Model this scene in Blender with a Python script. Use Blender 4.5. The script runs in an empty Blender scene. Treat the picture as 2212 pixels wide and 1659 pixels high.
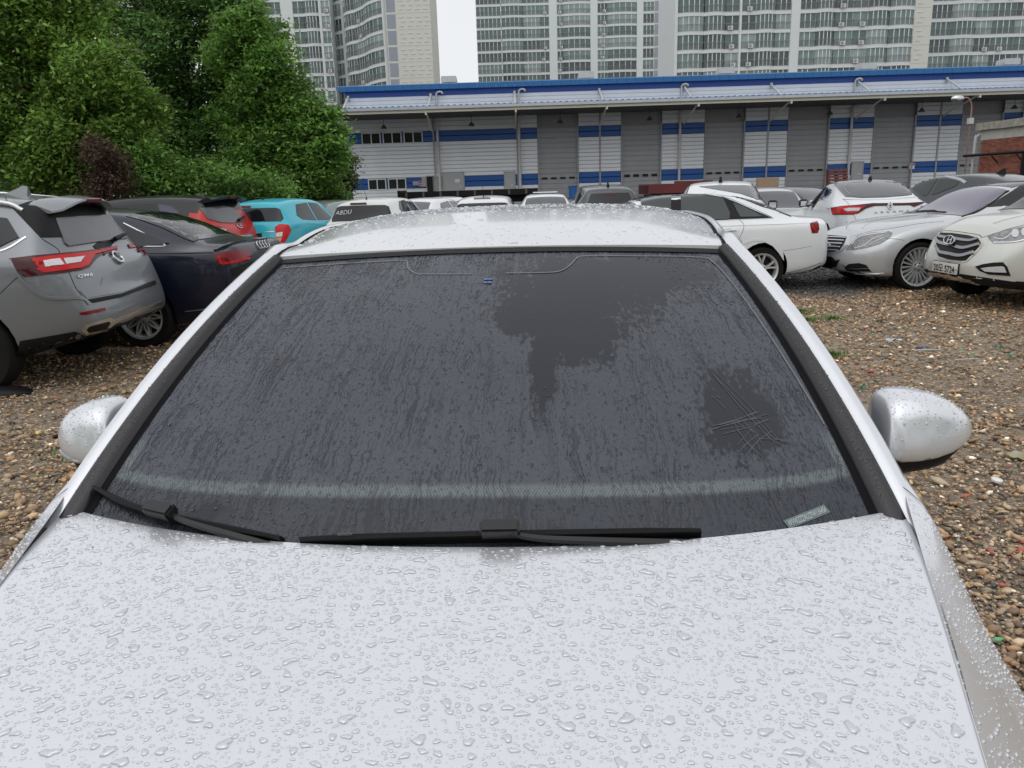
import bpy, bmesh, math, random
import numpy as np
from mathutils import Vector, Matrix
from mathutils.bvhtree import BVHTree
from mathutils import noise as mnoise
R = math.radians
rng = np.random.default_rng(7)
random.seed(7)
SC = bpy.context.scene
COL = SC.collection
# ------------------------------------------------------------------ camera
F, CX, CY = 1680.0, 1106.0, 829.5            # photograph measured on a 2212 x 1659 grid
PITCH, ROLL, HCAM = R(14.08), R(1.8), 1.61
_fw = Vector((0, math.cos(PITCH), -math.sin(PITCH)))
_rt0 = Vector((1, 0, 0)); _up0 = _rt0.cross(_fw)
RT = _rt0 * math.cos(ROLL) - _up0 * math.sin(ROLL)
UP = _up0 * math.cos(ROLL) + _rt0 * math.sin(ROLL)
FW = _fw; CAM = Vector((0, 0, HCAM))
cd = bpy.data.cameras.new('camera'); cam = bpy.data.objects.new('camera', cd); COL.objects.link(cam)
cd.sensor_width = 36; cd.lens = 36 * F / 2212; cd.clip_end = 3000; cd.clip_start = 0.05
m = Matrix((RT, UP, -FW)).transposed().to_4x4(); m.translation = CAM; cam.matrix_world = m
SC.camera = cam
# ------------------------------------------------------------------ world, sun, exposure
W = bpy.data.worlds.new('World'); SC.world = W; W.use_nodes = True
nt = W.node_tree; nt.nodes.clear()
sky = nt.nodes.new('ShaderNodeTexSky'); sky.sky_type = 'NISHITA'; sky.sun_disc = False
SUN_EL, SUN_AZ = R(62), R(200)
sky.sun_elevation = SUN_EL; sky.sun_rotation = SUN_AZ
sky.air_density = 1.0; sky.dust_density = 3.0
hs = nt.nodes.new('ShaderNodeHueSaturation'); hs.inputs['Saturation'].default_value = 0.10
bgs = nt.nodes.new('ShaderNodeBackground'); bgs.inputs['Strength'].default_value = 0.05
tc = nt.nodes.new('ShaderNodeTexCoord')
nz = nt.nodes.new('ShaderNodeTexNoise'); nz.inputs['Scale'].default_value = 2.2; nz.inputs['Detail'].default_value = 5
rmp = nt.nodes.new('ShaderNodeValToRGB')
rmp.color_ramp.elements[0].position = .25; rmp.color_ramp.elements[0].color = (.78, .80, .835, 1)
rmp.color_ramp.elements[1].position = .75; rmp.color_ramp.elements[1].color = (.885, .90, .925, 1)
bgc = nt.nodes.new('ShaderNodeBackground'); bgc.inputs['Strength'].default_value = 0.80
add = nt.nodes.new('ShaderNodeAddShader'); out = nt.nodes.new('ShaderNodeOutputWorld')
L = nt.links.new
L(sky.outputs[0], hs.inputs['Color']); L(hs.outputs[0], bgs.inputs['Color'])
L(tc.outputs['Generated'], nz.inputs['Vector']); L(nz.outputs['Fac'], rmp.inputs[0]); L(rmp.outputs[0], bgc.inputs['Color'])
L(bgs.outputs[0], add.inputs[0]); L(bgc.outputs[0], add.inputs[1]); L(add.outputs[0], out.inputs[0])
sd = bpy.data.lights.new('sun', 'SUN'); sd.energy = 0.5; sd.angle = R(95); sd.color = (1, .98, .95)
sun = bpy.data.objects.new('sun', sd); COL.objects.link(sun)
sdir = Vector((math.sin(SUN_AZ) * math.cos(SUN_EL), math.cos(SUN_AZ) * math.cos(SUN_EL), math.sin(SUN_EL)))
sun.rotation_euler = sdir.to_track_quat('Z', 'Y').to_euler()
SC.view_settings.view_transform = 'Standard'; SC.view_settings.look = 'None'
SC.view_settings.exposure = 0.0; SC.view_settings.gamma = 1.0; SC.view_settings.use_curve_mapping = False
try:
    SC.cycles.use_denoising = True; SC.cycles.denoiser = 'OPENIMAGEDENOISE'
    SC.cycles.max_bounces = 10; SC.cycles.transparent_max_bounces = 12
    SC.cycles.sample_clamp_indirect = 6
except Exception: pass
# ------------------------------------------------------------------ pixel helpers
def ray(x, y):
    return (FW + RT * ((x - CX) / F) - UP * ((y - CY) / F)).normalized()
def atz(x, y, z):
    d = ray(x, y); return CAM + d * ((z - CAM.z) / d.z)
def aty(x, y, Y):
    d = ray(x, y); return CAM + d * (Y / d.y)
def crop(x0, y0, x1, w):          # pixel of an enlarged crop -> pixel on the 2212 grid
    k = (x1 - x0) / w / 1.82278
    return lambda cx, cy: (x0 / 1.82278 + cx * k, y0 / 1.82278 + cy * k)
# ------------------------------------------------------------------ materials
MATS = {}
def M(name, col, rough=.5, metal=0., spec=.5, coat=0., coatr=.03, var=.08, scale=6., bump=0., bscale=40., bdist=.01, trans=0., ior=1.5, emit=None, est=0., attr=None):
    if name in MATS: return MATS[name]
    m = bpy.data.materials.new(name); m.use_nodes = True; n = m.node_tree; b = n.nodes['Principled BSDF']
    b.inputs['Roughness'].default_value = rough; b.inputs['Metallic'].default_value = metal
    b.inputs['Specular IOR Level'].default_value = spec; b.inputs['Coat Weight'].default_value = coat
    b.inputs['Coat Roughness'].default_value = coatr; b.inputs['IOR'].default_value = ior
    b.inputs['Transmission Weight'].default_value = trans
    t = n.nodes.new('ShaderNodeTexCoord')
    z = n.nodes.new('ShaderNodeTexNoise'); z.inputs['Scale'].default_value = scale; z.inputs['Detail'].default_value = 4
    n.links.new(t.outputs['Object'], z.inputs['Vector'])
    x = n.nodes.new('ShaderNodeMix'); x.data_type = 'RGBA'
    c = np.array(col[:3])
    x.inputs['A'].default_value = (*np.clip(c * (1 - var), 0, 1), 1); x.inputs['B'].default_value = (*np.clip(c * (1 + var), 0, 1), 1)
    n.links.new(z.outputs['Fac'], x.inputs['Factor'])
    outc = x.outputs['Result']
    if attr:
        a = n.nodes.new('ShaderNodeAttribute'); a.attribute_name = attr
        mm = n.nodes.new('ShaderNodeMix'); mm.data_type = 'RGBA'; mm.blend_type = 'MULTIPLY'; mm.inputs['Factor'].default_value = 1
        n.links.new(outc, mm.inputs['A']); n.links.new(a.outputs['Color'], mm.inputs['B']); outc = mm.outputs['Result']
    n.links.new(outc, b.inputs['Base Color'])
    if emit:
        b.inputs['Emission Color'].default_value = (*emit, 1); b.inputs['Emission Strength'].default_value = est
    if bump:
        z2 = n.nodes.new('ShaderNodeTexNoise'); z2.inputs['Scale'].default_value = bscale; z2.inputs['Detail'].default_value = 3
        n.links.new(t.outputs['Object'], z2.inputs['Vector'])
        bp = n.nodes.new('ShaderNodeBump'); bp.inputs['Strength'].default_value = bump; bp.inputs['Distance'].default_value = bdist
        n.links.new(z2.outputs['Fac'], bp.inputs['Height']); n.links.new(bp.outputs[0], b.inputs['Normal'])
    MATS[name] = m; return m
def paint(name, col, metal=.0, rough=.35, beads=.12, coat=.75):
    """Car paint under clear coat, beaded with small rain drops."""
    if name in MATS: return MATS[name]
    m = M(name, col, rough=rough, metal=metal, coat=coat, coatr=.03, var=.04, scale=3, spec=.3)
    n = m.node_tree; b = n.nodes['Principled BSDF']
    t = n.nodes.new('ShaderNodeTexCoord'); v = n.nodes.new('ShaderNodeTexVoronoi'); v.inputs['Scale'].default_value = 70
    n.links.new(t.outputs['Object'], v.inputs['Vector'])
    r = n.nodes.new('ShaderNodeMapRange'); r.inputs['From Min'].default_value = .05; r.inputs['From Max'].default_value = .38
    r.inputs['To Min'].default_value = 1; r.inputs['To Max'].default_value = 0
    n.links.new(v.outputs['Distance'], r.inputs['Value'])
    bp = n.nodes.new('ShaderNodeBump'); bp.inputs['Strength'].default_value = beads; bp.inputs['Distance'].default_value = .002
    n.links.new(r.outputs[0], bp.inputs['Height']); n.links.new(bp.outputs[0], b.inputs['Coat Normal'])
    z = n.nodes.new('ShaderNodeTexNoise'); z.inputs['Scale'].default_value = 2.0; z.inputs['Detail'].default_value = 5
    n.links.new(t.outputs['Object'], z.inputs['Vector'])
    r2 = n.nodes.new('ShaderNodeMapRange'); r2.inputs['To Min'].default_value = .02; r2.inputs['To Max'].default_value = .12
    n.links.new(z.outputs['Fac'], r2.inputs['Value']); n.links.new(r2.outputs[0], b.inputs['Coat Roughness'])
    return m
# ------------------------------------------------------------------ object helpers
def tag(o, label=None, cat=None, group=None, kind=None):
    if label: o['label'] = label
    if cat: o['category'] = cat
    if group: o['group'] = group
    if kind: o['kind'] = kind
    return o
def empty(name, loc=(0, 0, 0), rz=0, label=None, cat=None, group=None):
    o = bpy.data.objects.new(name, None); COL.objects.link(o); o.location = loc; o.rotation_euler = (0, 0, rz)
    return tag(o, label, cat, group)
def link(name, me, mat=None, parent=None, smooth=None):
    if mat is not None and not me.materials:
        for q in (mat if isinstance(mat, (list, tuple)) else [mat]): me.materials.append(q)
    if smooth is not None:
        me.shade_smooth()
        if smooth < 180: me.set_sharp_from_angle(angle=R(smooth))
    o = bpy.data.objects.new(name, me); COL.objects.link(o)
    if parent is not None: o.parent = parent
    return o
def pymesh(name, verts, faces):
    me = bpy.data.meshes.new(name); me.from_pydata([tuple(v) for v in verts], [], faces); me.update(); return me
class MB:
    """Collects boxes, tubes, lathes; build() makes one mesh object."""
    def __init__(s): s.v = []; s.f = []; s.mi = []
    def add(s, v, f, mi=0):
        o = len(s.v); s.v += [tuple(p) for p in v]; s.f += [tuple(i + o for i in q) for q in f]; s.mi += [mi] * len(f); return s
    def box(s, x0, x1, y0, y1, z0, z1, mi=0, M_=None):
        v = [Vector(p) for p in ((x0, y0, z0), (x1, y0, z0), (x1, y1, z0), (x0, y1, z0), (x0, y0, z1), (x1, y0, z1), (x1, y1, z1), (x0, y1, z1))]
        if M_ is not None: v = [M_ @ p for p in v]
        return s.add(v, [(0, 3, 2, 1), (4, 5, 6, 7), (0, 1, 5, 4), (1, 2, 6, 5), (2, 3, 7, 6), (3, 0, 4, 7)], mi)
    def tube(s, pts, rad, n=8, mi=0, cap=True):
        pts = [Vector(p) for p in pts]; k = len(pts)
        rad = [rad] * k if not isinstance(rad, (list, tuple)) else rad
        v = []; f = []
        ref = None
        for i, p in enumerate(pts):
            t = (pts[min(i + 1, k - 1)] - pts[max(i - 1, 0)]).normalized()
            if ref is None: ref = Vector((0, 0, 1)) if abs(t.z) < .9 else Vector((1, 0, 0))
            a = t.cross(ref); 
            if a.length < 1e-5: a = t.orthogonal()
            a.normalize(); b = a.cross(t); ref = b
            for j in range(n):
                th = 2 * math.pi * j / n
                v.append(p + (a * math.cos(th) + b * math.sin(th)) * rad[i])
        for i in range(k - 1):
            for j in range(n):
                f.append((i * n + j, i * n + (j + 1) % n, (i + 1) * n + (j + 1) % n, (i + 1) * n + j))
        if cap: f.append(tuple(range(n - 1, -1, -1))); f.append(tuple((k - 1) * n + j for j in range(n)))
        return s.add(v, f, mi)
    def lathe(s, prof, n=32, mi=0, axis='y', c=(0, 0, 0)):
        """prof: (radius, height) pairs revolved about an axis."""
        v = []; f = []; k = len(prof)
        for j in range(n):
            th = 2 * math.pi * j / n; a, b = math.cos(th), math.sin(th)
            for r, h in prof:
                p = {'y': (r * a, h, r * b), 'z': (r * a, r * b, h), 'x': (h, r * a, r * b)}[axis]
                v.append((p[0] + c[0], p[1] + c[1], p[2] + c[2]))
        for j in range(n):
            for i in range(k - 1):
                f.append((j * k + i, ((j + 1) % n) * k + i, ((j + 1) % n) * k + i + 1, j * k + i + 1))
        return s.add(v, f, mi)
    def prism(s, poly, axis, a0, a1, mi=0):
        """poly extruded along an axis; poly in the two other coordinates."""
        def mk(p, a): return {'x': (a, p[0], p[1]), 'y': (p[0], a, p[1]), 'z': (p[0], p[1], a)}[axis]
        n = len(poly); v = [mk(p, a0) for p in poly] + [mk(p, a1) for p in poly]
        f = [tuple(range(n - 1, -1, -1)), tuple(range(n, 2 * n))] + [(i, (i + 1) % n, n + (i + 1) % n, n + i) for i in range(n)]
        return s.add(v, f, mi)
    def mesh(s, name='part'):
        me = pymesh(name, s.v, s.f)
        me.polygons.foreach_set('material_index', s.mi)
        bm = bmesh.new(); bm.from_mesh(me); bmesh.ops.recalc_face_normals(bm, faces=bm.faces); bm.to_mesh(me); bm.free()
        return me
    def build(s, name, mat, parent=None, smooth=None): return link(name, s.mesh(name), mat, parent, smooth)
def text_mesh(s, size, depth=.002, name='lettering', bold=0.0, align='CENTER', space=1.0, shear=0):
    c = bpy.data.curves.new(name, 'FONT'); c.body = s; c.size = size; c.extrude = depth / 2; c.align_x = align; c.align_y = 'CENTER'
    c.resolution_u = 3; c.offset = bold; c.space_character = space; c.shear = shear
    o = bpy.data.objects.new(name, c); COL.objects.link(o); bpy.context.view_layer.update()
    me = bpy.data.meshes.new_from_object(o.evaluated_get(bpy.context.evaluated_depsgraph_get()))
    bpy.data.objects.remove(o); bpy.data.curves.remove(c); me.materials.clear(); return me
def pchip(keys):
    xs = np.array([k[0] for k in keys], float); ys = np.array([k[1] for k in keys], float)
    h = np.diff(xs); d = np.diff(ys) / h; n = len(xs); t = np.zeros(n)
    for i in range(1, n - 1):
        if d[i - 1] * d[i] > 0:
            w1 = 2 * h[i] + h[i - 1]; w2 = h[i] + 2 * h[i - 1]; t[i] = (w1 + w2) / (w1 / d[i - 1] + w2 / d[i])
    t[0] = d[0]; t[-1] = d[-1]
    def f(x):
        x = min(max(x, xs[0]), xs[-1]); i = min(int(np.searchsorted(xs, x, side='right')) - 1, n - 2); u = (x - xs[i]) / h[i]
        return float((1 + 2 * u) * (1 - u) ** 2 * ys[i] + u * (1 - u) ** 2 * h[i] * t[i] + u * u * (3 - 2 * u) * ys[i + 1] + u * u * (u - 1) * h[i] * t[i + 1])
    return f
def catmull(P, n):
    """Smooth curve through points P, n samples per span."""
    P = [Vector(p) for p in P]; out = []
    for i in range(len(P) - 1):
        p0 = P[i - 1] if i else P[0] * 2 - P[1]; p1, p2 = P[i], P[i + 1]; p3 = P[i + 2] if i + 2 < len(P) else P[-1] * 2 - P[-2]
        for k in range(n):
            t = k / n
            out.append(.5 * ((2 * p1) + (p2 - p0) * t + (2 * p0 - 5 * p1 + 4 * p2 - p3) * t * t + (3 * p1 - p0 - 3 * p2 + p3) * t ** 3))
    out.append(P[-1]); return out
# ------------------------------------------------------------------ car building kit
# car frame: x runs from the front bumper (0) back to the tail (length), y sideways, z up
BLACKP = M('black plastic', (.009, .009, .010), rough=.5, spec=.22, var=.2, scale=20)
RUBBER = M('tyre rubber', (.011, .0105, .010), rough=.8, spec=.2, var=.25, scale=12, bump=.2, bscale=60)
GLASSD = M('dark window glass', (.012, .014, .017), rough=.03, spec=.38, var=.25, scale=2)
GLASSG = M('grey rear glass', (.10, .104, .115), rough=.12, spec=.6, var=.2, scale=3, bump=.15, bscale=160, bdist=.002)
GLASSB = M('greenish side glass', (.030, .040, .040), rough=.06, spec=.6, var=.2, scale=3)
GLASSV = M('violet tinted windscreen', (.16, .15, .20), rough=.1, spec=.7, var=.15, scale=2)
CHROME = M('chrome', (.62, .63, .65), rough=.12, metal=1, var=.05)
CHROMED = M('worn chrome trim', (.62, .59, .53), rough=.3, metal=1, var=.2, scale=9)
REDL = M('red lamp lens', (.17, .004, .008), rough=.08, coat=.15, spec=.25, var=.2, scale=30)
REDD = M('dark red lamp lens', (.055, .004, .008), rough=.08, coat=.15, spec=.25, var=.25, scale=30)
REDB = M('bright red lamp core', (.50, .012, .014), rough=.2, spec=.25, var=.1)
CLEARL = M('clear lamp lens', (.55, .55, .56), rough=.12, coat=1, var=.2, scale=60)
LAMPG = M('headlamp inside', (.20, .205, .21), rough=.2, metal=.5, coat=1, var=.95, scale=22)
ALLOY = M('silver alloy', (.70, .71, .72), rough=.32, metal=.6, var=.08)
ALLOYD = M('dark alloy', (.05, .05, .055), rough=.4, metal=.5, var=.1)
SEAM = M('shut line', (.008, .008, .009), rough=.9, spec=.15, var=.1)
PLATEW = M('plate white', (.72, .73, .70), rough=.35, var=.05)
PLATEK = M('plate ink', (.02, .02, .025), rough=.5)
WHITEP = paint('white paint', (.74, .76, .775), rough=.3)

def wheel_meshes(r, rr, w, spokes, style='plain', rimmat=None):
    """Meshes of a tyre and its rim, axis along y, outer side at -y."""
    t = MB()
    t.lathe([(rr - .012, -w * .36), (rr + .01, -w * .47), (r * .93, -w * .5), (r - .008, -w * .42), (r, -w * .3), (r, w * .3), (r - .008, w * .42), (r * .93, w * .5), (rr, w * .4), (rr - .012, -w * .36)], n=40)
    m = MB()
    m.lathe([(rr - .035, w * .3), (rr - .03, -w * .30), (rr - .018, -w * .42), (rr + .006, -w * .47), (rr + .004, -w * .43), (rr - .012, -w * .34)], n=48, mi=0)
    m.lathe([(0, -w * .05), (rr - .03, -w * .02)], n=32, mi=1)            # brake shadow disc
    m.lathe([(0.0, -w * .40), (.03, -w * .41), (.036, -w * .36), (.075, -w * .33), (.085, -w * .2)], n=24, mi=0)
    for k in range(spokes):
        a = 2 * math.pi * k / spokes
        def bar(a0, a1, wi, wo, y0=-w * .30, y1=-w * .40):
            p0 = (.05, a0); p1 = (rr - .014, a1)
            v = []
            for (rad, an, wd, yy) in ((.05, a0, wi, y0), (rr * .55, (a0 + a1) / 2, (wi + wo) / 2, (y0 + y1) / 2 - .006), (rr - .014, a1, wo, y1)):
                cx, cz = rad * math.cos(an), rad * math.sin(an); tx, tz = -math.sin(an), math.cos(an)
                v += [(cx - tx * wd, yy, cz - tz * wd), (cx + tx * wd, yy, cz + tz * wd), (cx + tx * wd * 1.25, yy + .05, cz + tz * wd * 1.25), (cx - tx * wd * 1.25, yy + .05, cz - tz * wd * 1.25)]
            f = []
            for s in (0, 4):
                for j in range(4): f.append((s + j, s + (j + 1) % 4, s + 4 + (j + 1) % 4, s + 4 + j))
            m.add(v, f, 0)
        if style == 'plain': bar(a, a, .016, .022)
        elif style == 'thin': bar(a, a + .03, .010, .0135)
        elif style == 'vee':
            bar(a - .05, a - .23, .014, .011); bar(a + .05, a + .23, .014, .011)
        elif style == 'net':
            bar(a, a - .30, .008, .008); bar(a, a + .30, .008, .008)
    for k in range(5):
        a = 2 * math.pi * k / 5 + .3
        m.lathe([(0, -.004), (.010, -.003), (.010, .01)], n=8, mi=1, c=(.055 * math.cos(a), -w * .345, .055 * math.sin(a)))
    tm = t.mesh('tyre'); tm.materials.append(RUBBER); tm.shade_smooth(); tm.set_sharp_from_angle(angle=R(40))
    rm = m.mesh('rim'); rm.materials.append(rimmat or ALLOY); rm.materials.append(BLACKP); rm.shade_smooth(); rm.set_sharp_from_angle(angle=R(35))
    return tm, rm

def GZ(x, y):
    t = min(max((-x - 1.2) / 2.5, 0), 1); return .09 * t * t * (3 - 2 * t) * min(max((22 - y) / 6, 0), 1)
class Car:
    def __init__(s, name, label, spec, mat, theta, group='cars parked in the gravel yard', cat='car'):
        s.sp = spec; s.mat = mat
        s.root = empty(name, (0, 0, 0), R(theta), label, cat, group); s.th = R(theta)
        s.sub = None
        s._loft()
    # world <-> car
    def put(s, anchor, px=None, z=None, Y=None, world=None, dz=0):
        """Move the car so that an anchor in its own frame lies on a pixel's ray at height z (or depth Y)."""
        if world is None and z is not None: z = z + GZ(*atz(px[0], px[1], z).xy)
        if world is None: world = atz(px[0], px[1], z) if z is not None else aty(px[0], px[1], Y)
        c, q = math.cos(s.th), math.sin(s.th); a = anchor
        gx, gy = world[0] - (c * a[0] - q * a[1]), world[1] - (q * a[0] + c * a[1])
        s.root.location = (gx, gy, GZ(gx + c * s.sp['L'] / 2, gy + q * s.sp['L'] / 2) + dz)
        s.loc = Vector(s.root.location); s.Mi = (Matrix.Translation(s.loc) @ Matrix.Rotation(s.th, 4, 'Z')).inverted()
        s.o = s.Mi @ CAM; return s
    def _loft(s):
        sp = s.sp; L_, Wd = sp['L'], sp['W'] / 2
        top = pchip(sp['top']); belt = pchip(sp['belt']); bot = pchip(sp.get('bot', [(0, .28), (.25, .2), (.8, .19), (L_ - .9, .2), (L_ - .3, .25), (L_, .33)]))
        plan = pchip(sp.get('plan', [(0, .70), (.06, .80), (.2, .90), (.5, .975), (.9, 1), (L_ - 1.0, 1), (L_ - .45, .97), (L_ - .15, .90), (L_ - .04, .83), (L_, .76)]))
        cant = pchip(sp['cant']); bf = sp.get('beltf', .955)
        st = set(np.round(np.linspace(0, L_, int(L_ / .11)), 3)) | {.015, .05, .1, L_ - .015, L_ - .05, L_ - .1}
        for k, _ in sp['top']: st |= {round(k, 3)}
        st = sorted(st); st = [q for i, q in enumerate(st) if i == 0 or q - st[i - 1] > .012]
        crown = sp.get('crown', .05); fl = sp.get('lean', .10); rl = sp.get('rlean', .04)
        S = []
        def DX(q, y, z):
            dx = 0
            e = max(0, 1 - q / .55)
            if e > 0: dx += fl * e * max(0, (z - .55) / .35) ** 1.2 + .10 * e * e * abs(y / Wd) ** 2.2
            e = max(0, 1 - (L_ - q) / .5)
            if e > 0: dx -= rl * e * max(0, (z - .60) / .4) + .08 * e * e * abs(y / Wd) ** 2.2
            return dx
        for q in st:
            zb, zt, zl = bot(q), top(q), belt(q); wm = Wd * plan(q); wt = min(cant(q), wm * .93)
            zl = min(zl, zt - .05); zl = max(zl, zb + .25) if zt - zb > .4 else zl
            h = zt - zl; wb = wm * bf; dr = min(.5 * h, crown + .035)
            zm = zb + (zl - zb) * .52
            P = [(0, zb), (wm * .55, zb), (wm * .9, zb + .01), (wm * .965, zb + .06), (wm * .985, zb + (zm - zb) * .5), (wm, zm), (wm * .998, zm + (zl - zm) * .45), (wm * .985, zl - .05), (wb, zl)]
            for k in (.10, .5, .88): P.append((wb + (wt - wb) * k, zl + (zt - dr - zl) * k))
            P += [(wt * .975, zt - dr * .72), (wt * .86, zt - dr * .36), (wt * .5, zt - dr * .10), (0, zt)]
            S.append([(q + DX(q, y, z), y, z) for (y, z) in P])
        n = len(S[0]); v = []; f = []
        def full(r): return [(a, -b, c) for (a, b, c) in r] + [(a, b, c) for (a, b, c) in r[-2:0:-1]]
        for r in S: v += full(r)
        k = len(full(S[0]))
        for i in range(len(S) - 1):
            for j in range(k): f.append((i * k + j, i * k + (j + 1) % k, (i + 1) * k + (j + 1) % k, (i + 1) * k + j))
        for e, sg in ((0, -1), (len(S) - 1, 1)):
            r = full(S[e]); zc = np.mean([p[2] for p in r]); xc = np.mean([p[0] for p in r]); prev = [e * k + j for j in range(k)]
            for g in (.85, .6, .3):
                idx = []
                for (a, b, c) in r:
                    idx.append(len(v)); y2, z2 = b * g, zc + (c - zc) * g; v.append((st[e] + DX(st[e], y2, z2) + sg * sp.get('bulge', .03) * (1 - g * g), y2, z2))
                for j in range(k):
                    q = (prev[j], prev[(j + 1) % k], idx[(j + 1) % k], idx[j]); f.append(q[::-1] if sg < 0 else q)
                prev = idx
            v.append((st[e] + DX(st[e], 0, zc) + sg * sp.get('bulge', .03), 0, zc)); c = len(v) - 1
            for j in range(k):
                q = (prev[j], prev[(j + 1) % k], c); f.append(q[::-1] if sg < 0 else q)
        me = pymesh('body', v, f)
        bm = bmesh.new(); bm.from_mesh(me); bmesh.ops.recalc_face_normals(bm, faces=bm.faces); bm.to_mesh(me); bm.free()
        o = bpy.data.objects.new('body', me); COL.objects.link(o)
        md = o.modifiers.new('s', 'SUBSURF'); md.levels = 1; md.render_levels = 1
        me.materials.append(s.mat); me.materials.append(BLACKP)
        dg = bpy.context.evaluated_depsgraph_get(); dg.update()
        ev = bpy.data.meshes.new_from_object(o.evaluated_get(dg)); s.bvh = BVHTree.FromPolygons([p.co.copy() for p in ev.vertices], [tuple(p.vertices) for p in ev.polygons])
        # wheel housings are cut out of the body
        r = sp['r'] + sp.get('gap', .045); cut = MB(); Wy = Wd
        for ax in (sp['fo'], sp['fo'] + sp['wb']):
            for sg in (-1, 1):
                ys = sorted((sg * (Wy - .30), sg * (Wy + .12)))
                vv = []; N = 28
                for y in ys:
                    for j in range(N):
                        a = 2 * math.pi * j / N; vv.append((ax + r * math.cos(a), y, sp['r'] + .01 + r * math.sin(a)))
                cut.add(vv, [tuple(range(N - 1, -1, -1)), tuple(range(N, 2 * N))] + [(j, (j + 1) % N, N + (j + 1) % N, N + j) for j in range(N)], 0)
        cm = cut.mesh('cut'); cm.materials.append(BLACKP); co = bpy.data.objects.new('cut', cm); COL.objects.link(co)
        bd = o.modifiers.new('b', 'BOOLEAN'); bd.object = co; bd.operation = 'DIFFERENCE'; bd.solver = 'EXACT'
        try: bd.material_mode = 'TRANSFER'
        except Exception: pass
        dg = bpy.context.evaluated_depsgraph_get(); dg.update()
        fin = bpy.data.meshes.new_from_object(o.evaluated_get(dg)); fin.name = 'body'
        bpy.data.objects.remove(o); bpy.data.objects.remove(co)
        fin.shade_smooth(); fin.set_sharp_from_angle(angle=R(38))
        # lower cladding in black plastic
        if sp.get('clad'):
            bi = [i for i, q in enumerate(fin.materials) if q == BLACKP][0]
            for p in fin.polygons:
                if p.center.z < sp['clad']: p.material_index = bi
        s.body = link('body', fin, None, s.root)
    # ---- casting features onto the body
    def hit_px(s, x, y):
        d = (s.Mi.to_3x3() @ ray(x, y)); h = s.bvh.ray_cast(s.o, d)
        if h[0] is None:
            t = getattr(s, '_last', 8.0); p = s.o + d * t; h = s.bvh.find_nearest(p)
            return h[0], h[1]
        s._last = h[3]; nn = h[1]
        if nn.dot(d) > 0: nn = -nn
        return h[0], nn
    def cast(s, p, d):
        d = Vector(d).normalized(); h = s.bvh.ray_cast(Vector(p) - d * 4, d)
        if h[0] is None: h = s.bvh.find_nearest(Vector(p))
        nn = h[1]
        if nn.dot(d) > 0: nn = -nn
        return h[0], nn
    def _fill(s, poly, project, step, off, depth):
        bm = bmesh.new(); vs = [bm.verts.new((p[0], p[1], 0)) for p in poly]; bm.faces.new(vs)
        bmesh.ops.triangulate(bm, faces=bm.faces[:])
        xs = [p[0] for p in poly]; ys = [p[1] for p in poly]
        for ax, (a, b) in ((0, (min(xs), max(xs))), (1, (min(ys), max(ys)))):
            k = max(1, int((b - a) / step)); 
            for i in range(1, k):
                co = [0, 0, 0]; co[ax] = a + (b - a) * i / k; no = [0, 0, 0]; no[ax] = 1
                bmesh.ops.bisect_plane(bm, geom=bm.verts[:] + bm.edges[:] + bm.faces[:], plane_co=co, plane_no=no)
        bmesh.ops.remove_doubles(bm, verts=bm.verts[:], dist=step * .001)
        bd = [e for e in bm.edges if e.is_boundary]
        nrm = {}
        for v in bm.verts:
            p, n_ = project(v.co.x, v.co.y); v.co = p + n_ * off; nrm[v] = n_
        old = {v: nrm[v] for e in bd for v in e.verts}
        # outward facing
        bm.normal_update()
        for f in bm.faces:
            if f.normal.dot(nrm[f.verts[0]]) < 0: f.normal_flip()
        r = bmesh.ops.extrude_edge_only(bm, edges=bd)
        for v in [g for g in r['geom'] if isinstance(g, bmesh.types.BMVert)]:
            best = min(old, key=lambda q: (q.co - v.co).length_squared); v.co = v.co - old[best] * depth
        me = bpy.data.meshes.new('part'); bm.to_mesh(me); bm.free(); return me
    def px(s, name, poly, mat, off=.006, depth=.012, parent=None, mirror=False, n=20, label=None):
        """A panel whose outline is read from photograph pixels, laid on the body."""
        xs = [p[0] for p in poly]; ys = [p[1] for p in poly]; step = max(max(xs) - min(xs), max(ys) - min(ys)) / n
        me = s._fill(poly, s.hit_px, step, off, depth); return s._fin(name, me, mat, parent, mirror)
    def on(s, name, poly3, d, mat, off=.007, depth=.014, parent=None, mirror=False, n=16):
        """A panel given by points in the car's frame, cast onto the body along d."""
        d = Vector(d).normalized(); u = Vector((0, 0, 1)).cross(d)
        if u.length < .1: u = Vector((1, 0, 0))
        u.normalize(); v = d.cross(u); o = Vector(poly3[0])
        poly = [((Vector(p) - o).dot(u), (Vector(p) - o).dot(v)) for p in poly3]
        xs = [p[0] for p in poly]; ys = [p[1] for p in poly]; step = max(max(xs) - min(xs), max(ys) - min(ys)) / n
        me = s._fill(poly, lambda a, b: s.cast(o + u * a + v * b, d), step, off, depth); return s._fin(name, me, mat, parent, mirror)
    def _fin(s, name, me, mat, parent, mirror):
        me.shade_smooth(); me.set_sharp_from_angle(angle=R(40))
        ob = link(name, me, mat, parent or s.root)
        if mirror: s.mirror(ob, parent)
        return ob
    def mirror(s, ob, parent=None):
        me = ob.data.copy(); 
        for v in me.vertices: v.co.y = -v.co.y
        me.flip_normals(); c = link(ob.name.split('.')[0], me, None, parent or s.root); return c
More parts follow.
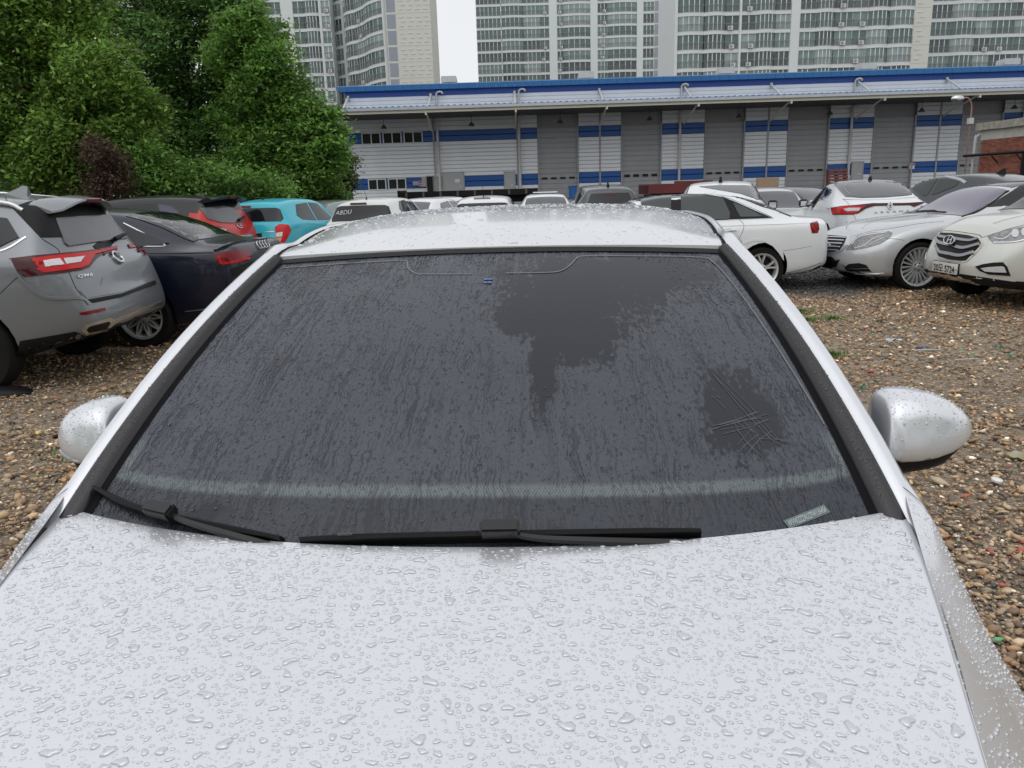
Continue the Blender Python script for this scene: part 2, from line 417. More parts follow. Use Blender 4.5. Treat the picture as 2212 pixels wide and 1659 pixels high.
    def _ribbon(s, hits, w, h):
        N = len(hits); v = []; f = []
        for i, (p, n_) in enumerate(hits):
            t = (hits[min(i + 1, N - 1)][0] - hits[max(i - 1, 0)][0]).normalized(); sd = n_.cross(t).normalized()
            for a, b in ((-1, -.3), (-.7, 1), (.7, 1), (1, -.3)): v.append(p + sd * (a * w / 2) + n_ * (h * b))
        for i in range(N - 1):
            for j in range(3): f.append((i * 4 + j, i * 4 + j + 1, (i + 1) * 4 + j + 1, (i + 1) * 4 + j))
        f += [(3, 2, 1, 0), tuple((N - 1) * 4 + j for j in range(4))]
        me = pymesh('strip', v, f); bm = bmesh.new(); bm.from_mesh(me); bmesh.ops.recalc_face_normals(bm, faces=bm.faces); bm.to_mesh(me); bm.free(); return me
    def strip_px(s, name, pts, w, mat, h=.006, parent=None, mirror=False, k=4):
        c = catmull([(p[0], p[1], 0) for p in pts], k) if len(pts) > 2 else [Vector((pts[0][0] + (pts[1][0] - pts[0][0]) * i / 8, pts[0][1] + (pts[1][1] - pts[0][1]) * i / 8, 0)) for i in range(9)]
        return s._fin(name, s._ribbon([s.hit_px(p.x, p.y) for p in c], w, h), mat, parent, mirror)
    def strip_on(s, name, pts, d, w, mat, h=.006, parent=None, mirror=False, k=6):
        c = catmull(pts, k); return s._fin(name, s._ribbon([s.cast(p, d) for p in c], w, h), mat, parent, mirror)
    # ---- standard equipment
    def wheels(s, rr, spokes, style, w=.225, rimmat=None, inset=.0, steer=0):
        tm, rm = wheel_meshes(s.sp['r'], rr, w, spokes, style, rimmat); y = s.sp['W'] / 2 - w / 2 - .012 - inset
        for ax in (s.sp['fo'], s.sp['fo'] + s.sp['wb']):
            for sg in (-1, 1):
                t = link('wheel', tm, None, s.root); t.location = (ax, sg * y, s.sp['r'] - .012); t.rotation_euler = (0, random.random() * 6, 0 if sg < 0 else math.pi)
                if steer and ax == s.sp['fo']: t.rotation_euler[2] += R(steer)
                r_ = link('rim', rm, None, t)
    def side_windows(s, polys, mat=None, mirror=True, trim=None, off=.008):
        for p in polys:
            w = s.sp['W'] / 2
            s.on('side_window', [(x, -w, z) for x, z in p], (0, 1, 0), mat or GLASSD, off=off, mirror=mirror)
    def mirrors(s, x, z, mat, W_=None):
        w = s.cast((x, -1, z - .05), (0, 1, 0))[0].y
        for sg in (-1, 1):
            b = MB(); prof = [(-.06, .05), (-.02, .09), (.05, .10), (.075, .06), (.07, -.05), (.02, -.075), (-.05, -.06)]
            b.prism([(x + a, z + c) for a, c in prof], 'y', sg * (abs(w) + .06), sg * (abs(w) + .23))
            me = b.mesh('door_mirror'); bm = bmesh.new(); bm.from_mesh(me); bmesh.ops.bevel(bm, geom=bm.edges[:], offset=.02, segments=3, affect='EDGES'); bm.to_mesh(me); bm.free()
            o = link('door_mirror', me, mat, s.root, 50)
            g = MB(); g.box(x + .072, x + .080, *sorted((sg * (abs(w) + .08), sg * (abs(w) + .21))), z - .045, z + .06); g.build('mirror_glass', CHROME, o)
            a = MB(); a.box(x - .03, x + .03, *sorted((sg * (abs(w) - .02), sg * (abs(w) + .09))), z - .07, z - .03); a.build('mirror_arm', BLACKP, o)
    def fin(s, x, mat, y=0, h=.075, l=.19):
        z = s.cast((x, y, 1), (0, 0, -1))[0].z - .004; z2 = s.cast((x + l, y, 1), (0, 0, -1))[0].z - .004
        v = []
        for (a, hh, w) in ((0, 0, .012), (.3, .28, .022), (.6, .72, .022), (.82, 1, .012), (1, .95, .006), (1, 0, .034), (.6, 0, .042), (.3, 0, .036)):
            zz = z + (z2 - z) * a; v += [(x + l * a, y - w, zz + h * hh), (x + l * a, y + w, zz + h * hh)]
        f = []
        n = 8
        for i in range(n): j = (i + 1) % n; f.append((i * 2, i * 2 + 1, j * 2 + 1, j * 2))
        f += [tuple(range(0, 16, 2)), tuple(range(15, 0, -2))]
        me = pymesh('fin', v, f); bm = bmesh.new(); bm.from_mesh(me); bmesh.ops.recalc_face_normals(bm, faces=bm.faces); bm.to_mesh(me); bm.free()
        return link('shark_fin_antenna', me, mat, s.root, 50)
    def whip(s, x, mat=None, l=.28, y=0):
        p = s.cast((x, y, 1), (0, 0, -1))[0]
        b = MB(); b.lathe([(0, .03), (.014, .025), (.025, -.01)], n=10, axis='z', c=tuple(p)); b.tube([p, p + Vector((-.02, 0, .04)), p + Vector((.16, 0, l))], [.006, .005, .003], n=6)
        return b.build('antenna', BLACKP, s.root, 60)
    def letters(s, txt, p, d, size, mat, depth=.006, space=1.0, tilt=0, parent=None, bold=0.0):
        """Raised letters read by someone looking along d."""
        me = text_mesh(txt, size, depth, space=space, bold=bold); d = Vector(d).normalized()
        h, n_ = s.cast(p, d); right = Vector((0, 0, 1)).cross(-d).normalized(); 
        for v in me.vertices:
            q = h + right * (v.co.x) + Vector((0, 0, 1)) * v.co.y; hh, nn = s.cast(q, d)
            v.co = hh + nn * (.002 + depth / 2 + v.co.z)
        return link('lettering', me, mat, parent or s.root)
    def ring(s, p, d, r, tube, mat, name='badge', parent=None, off=.01, sx=1.0):
        h, n_ = s.cast(p, d); d = Vector(d).normalized(); right = Vector((0, 0, 1)).cross(-d).normalized(); up = n_.cross(right).normalized()
        b = MB(); pts = [h + n_ * off + right * (r * sx * math.cos(a)) + up * (r * math.sin(a)) for a in np.linspace(0, 2 * math.pi, 25)]
        b.tube(pts, tube, n=6, cap=False); return b.build(name, mat, parent or s.root, 60), (h + n_ * off, right, up, n_)
# ------------------------------------------------------------------ parked cars
q1 = crop(0, 680, 1300, 2212); qQ = crop(0, 680, 700, 1320); q2 = crop(2400, 600, 4032, 2212)
r2 = crop(3200, 650, 4032, 2212); r3 = crop(2500, 680, 3300, 2212); r4 = crop(3600, 800, 4032, 1792)
c3 = crop(1200, 680, 2700, 2212); c5 = crop(2600, 250, 4032, 2212)
def PP(q, *a): return [q(x, y) for x, y in a]
SUV = dict(bot=[(0, .30), (.25, .24), (.8, .22), (3.75, .23), (4.25, .33), (4.67, .46)], L=4.67, W=1.845, fo=.93, wb=2.705, r=.36, clad=.36, lean=.12, rlean=.10, crown=.05, beltf=.95,
    top=[(0, .74), (.05, .90), (.15, .99), (.6, 1.07), (1.05, 1.12), (1.75, 1.54), (2.2, 1.63), (2.8, 1.655), (3.4, 1.635), (4.0, 1.58), (4.22, 1.545), (4.30, 1.50), (4.52, 1.16), (4.58, 1.06), (4.65, .98), (4.67, .80)],
    belt=[(0, .70), (1, 1.0), (2.5, 1.04), (4, 1.10), (4.67, 1.02)],
    cant=[(0, .5), (.5, .66), (1.05, .68), (1.75, .62), (2.6, .63), (3.6, .61), (4.2, .58), (4.55, .60), (4.67, .62)])
SEDAN = dict(L=4.93, W=1.874, fo=.92, wb=2.912, r=.335, lean=.12, rlean=.02, crown=.045, beltf=.955,
    top=[(0, .58), (.05, .68), (.3, .80), (.9, .91), (1.28, .965), (1.98, 1.36), (2.45, 1.435), (3.1, 1.45), (3.55, 1.405), (4.0, 1.28), (4.38, 1.105), (4.5, 1.075), (4.8, 1.055), (4.88, 1.03), (4.93, .92)],
    belt=[(0, .60), (1, .87), (2.5, .94), (4, .985), (4.93, .97)],
    cant=[(0, .5), (.5, .66), (1.35, .70), (2.15, .59), (2.8, .585), (3.6, .57), (4.3, .60), (4.6, .68), (4.93, .66)])
LIMO = dict(L=5.20, W=1.90, fo=.86, wb=3.13, r=.35, gap=.035, lean=.16, rlean=.02, crown=.045, beltf=.955, bulge=.06,
    top=[(0, .70), (.04, .80), (.12, .865), (.4, .935), (1.0, 1.005), (1.55, 1.05), (2.30, 1.40), (2.8, 1.485), (3.4, 1.49), (4.0, 1.40), (4.55, 1.13), (4.75, 1.09), (5.1, 1.06), (5.18, 1.0), (5.2, .9)],
    belt=[(0, .60), (.8, .88), (1.5, .965), (3.0, .98), (5.2, .98)],
    cant=[(0, .55), (.3, .66), (.9, .74), (1.5, .76), (2.3, .61), (3.4, .60), (4.3, .62), (4.7, .70), (5.2, .66)],
    bot=[(0, .26), (.25, .19), (.8, .17), (4.3, .18), (4.9, .25), (5.2, .33)],
    plan=[(0, .60), (.06, .72), (.18, .86), (.4, .95), (.75, .99), (1.1, 1), (4.2, 1), (4.75, .97), (5.05, .90), (5.2, .78)])
CROSS = dict(L=4.41, W=1.82, fo=.88, wb=2.64, r=.345, clad=.40, lean=.16, rlean=.10, crown=.05, beltf=.95, bulge=.07,
    top=[(0, .84), (.03, .93), (.1, 1.0), (.3, 1.055), (.75, 1.12), (1.0, 1.15), (1.72, 1.56), (2.2, 1.64), (2.8, 1.655), (3.6, 1.60), (4.0, 1.53), (4.25, 1.15), (4.35, 1.05), (4.41, .85)],
    belt=[(0, .74), (.4, .92), (1, 1.04), (2.5, 1.06), (4, 1.12), (4.41, 1.0)],
    cant=[(0, .52), (.3, .60), (.9, .70), (1.7, .60), (2.8, .60), (3.8, .57), (4.41, .6)],
    bot=[(0, .34), (.25, .27), (.8, .22), (3.6, .22), (4.1, .28), (4.41, .4)],
    plan=[(0, .60), (.05, .70), (.15, .84), (.35, .94), (.6, .99), (.9, 1), (3.5, 1), (4.0, .97), (4.3, .9), (4.41, .78)])
COUPE = dict(L=4.57, W=1.82, fo=.87, wb=2.72, r=.34, clad=.34, lean=.12, rlean=.06, crown=.05, beltf=.95,
    top=[(0, .72), (.05, .86), (.2, .96), (1.05, 1.08), (1.8, 1.47), (2.3, 1.56), (2.8, 1.575), (3.3, 1.535), (3.8, 1.41), (4.2, 1.26), (4.36, 1.195), (4.48, 1.165), (4.54, 1.09), (4.57, .9)],
    belt=[(0, .68), (1, .97), (2.5, 1.01), (4, 1.08), (4.57, 1.04)],
    cant=[(0, .5), (.5, .66), (1.05, .68), (1.8, .59), (2.8, .59), (3.6, .58), (4.2, .62), (4.4, .68), (4.57, .66)])
MINI = dict(L=3.6, W=1.595, fo=.70, wb=2.385, r=.285, lean=.12, rlean=.06, crown=.05, beltf=.95,
    top=[(0, .70), (.05, .84), (.2, .95), (.65, 1.02), (.78, 1.04), (1.5, 1.42), (1.9, 1.48), (2.5, 1.49), (3.05, 1.45), (3.28, 1.40), (3.44, 1.08), (3.54, 1.0), (3.6, .82)],
    belt=[(0, .66), (.8, .93), (2.0, .98), (3.0, 1.04), (3.6, 1.0)],
    cant=[(0, .45), (.5, .6), (.8, .60), (1.5, .54), (2.5, .54), (3.2, .53), (3.45, .58), (3.6, .55)],
    plan=[(0, .62), (.06, .74), (.2, .87), (.45, .96), (.8, 1), (2.8, 1), (3.3, .975), (3.5, .93), (3.6, .80)])
WHITED = paint('white paint aged', (.66, .67, .66), rough=.35)
def std_sedan(c, glass=GLASSD, sw=True):
    """Glazing and lamps for a saloon seen only in part."""
    if sw: c.side_windows([[(1.95, 1.01), (2.42, 1.30), (2.98, 1.345), (2.98, 1.02)], [(3.06, 1.02), (3.06, 1.345), (3.5, 1.31), (3.78, 1.06), (3.72, 1.03)], [(3.62, 1.27), (4.15, 1.07), (3.86, 1.045)]], glass)
    s = c.sp; ws = [p for p in s['top']]
    c.on('windscreen', [(1.32, -.66, 1), (1.32, .66, 1), (1.95, .54, 1.4), (1.95, -.54, 1.4)], (.5, 0, -.86), glass)
    c.on('rear_window', [(3.62, -.50, 1.4), (3.62, .50, 1.4), (4.32, .58, 1), (4.32, -.58, 1)], (-.45, 0, -.89), glass)
# --- 1 grey sport utility, near left
c = Car('grey_sport_utility', 'wet grey sport utility with full-width red tail lights, nearest car on the left', SUV, paint('grey metallic paint', (.20, .212, .228), metal=.45, rough=.33), 1)
c.put((3.635, -.80, 0), px=(-34, 846), z=0)
c.wheels(.245, 10, 'plain', rimmat=ALLOYD)
c.px('rear_window', PP(qQ, (90, 262), (200, 222), (420, 160), (700, 168), (760, 215), (860, 330), (945, 425), (800, 455), (520, 478), (300, 482)), BLACKP, off=.006)
gl = c.on('glass_pane', [(4.45, -.54, 1.185), (4.45, .54, 1.185), (4.45, .56, 1.22), (4.45, .47, 1.46), (4.45, -.47, 1.46), (4.45, -.56, 1.22)], (-1, 0, -.4), GLASSG, off=.014)
tl = c.px('tail_light', PP(qQ, (68, 640), (240, 618), (440, 600), (640, 580), (868, 545), (868, 578), (770, 605), (720, 635), (660, 705), (600, 725), (480, 745), (180, 775), (110, 710)), REDD, off=.008, depth=.02, n=16)
c.px('lamp_core', PP(qQ, (238, 640), (440, 615), (640, 594), (862, 556), (862, 566), (700, 610), (650, 690), (600, 712), (470, 728), (330, 742), (270, 715), (290, 705), (335, 715), (480, 700), (600, 690), (640, 625), (440, 642), (250, 664)), REDB, off=.016, parent=tl, n=24)
c.px('reversing_lamp', PP(qQ, (322, 662), (440, 648), (470, 690), (340, 702)), CLEARL, off=.022, parent=tl)
c.px('reversing_lamp', PP(qQ, (468, 648), (620, 628), (590, 672), (485, 688)), CLEARL, off=.022, parent=tl)
t2 = c.px('tail_light', PP(qQ, (945, 535), (1040, 508), (1062, 520), (1092, 600), (1080, 612), (1045, 552), (960, 560)), REDL, off=.012)
sp = c.px('tailgate_trim', PP(qQ, (650, 942), (900, 898), (1150, 800), (1158, 830), (900, 925), (690, 968)), BLACKP, off=.006)
c.px('plate_recess', PP(qQ, (590, 875), (745, 835), (760, 780), (830, 735), (1050, 668), (1110, 745), (1150, 795), (900, 890), (640, 930)), c.mat, off=.007)
c.px('bumper_reflector', PP(qQ, (588, 1040), (775, 1002), (785, 1022), (650, 1055), (600, 1056)), REDL, off=.006)
e = c.px('exhaust_trim', PP(qQ, (605, 1170), (640, 1130), (820, 1080), (848, 1095), (1195, 955), (1205, 975), (850, 1115), (795, 1170), (640, 1200)), CHROMED, off=.010, n=24)
c.px('exhaust_mouth', PP(qQ, (640, 1165), (665, 1140), (800, 1105), (812, 1120), (785, 1155), (655, 1182)), BLACKP, off=.013, parent=e)
c.px('lower_bumper', PP(qQ, (150, 1250), (560, 1180), (640, 1215), (850, 1140), (1200, 1000), (1150, 1080), (870, 1200), (600, 1270), (180, 1385), (120, 1370)), BLACKP, off=.007, n=24)
c.strip_px('bumper_crease', PP(qQ, (75, 650), (140, 765), (260, 880), (380, 930), (600, 932), (660, 975)), .030, c.mat, h=.014)
c.strip_px('tailgate_seam', PP(qQ, (310, 490), (420, 560), (445, 600), (470, 650), (515, 745), (560, 850), (610, 915)), .007, SEAM, h=.0015)
c.strip_px('tailgate_seam', PP(qQ, (40, 180), (55, 220), (90, 262)), .007, SEAM, h=.0015)
c.strip_px('fender_seam', PP(qQ, (140, 768), (70, 830), (0, 900)), .006, SEAM, h=.0015)
bd, fr = c.ring((4.6, .0, 1.02), (-1, 0, 0), .055, .016, CHROME, sx=1.15); 
me = text_mesh('QM6', .1, .002, bold=.002, space=1.1); xs = [v.co.x for v in me.vertices]; ys = [v.co.y for v in me.vertices]; x0, x1, y0, y1 = min(xs), max(xs), min(ys), max(ys)
for v in me.vertices:
    a = (v.co.x - x0) / (x1 - x0); b = (v.co.y - y0) / (y1 - y0); p, n_ = c.hit_px(*qQ(572 + a * 108, 788 - b * 28 - a * 16)); v.co = p + n_ * (.012 + v.co.z)
link('lettering', me, CHROME, c.root)
w = MB(); h0, _n = c.cast((4.5, .20, 1.19), (-1, 0, -.3)); h1, _ = c.cast((4.5, .56, 1.24), (-1, 0, -.3)); w.tube([h0 + _n * .03, (h0 + h1) / 2 + _n * .045, h1 + _n * .03], [.022, .018, .008], n=6); w.build('rear_wiper', BLACKP, c.root)
# roof spoiler over the rear glass
s_ = MB(); pr = []
for y in np.linspace(-.53, .53, 13):
    e_ = abs(y) / .53; k = 1 - .75 * e_ ** 3; x1 = 4.27 + .13 * k; z0 = c.cast((4.10, y, 1.5), (0, 0, -1))[0].z; zb = c.cast((x1 - .04, y, 1.5), (0, 0, -1))[0].z
    zt = zb + (1.548 - zb) * k + .004; pr.append([(4.06, y, z0 + .006), ((4.06 + x1) / 2, y, (z0 + zt) / 2 + .016 + .01 * k), (x1, y, zt), (x1 + .010 * k, y, zt - .014), (x1 - .02, y, zt - .014 - .020 * k), (4.16, y, z0 - .05)])
v = [p for r_ in pr for p in r_]; f = [(i * 6 + j, i * 6 + (j + 1) % 6, (i + 1) * 6 + (j + 1) % 6, (i + 1) * 6 + j) for i in range(12) for j in range(6)] + [tuple(range(6)), tuple(range(77, 71, -1))]
sm = s_.add(v, f).mesh('s'); so = link('roof_spoiler', sm, c.mat, c.root, 40)
b_ = MB(); b_.box(4.36, 4.412, -.13, .13, 1.524, 1.546); b_.build('stop_lamp', REDL, so)
for sg in (-1, 1):
    b_ = MB(); pts = [c.cast((x, sg * .585, 1.5), (0, 0, -1))[0] + Vector((0, 0, zz)) for x, zz in ((1.95, -.005), (2.1, .035), (3.0, .045), (3.9, .035), (4.1, -.005))]
    b_.tube(catmull(pts, 4), .018, n=24); b_.build('roof_rail', ALLOY, c.root, 60)
c.fin(3.62, c.mat, h=.085, l=.22)
c.side_windows([[(1.75, 1.10), (2.2, 1.44), (2.75, 1.50), (2.75, 1.11)], [(2.83, 1.11), (2.83, 1.50), (3.5, 1.475), (3.55, 1.13)], [(3.62, 1.14), (3.60, 1.465), (4.0, 1.41), (4.12, 1.26), (3.95, 1.17)]])
c.strip_on('window_chrome', [(1.75, -.9, 1.085), (2.8, -.9, 1.095), (3.6, -.9, 1.115), (4.0, -.9, 1.16), (4.17, -.9, 1.26)], (0, 1, 0), .022, CHROME, mirror=True)
c.on('windscreen', [(1.12, -.62, 1.1), (1.12, .62, 1.1), (1.72, .56, 1.5), (1.72, -.56, 1.5)], (.5, 0, -.86), GLASSD)
c.on('headlight', [(.05, -.55, .80), (.35, -.88, .86), (.5, -.9, .92), (.12, -.6, .90)], (1, .8, 0), LAMPG, mirror=True)
c.on('grille', [(0, -.5, .55), (0, .5, .55), (0, .45, .80), (0, -.45, .80)], (1, 0, 0), BLACKP)
c.mirrors(1.78, 1.12, c.mat)
# --- 2 navy saloon
NAVY = paint('navy metallic paint', (.007, .010, .024), metal=.2, rough=.3, coat=.5, beads=.06)
c = Car('navy_saloon', 'dark navy saloon with multi-spoke silver wheels beside the grey sport utility', SEDAN, NAVY, -4)
c.put((3.832, -.83, 0), px=(322, 746), z=0)
c.wheels(.235, 10, 'net')
c.px('rear_window', PP(q1, (870, 300), (985, 285), (1090, 292), (1300, 340), (1560, 420), (1490, 428), (1290, 455), (1250, 430), (1080, 345)), GLASSG, off=.007)
c.px('side_window', PP(q1, (835, 345), (960, 410), (1100, 488), (930, 492), (860, 420)), GLASSD, off=.006, mirror=True)
c.strip_px('window_chrome', PP(q1, (828, 338), (950, 400), (1060, 462), (1105, 486), (1080, 495), (960, 495)), .018, CHROME, mirror=True)
tl = c.px('tail_light', PP(q1, (1430, 548), (1590, 518), (1672, 515), (1680, 580), (1590, 605), (1465, 615)), REDL, off=.006)
c.strip_px('lamp_core', PP(q1, (1465, 556), (1475, 590), (1490, 608), (1590, 592), (1668, 570)), .03, REDB, h=.01, parent=tl)
c.px('tail_light', PP(q1, (1795, 510), (1815, 498), (1828, 545), (1805, 555)), REDL, off=.006)
c.strip_px('boot_seam', PP(q1, (1490, 520), (1580, 480), (1790, 450)), .006, SEAM, h=.0015)
c.strip_px('boot_lip', PP(q1, (1440, 525), (1520, 490), (1620, 462), (1780, 445)), .035, NAVY, h=.02)
c.px('number_plate_recess', PP(q1, (1545, 645), (1690, 590), (1700, 660), (1560, 700)), BLACKP, off=.006)
c.strip_px('shoulder_crease', PP(q1, (985, 540), (1200, 540), (1430, 535)), .02, NAVY, h=.006)
c.strip_px('bumper_chrome', PP(q1, (1240, 930), (1460, 905), (1500, 895)), .012, CHROMED, h=.006)
for k in range(4): c.ring((4.9, -.12 + .08 * k, .985), (-1, 0, 0), .047, .007, CHROME, off=.012)
std_sedan(c)
c.on('headlight', [(.05, -.45, .62), (.35, -.85, .66), (.5, -.88, .74), (.12, -.5, .70)], (1, .8, 0), LAMPG, mirror=True)
c.mirrors(2.0, 1.02, NAVY)
# --- 3 red and black compact sport utility
TIV = dict(SUV); TIV.update(bot=[(0, .30), (.25, .24), (.8, .22), (3.3, .23), (3.8, .30), (4.2, .42)], L=4.2, W=1.79, wb=2.6, fo=.83, r=.34, clad=.34, top=[(0, .74), (.05, .9), (.15, .98), (.95, 1.08), (1.55, 1.48), (2.0, 1.58), (2.6, 1.60), (3.3, 1.575), (3.75, 1.53), (3.85, 1.49), (4.05, 1.16), (4.12, 1.04), (4.18, .96), (4.2, .8)],
    belt=[(0, .7), (1, .99), (2.5, 1.04), (3.6, 1.12), (4.2, 1.02)], cant=[(0, .5), (.5, .64), (.95, .66), (1.6, .60), (2.6, .61), (3.5, .58), (4.05, .6), (4.2, .6)])
REDP = paint('red paint', (.46, .016, .012), rough=.3, coat=.4, beads=.06)
BLKP = paint('black paint', (.006, .006, .007), rough=.3, coat=.4, beads=.06)
c = Car('red_and_black_crossover', 'red crossover with black roof and pillars, behind the navy saloon', TIV, REDP, -11)
c.put((4.15, 0, 1.02), px=q1(1635, 378), Y=14.2)
c.wheels(.22, 10, 'plain')
c.body.data.materials.append(BLKP); _bi = len(c.body.data.materials) - 1
for p in c.body.data.polygons:
    if p.center.z > 1.15 - .10 * min(max((p.center.x - 2.2) / 1.6, -.6), 0) + .16 * min(max((p.center.x - 3.0) / .8, 0), 1) and p.center.x > .95: p.material_index = _bi
c.px('side_window', PP(q1, (730, 228), (935, 212), (1035, 210), (1060, 262), (900, 262), (740, 245)), GLASSD, off=.007)
c.px('side_window', PP(q1, (1060, 212), (1150, 225), (1210, 275), (1075, 262)), M('violet glass', (.06, .05, .10), rough=.1, var=.5, scale=4), off=.007)
c.px('rear_window', PP(q1, (1340, 240), (1500, 222), (1560, 240), (1635, 325), (1560, 338), (1480, 335), (1390, 310)), GLASSG, off=.012)
c.px('tail_light', PP(q1, (1405, 362), (1470, 362), (1525, 385), (1520, 402), (1450, 395)), REDL, off=.012)
c.px('reversing_lamp', PP(q1, (1460, 372), (1515, 382), (1515, 400), (1465, 392)), CLEARL, off=.012)
c.px('bumper_plate', PP(q1, (1580, 425), (1680, 412), (1690, 428), (1590, 440)), CHROMED, off=.012)
c.ring((4.18, .02, 1.02), (-1, 0, 0), .05, .012, CHROME, sx=1.2)
w = MB(); h0, _n = c.hit_px(*q1(1590, 325)); h1, _ = c.hit_px(*q1(1630, 298)); w.tube([h0 + _n * .03, h1 + _n * .04], [.03, .015], n=6); w.build('rear_wiper', BLACKP, c.root)
s_ = MB(); v = []; f = []
for i, y in enumerate(np.linspace(-.58, .58, 9)):
    e_ = (abs(y) / .58) ** 2; x1 = 4.0 - .06 * e_; z0 = c.cast((3.66, y, 1.5), (0, 0, -1))[0].z
    v += [(3.66, y, z0 + .004), (3.85, y, 1.565 - .03 * e_), (x1, y, 1.54 - .04 * e_), (x1 - .02, y, 1.505 - .04 * e_), (3.72, y, 1.47 - .04 * e_)]
f = [(i * 5 + j, i * 5 + (j + 1) % 5, (i + 1) * 5 + (j + 1) % 5, (i + 1) * 5 + j) for i in range(8) for j in range(5)] + [tuple(range(5)), tuple(range(44, 39, -1))]
so = s_.add(v, f).build('roof_spoiler', BLKP, c.root, 40); b_ = MB(); b_.box(3.965, 4.0, -.10, .10, 1.512, 1.535); b_.build('stop_lamp', REDL, so)
c.fin(3.3, BLKP, h=.06, l=.17)
c.on('windscreen', [(1.0, -.6, 1.1), (1.0, .6, 1.1), (1.52, .54, 1.5), (1.52, -.54, 1.5)], (.5, 0, -.86), GLASSD)
c.mirrors(1.6, 1.1, BLKP)
# --- 4 cyan mini hatchback
CYAN = paint('cyan paint', (.035, .43, .54), rough=.3, coat=.5, beads=.06)
def hatch(c, paintm, lamp='tall'):
    c.wheels(.19, 8, 'plain', w=.175)
    c.side_windows([[(1.35, 1.02), (1.72, 1.36), (2.12, 1.385), (2.12, 1.04)], [(2.20, 1.04), (2.20, 1.385), (2.68, 1.36), (2.9, 1.16), (2.78, 1.08)]])
    c.on('windscreen', [(.85, -.52, 1.1), (.85, .52, 1.1), (1.46, .48, 1.4), (1.46, -.48, 1.4)], (.5, 0, -.86), GLASSD)
    c.on('headlight', [(.05, -.4, .72), (.3, -.72, .78), (.45, -.74, .90), (.1, -.46, .84)], (1, .8, 0), LAMPG, mirror=True)
    c.mirrors(1.42, 1.02, paintm)
c = Car('cyan_hatchback', 'bright cyan small hatchback with tall red tail lights', MINI, CYAN, -102)
c.put((3.55, .69, .98), px=q1(1895, 410), Y=14.6)
hatch(c, CYAN)
c.on('rear_window', [(3.4, -.58, 1.08), (3.4, -.61, 1.14), (3.4, -.53, 1.325), (3.4, -.46, 1.35), (3.4, .46, 1.35), (3.4, .53, 1.325), (3.4, .61, 1.14), (3.4, .58, 1.08)], (-1, 0, -.25), GLASSD, off=.010)
c.px('stop_lamp', PP(q1, (1588, 224), (1680, 222), (1680, 234), (1588, 236)), REDL, off=.012)
tl = c.px('tail_light', PP(q1, (1842, 365), (1872, 346), (1932, 350), (1950, 385), (1925, 440), (1905, 470), (1840, 476), (1850, 420), (1858, 400)), REDB, off=.012, depth=.02)
c.px('reversing_lamp', PP(q1, (1852, 405), (1895, 398), (1890, 428), (1850, 432)), CLEARL, off=.016, parent=tl)
c.px('indicator_lamp', PP(q1, (1848, 438), (1890, 434), (1880, 462), (1845, 468)), M('amber lens', (.5, .2, .08), rough=.1, coat=1, var=.3, scale=40), off=.016, parent=tl)
c.px('number_plate_recess', PP(q1, (1690, 410), (1755, 405), (1755, 440), (1700, 440)), BLACKP, off=.007)
c.strip_px('tailgate_strip', PP(q1, (1770, 398), (1800, 396), (1835, 394)), .025, CHROMED)
c.whip(2.9, l=.05)
# --- 5 white hatchback with writing on the glass
c = Car('white_hatchback', 'aged white hatchback with ABDU written on its dark rear window', MINI, WHITED, -100)
c.put((3.28, 0, 1.40), px=c3(330, 165), Y=15.6); c.root.scale = (1.05, 1.06, 1.07)
hatch(c, WHITED)
c.root.scale = (1, 1, 1)
c.on('rear_window', [(3.4, -.60, 1.05), (3.4, -.62, 1.12), (3.4, -.53, 1.345), (3.4, -.46, 1.375), (3.4, .46, 1.375), (3.4, .53, 1.345), (3.4, .62, 1.12), (3.4, .60, 1.05)], (-1, 0, -.25), GLASSD, off=.010)
c.px('stop_lamp', PP(c3, (265, 177), (358, 174), (360, 185), (265, 188)), REDD, off=.01)
h0, n0 = c.hit_px(*c3(205, 228))
ch = MATS.get('chalk') or M('chalk', (.55, .55, .55), rough=.9)
me = text_mesh('ABDU', .20, .002, space=1.05, shear=.25)
for v in me.vertices:
    px_, py_ = c3(226 + v.co.x * 165 + mnoise.noise(v.co * 30) * 3, 234 - v.co.y * 175 + v.co.x * -14)
    p, n_ = c.hit_px(px_, py_); v.co = p + n_ * (.016 + v.co.z)
link('handwriting', me, ch, c.root)
c.px('side_window', PP(c3, (545, 165), (575, 158), (595, 175), (595, 208), (550, 215)), GLASSD, off=.006)
c.whip(3.0, l=.24)
# --- 6 second white hatchback
c = Car('white_hatchback', 'white hatchback with upright antenna directly behind the roof of the silver car', MINI, WHITEP, -93)
c.put((3.28, 0, 1.40), px=c3(1030, 140), Y=16.6)
hatch(c, WHITEP)
c.on('rear_window', [(3.4, -.60, 1.05), (3.4, -.62, 1.12), (3.4, -.53, 1.345), (3.4, -.46, 1.375), (3.4, .46, 1.375), (3.4, .53, 1.345), (3.4, .62, 1.12), (3.4, .60, 1.05)], (-1, 0, -.25), GLASSD, off=.010)
c.px('stop_lamp', PP(c3, (980, 144), (1075, 141), (1078, 152), (982, 155)), REDD, off=.01)
c.whip(2.95, l=.24)
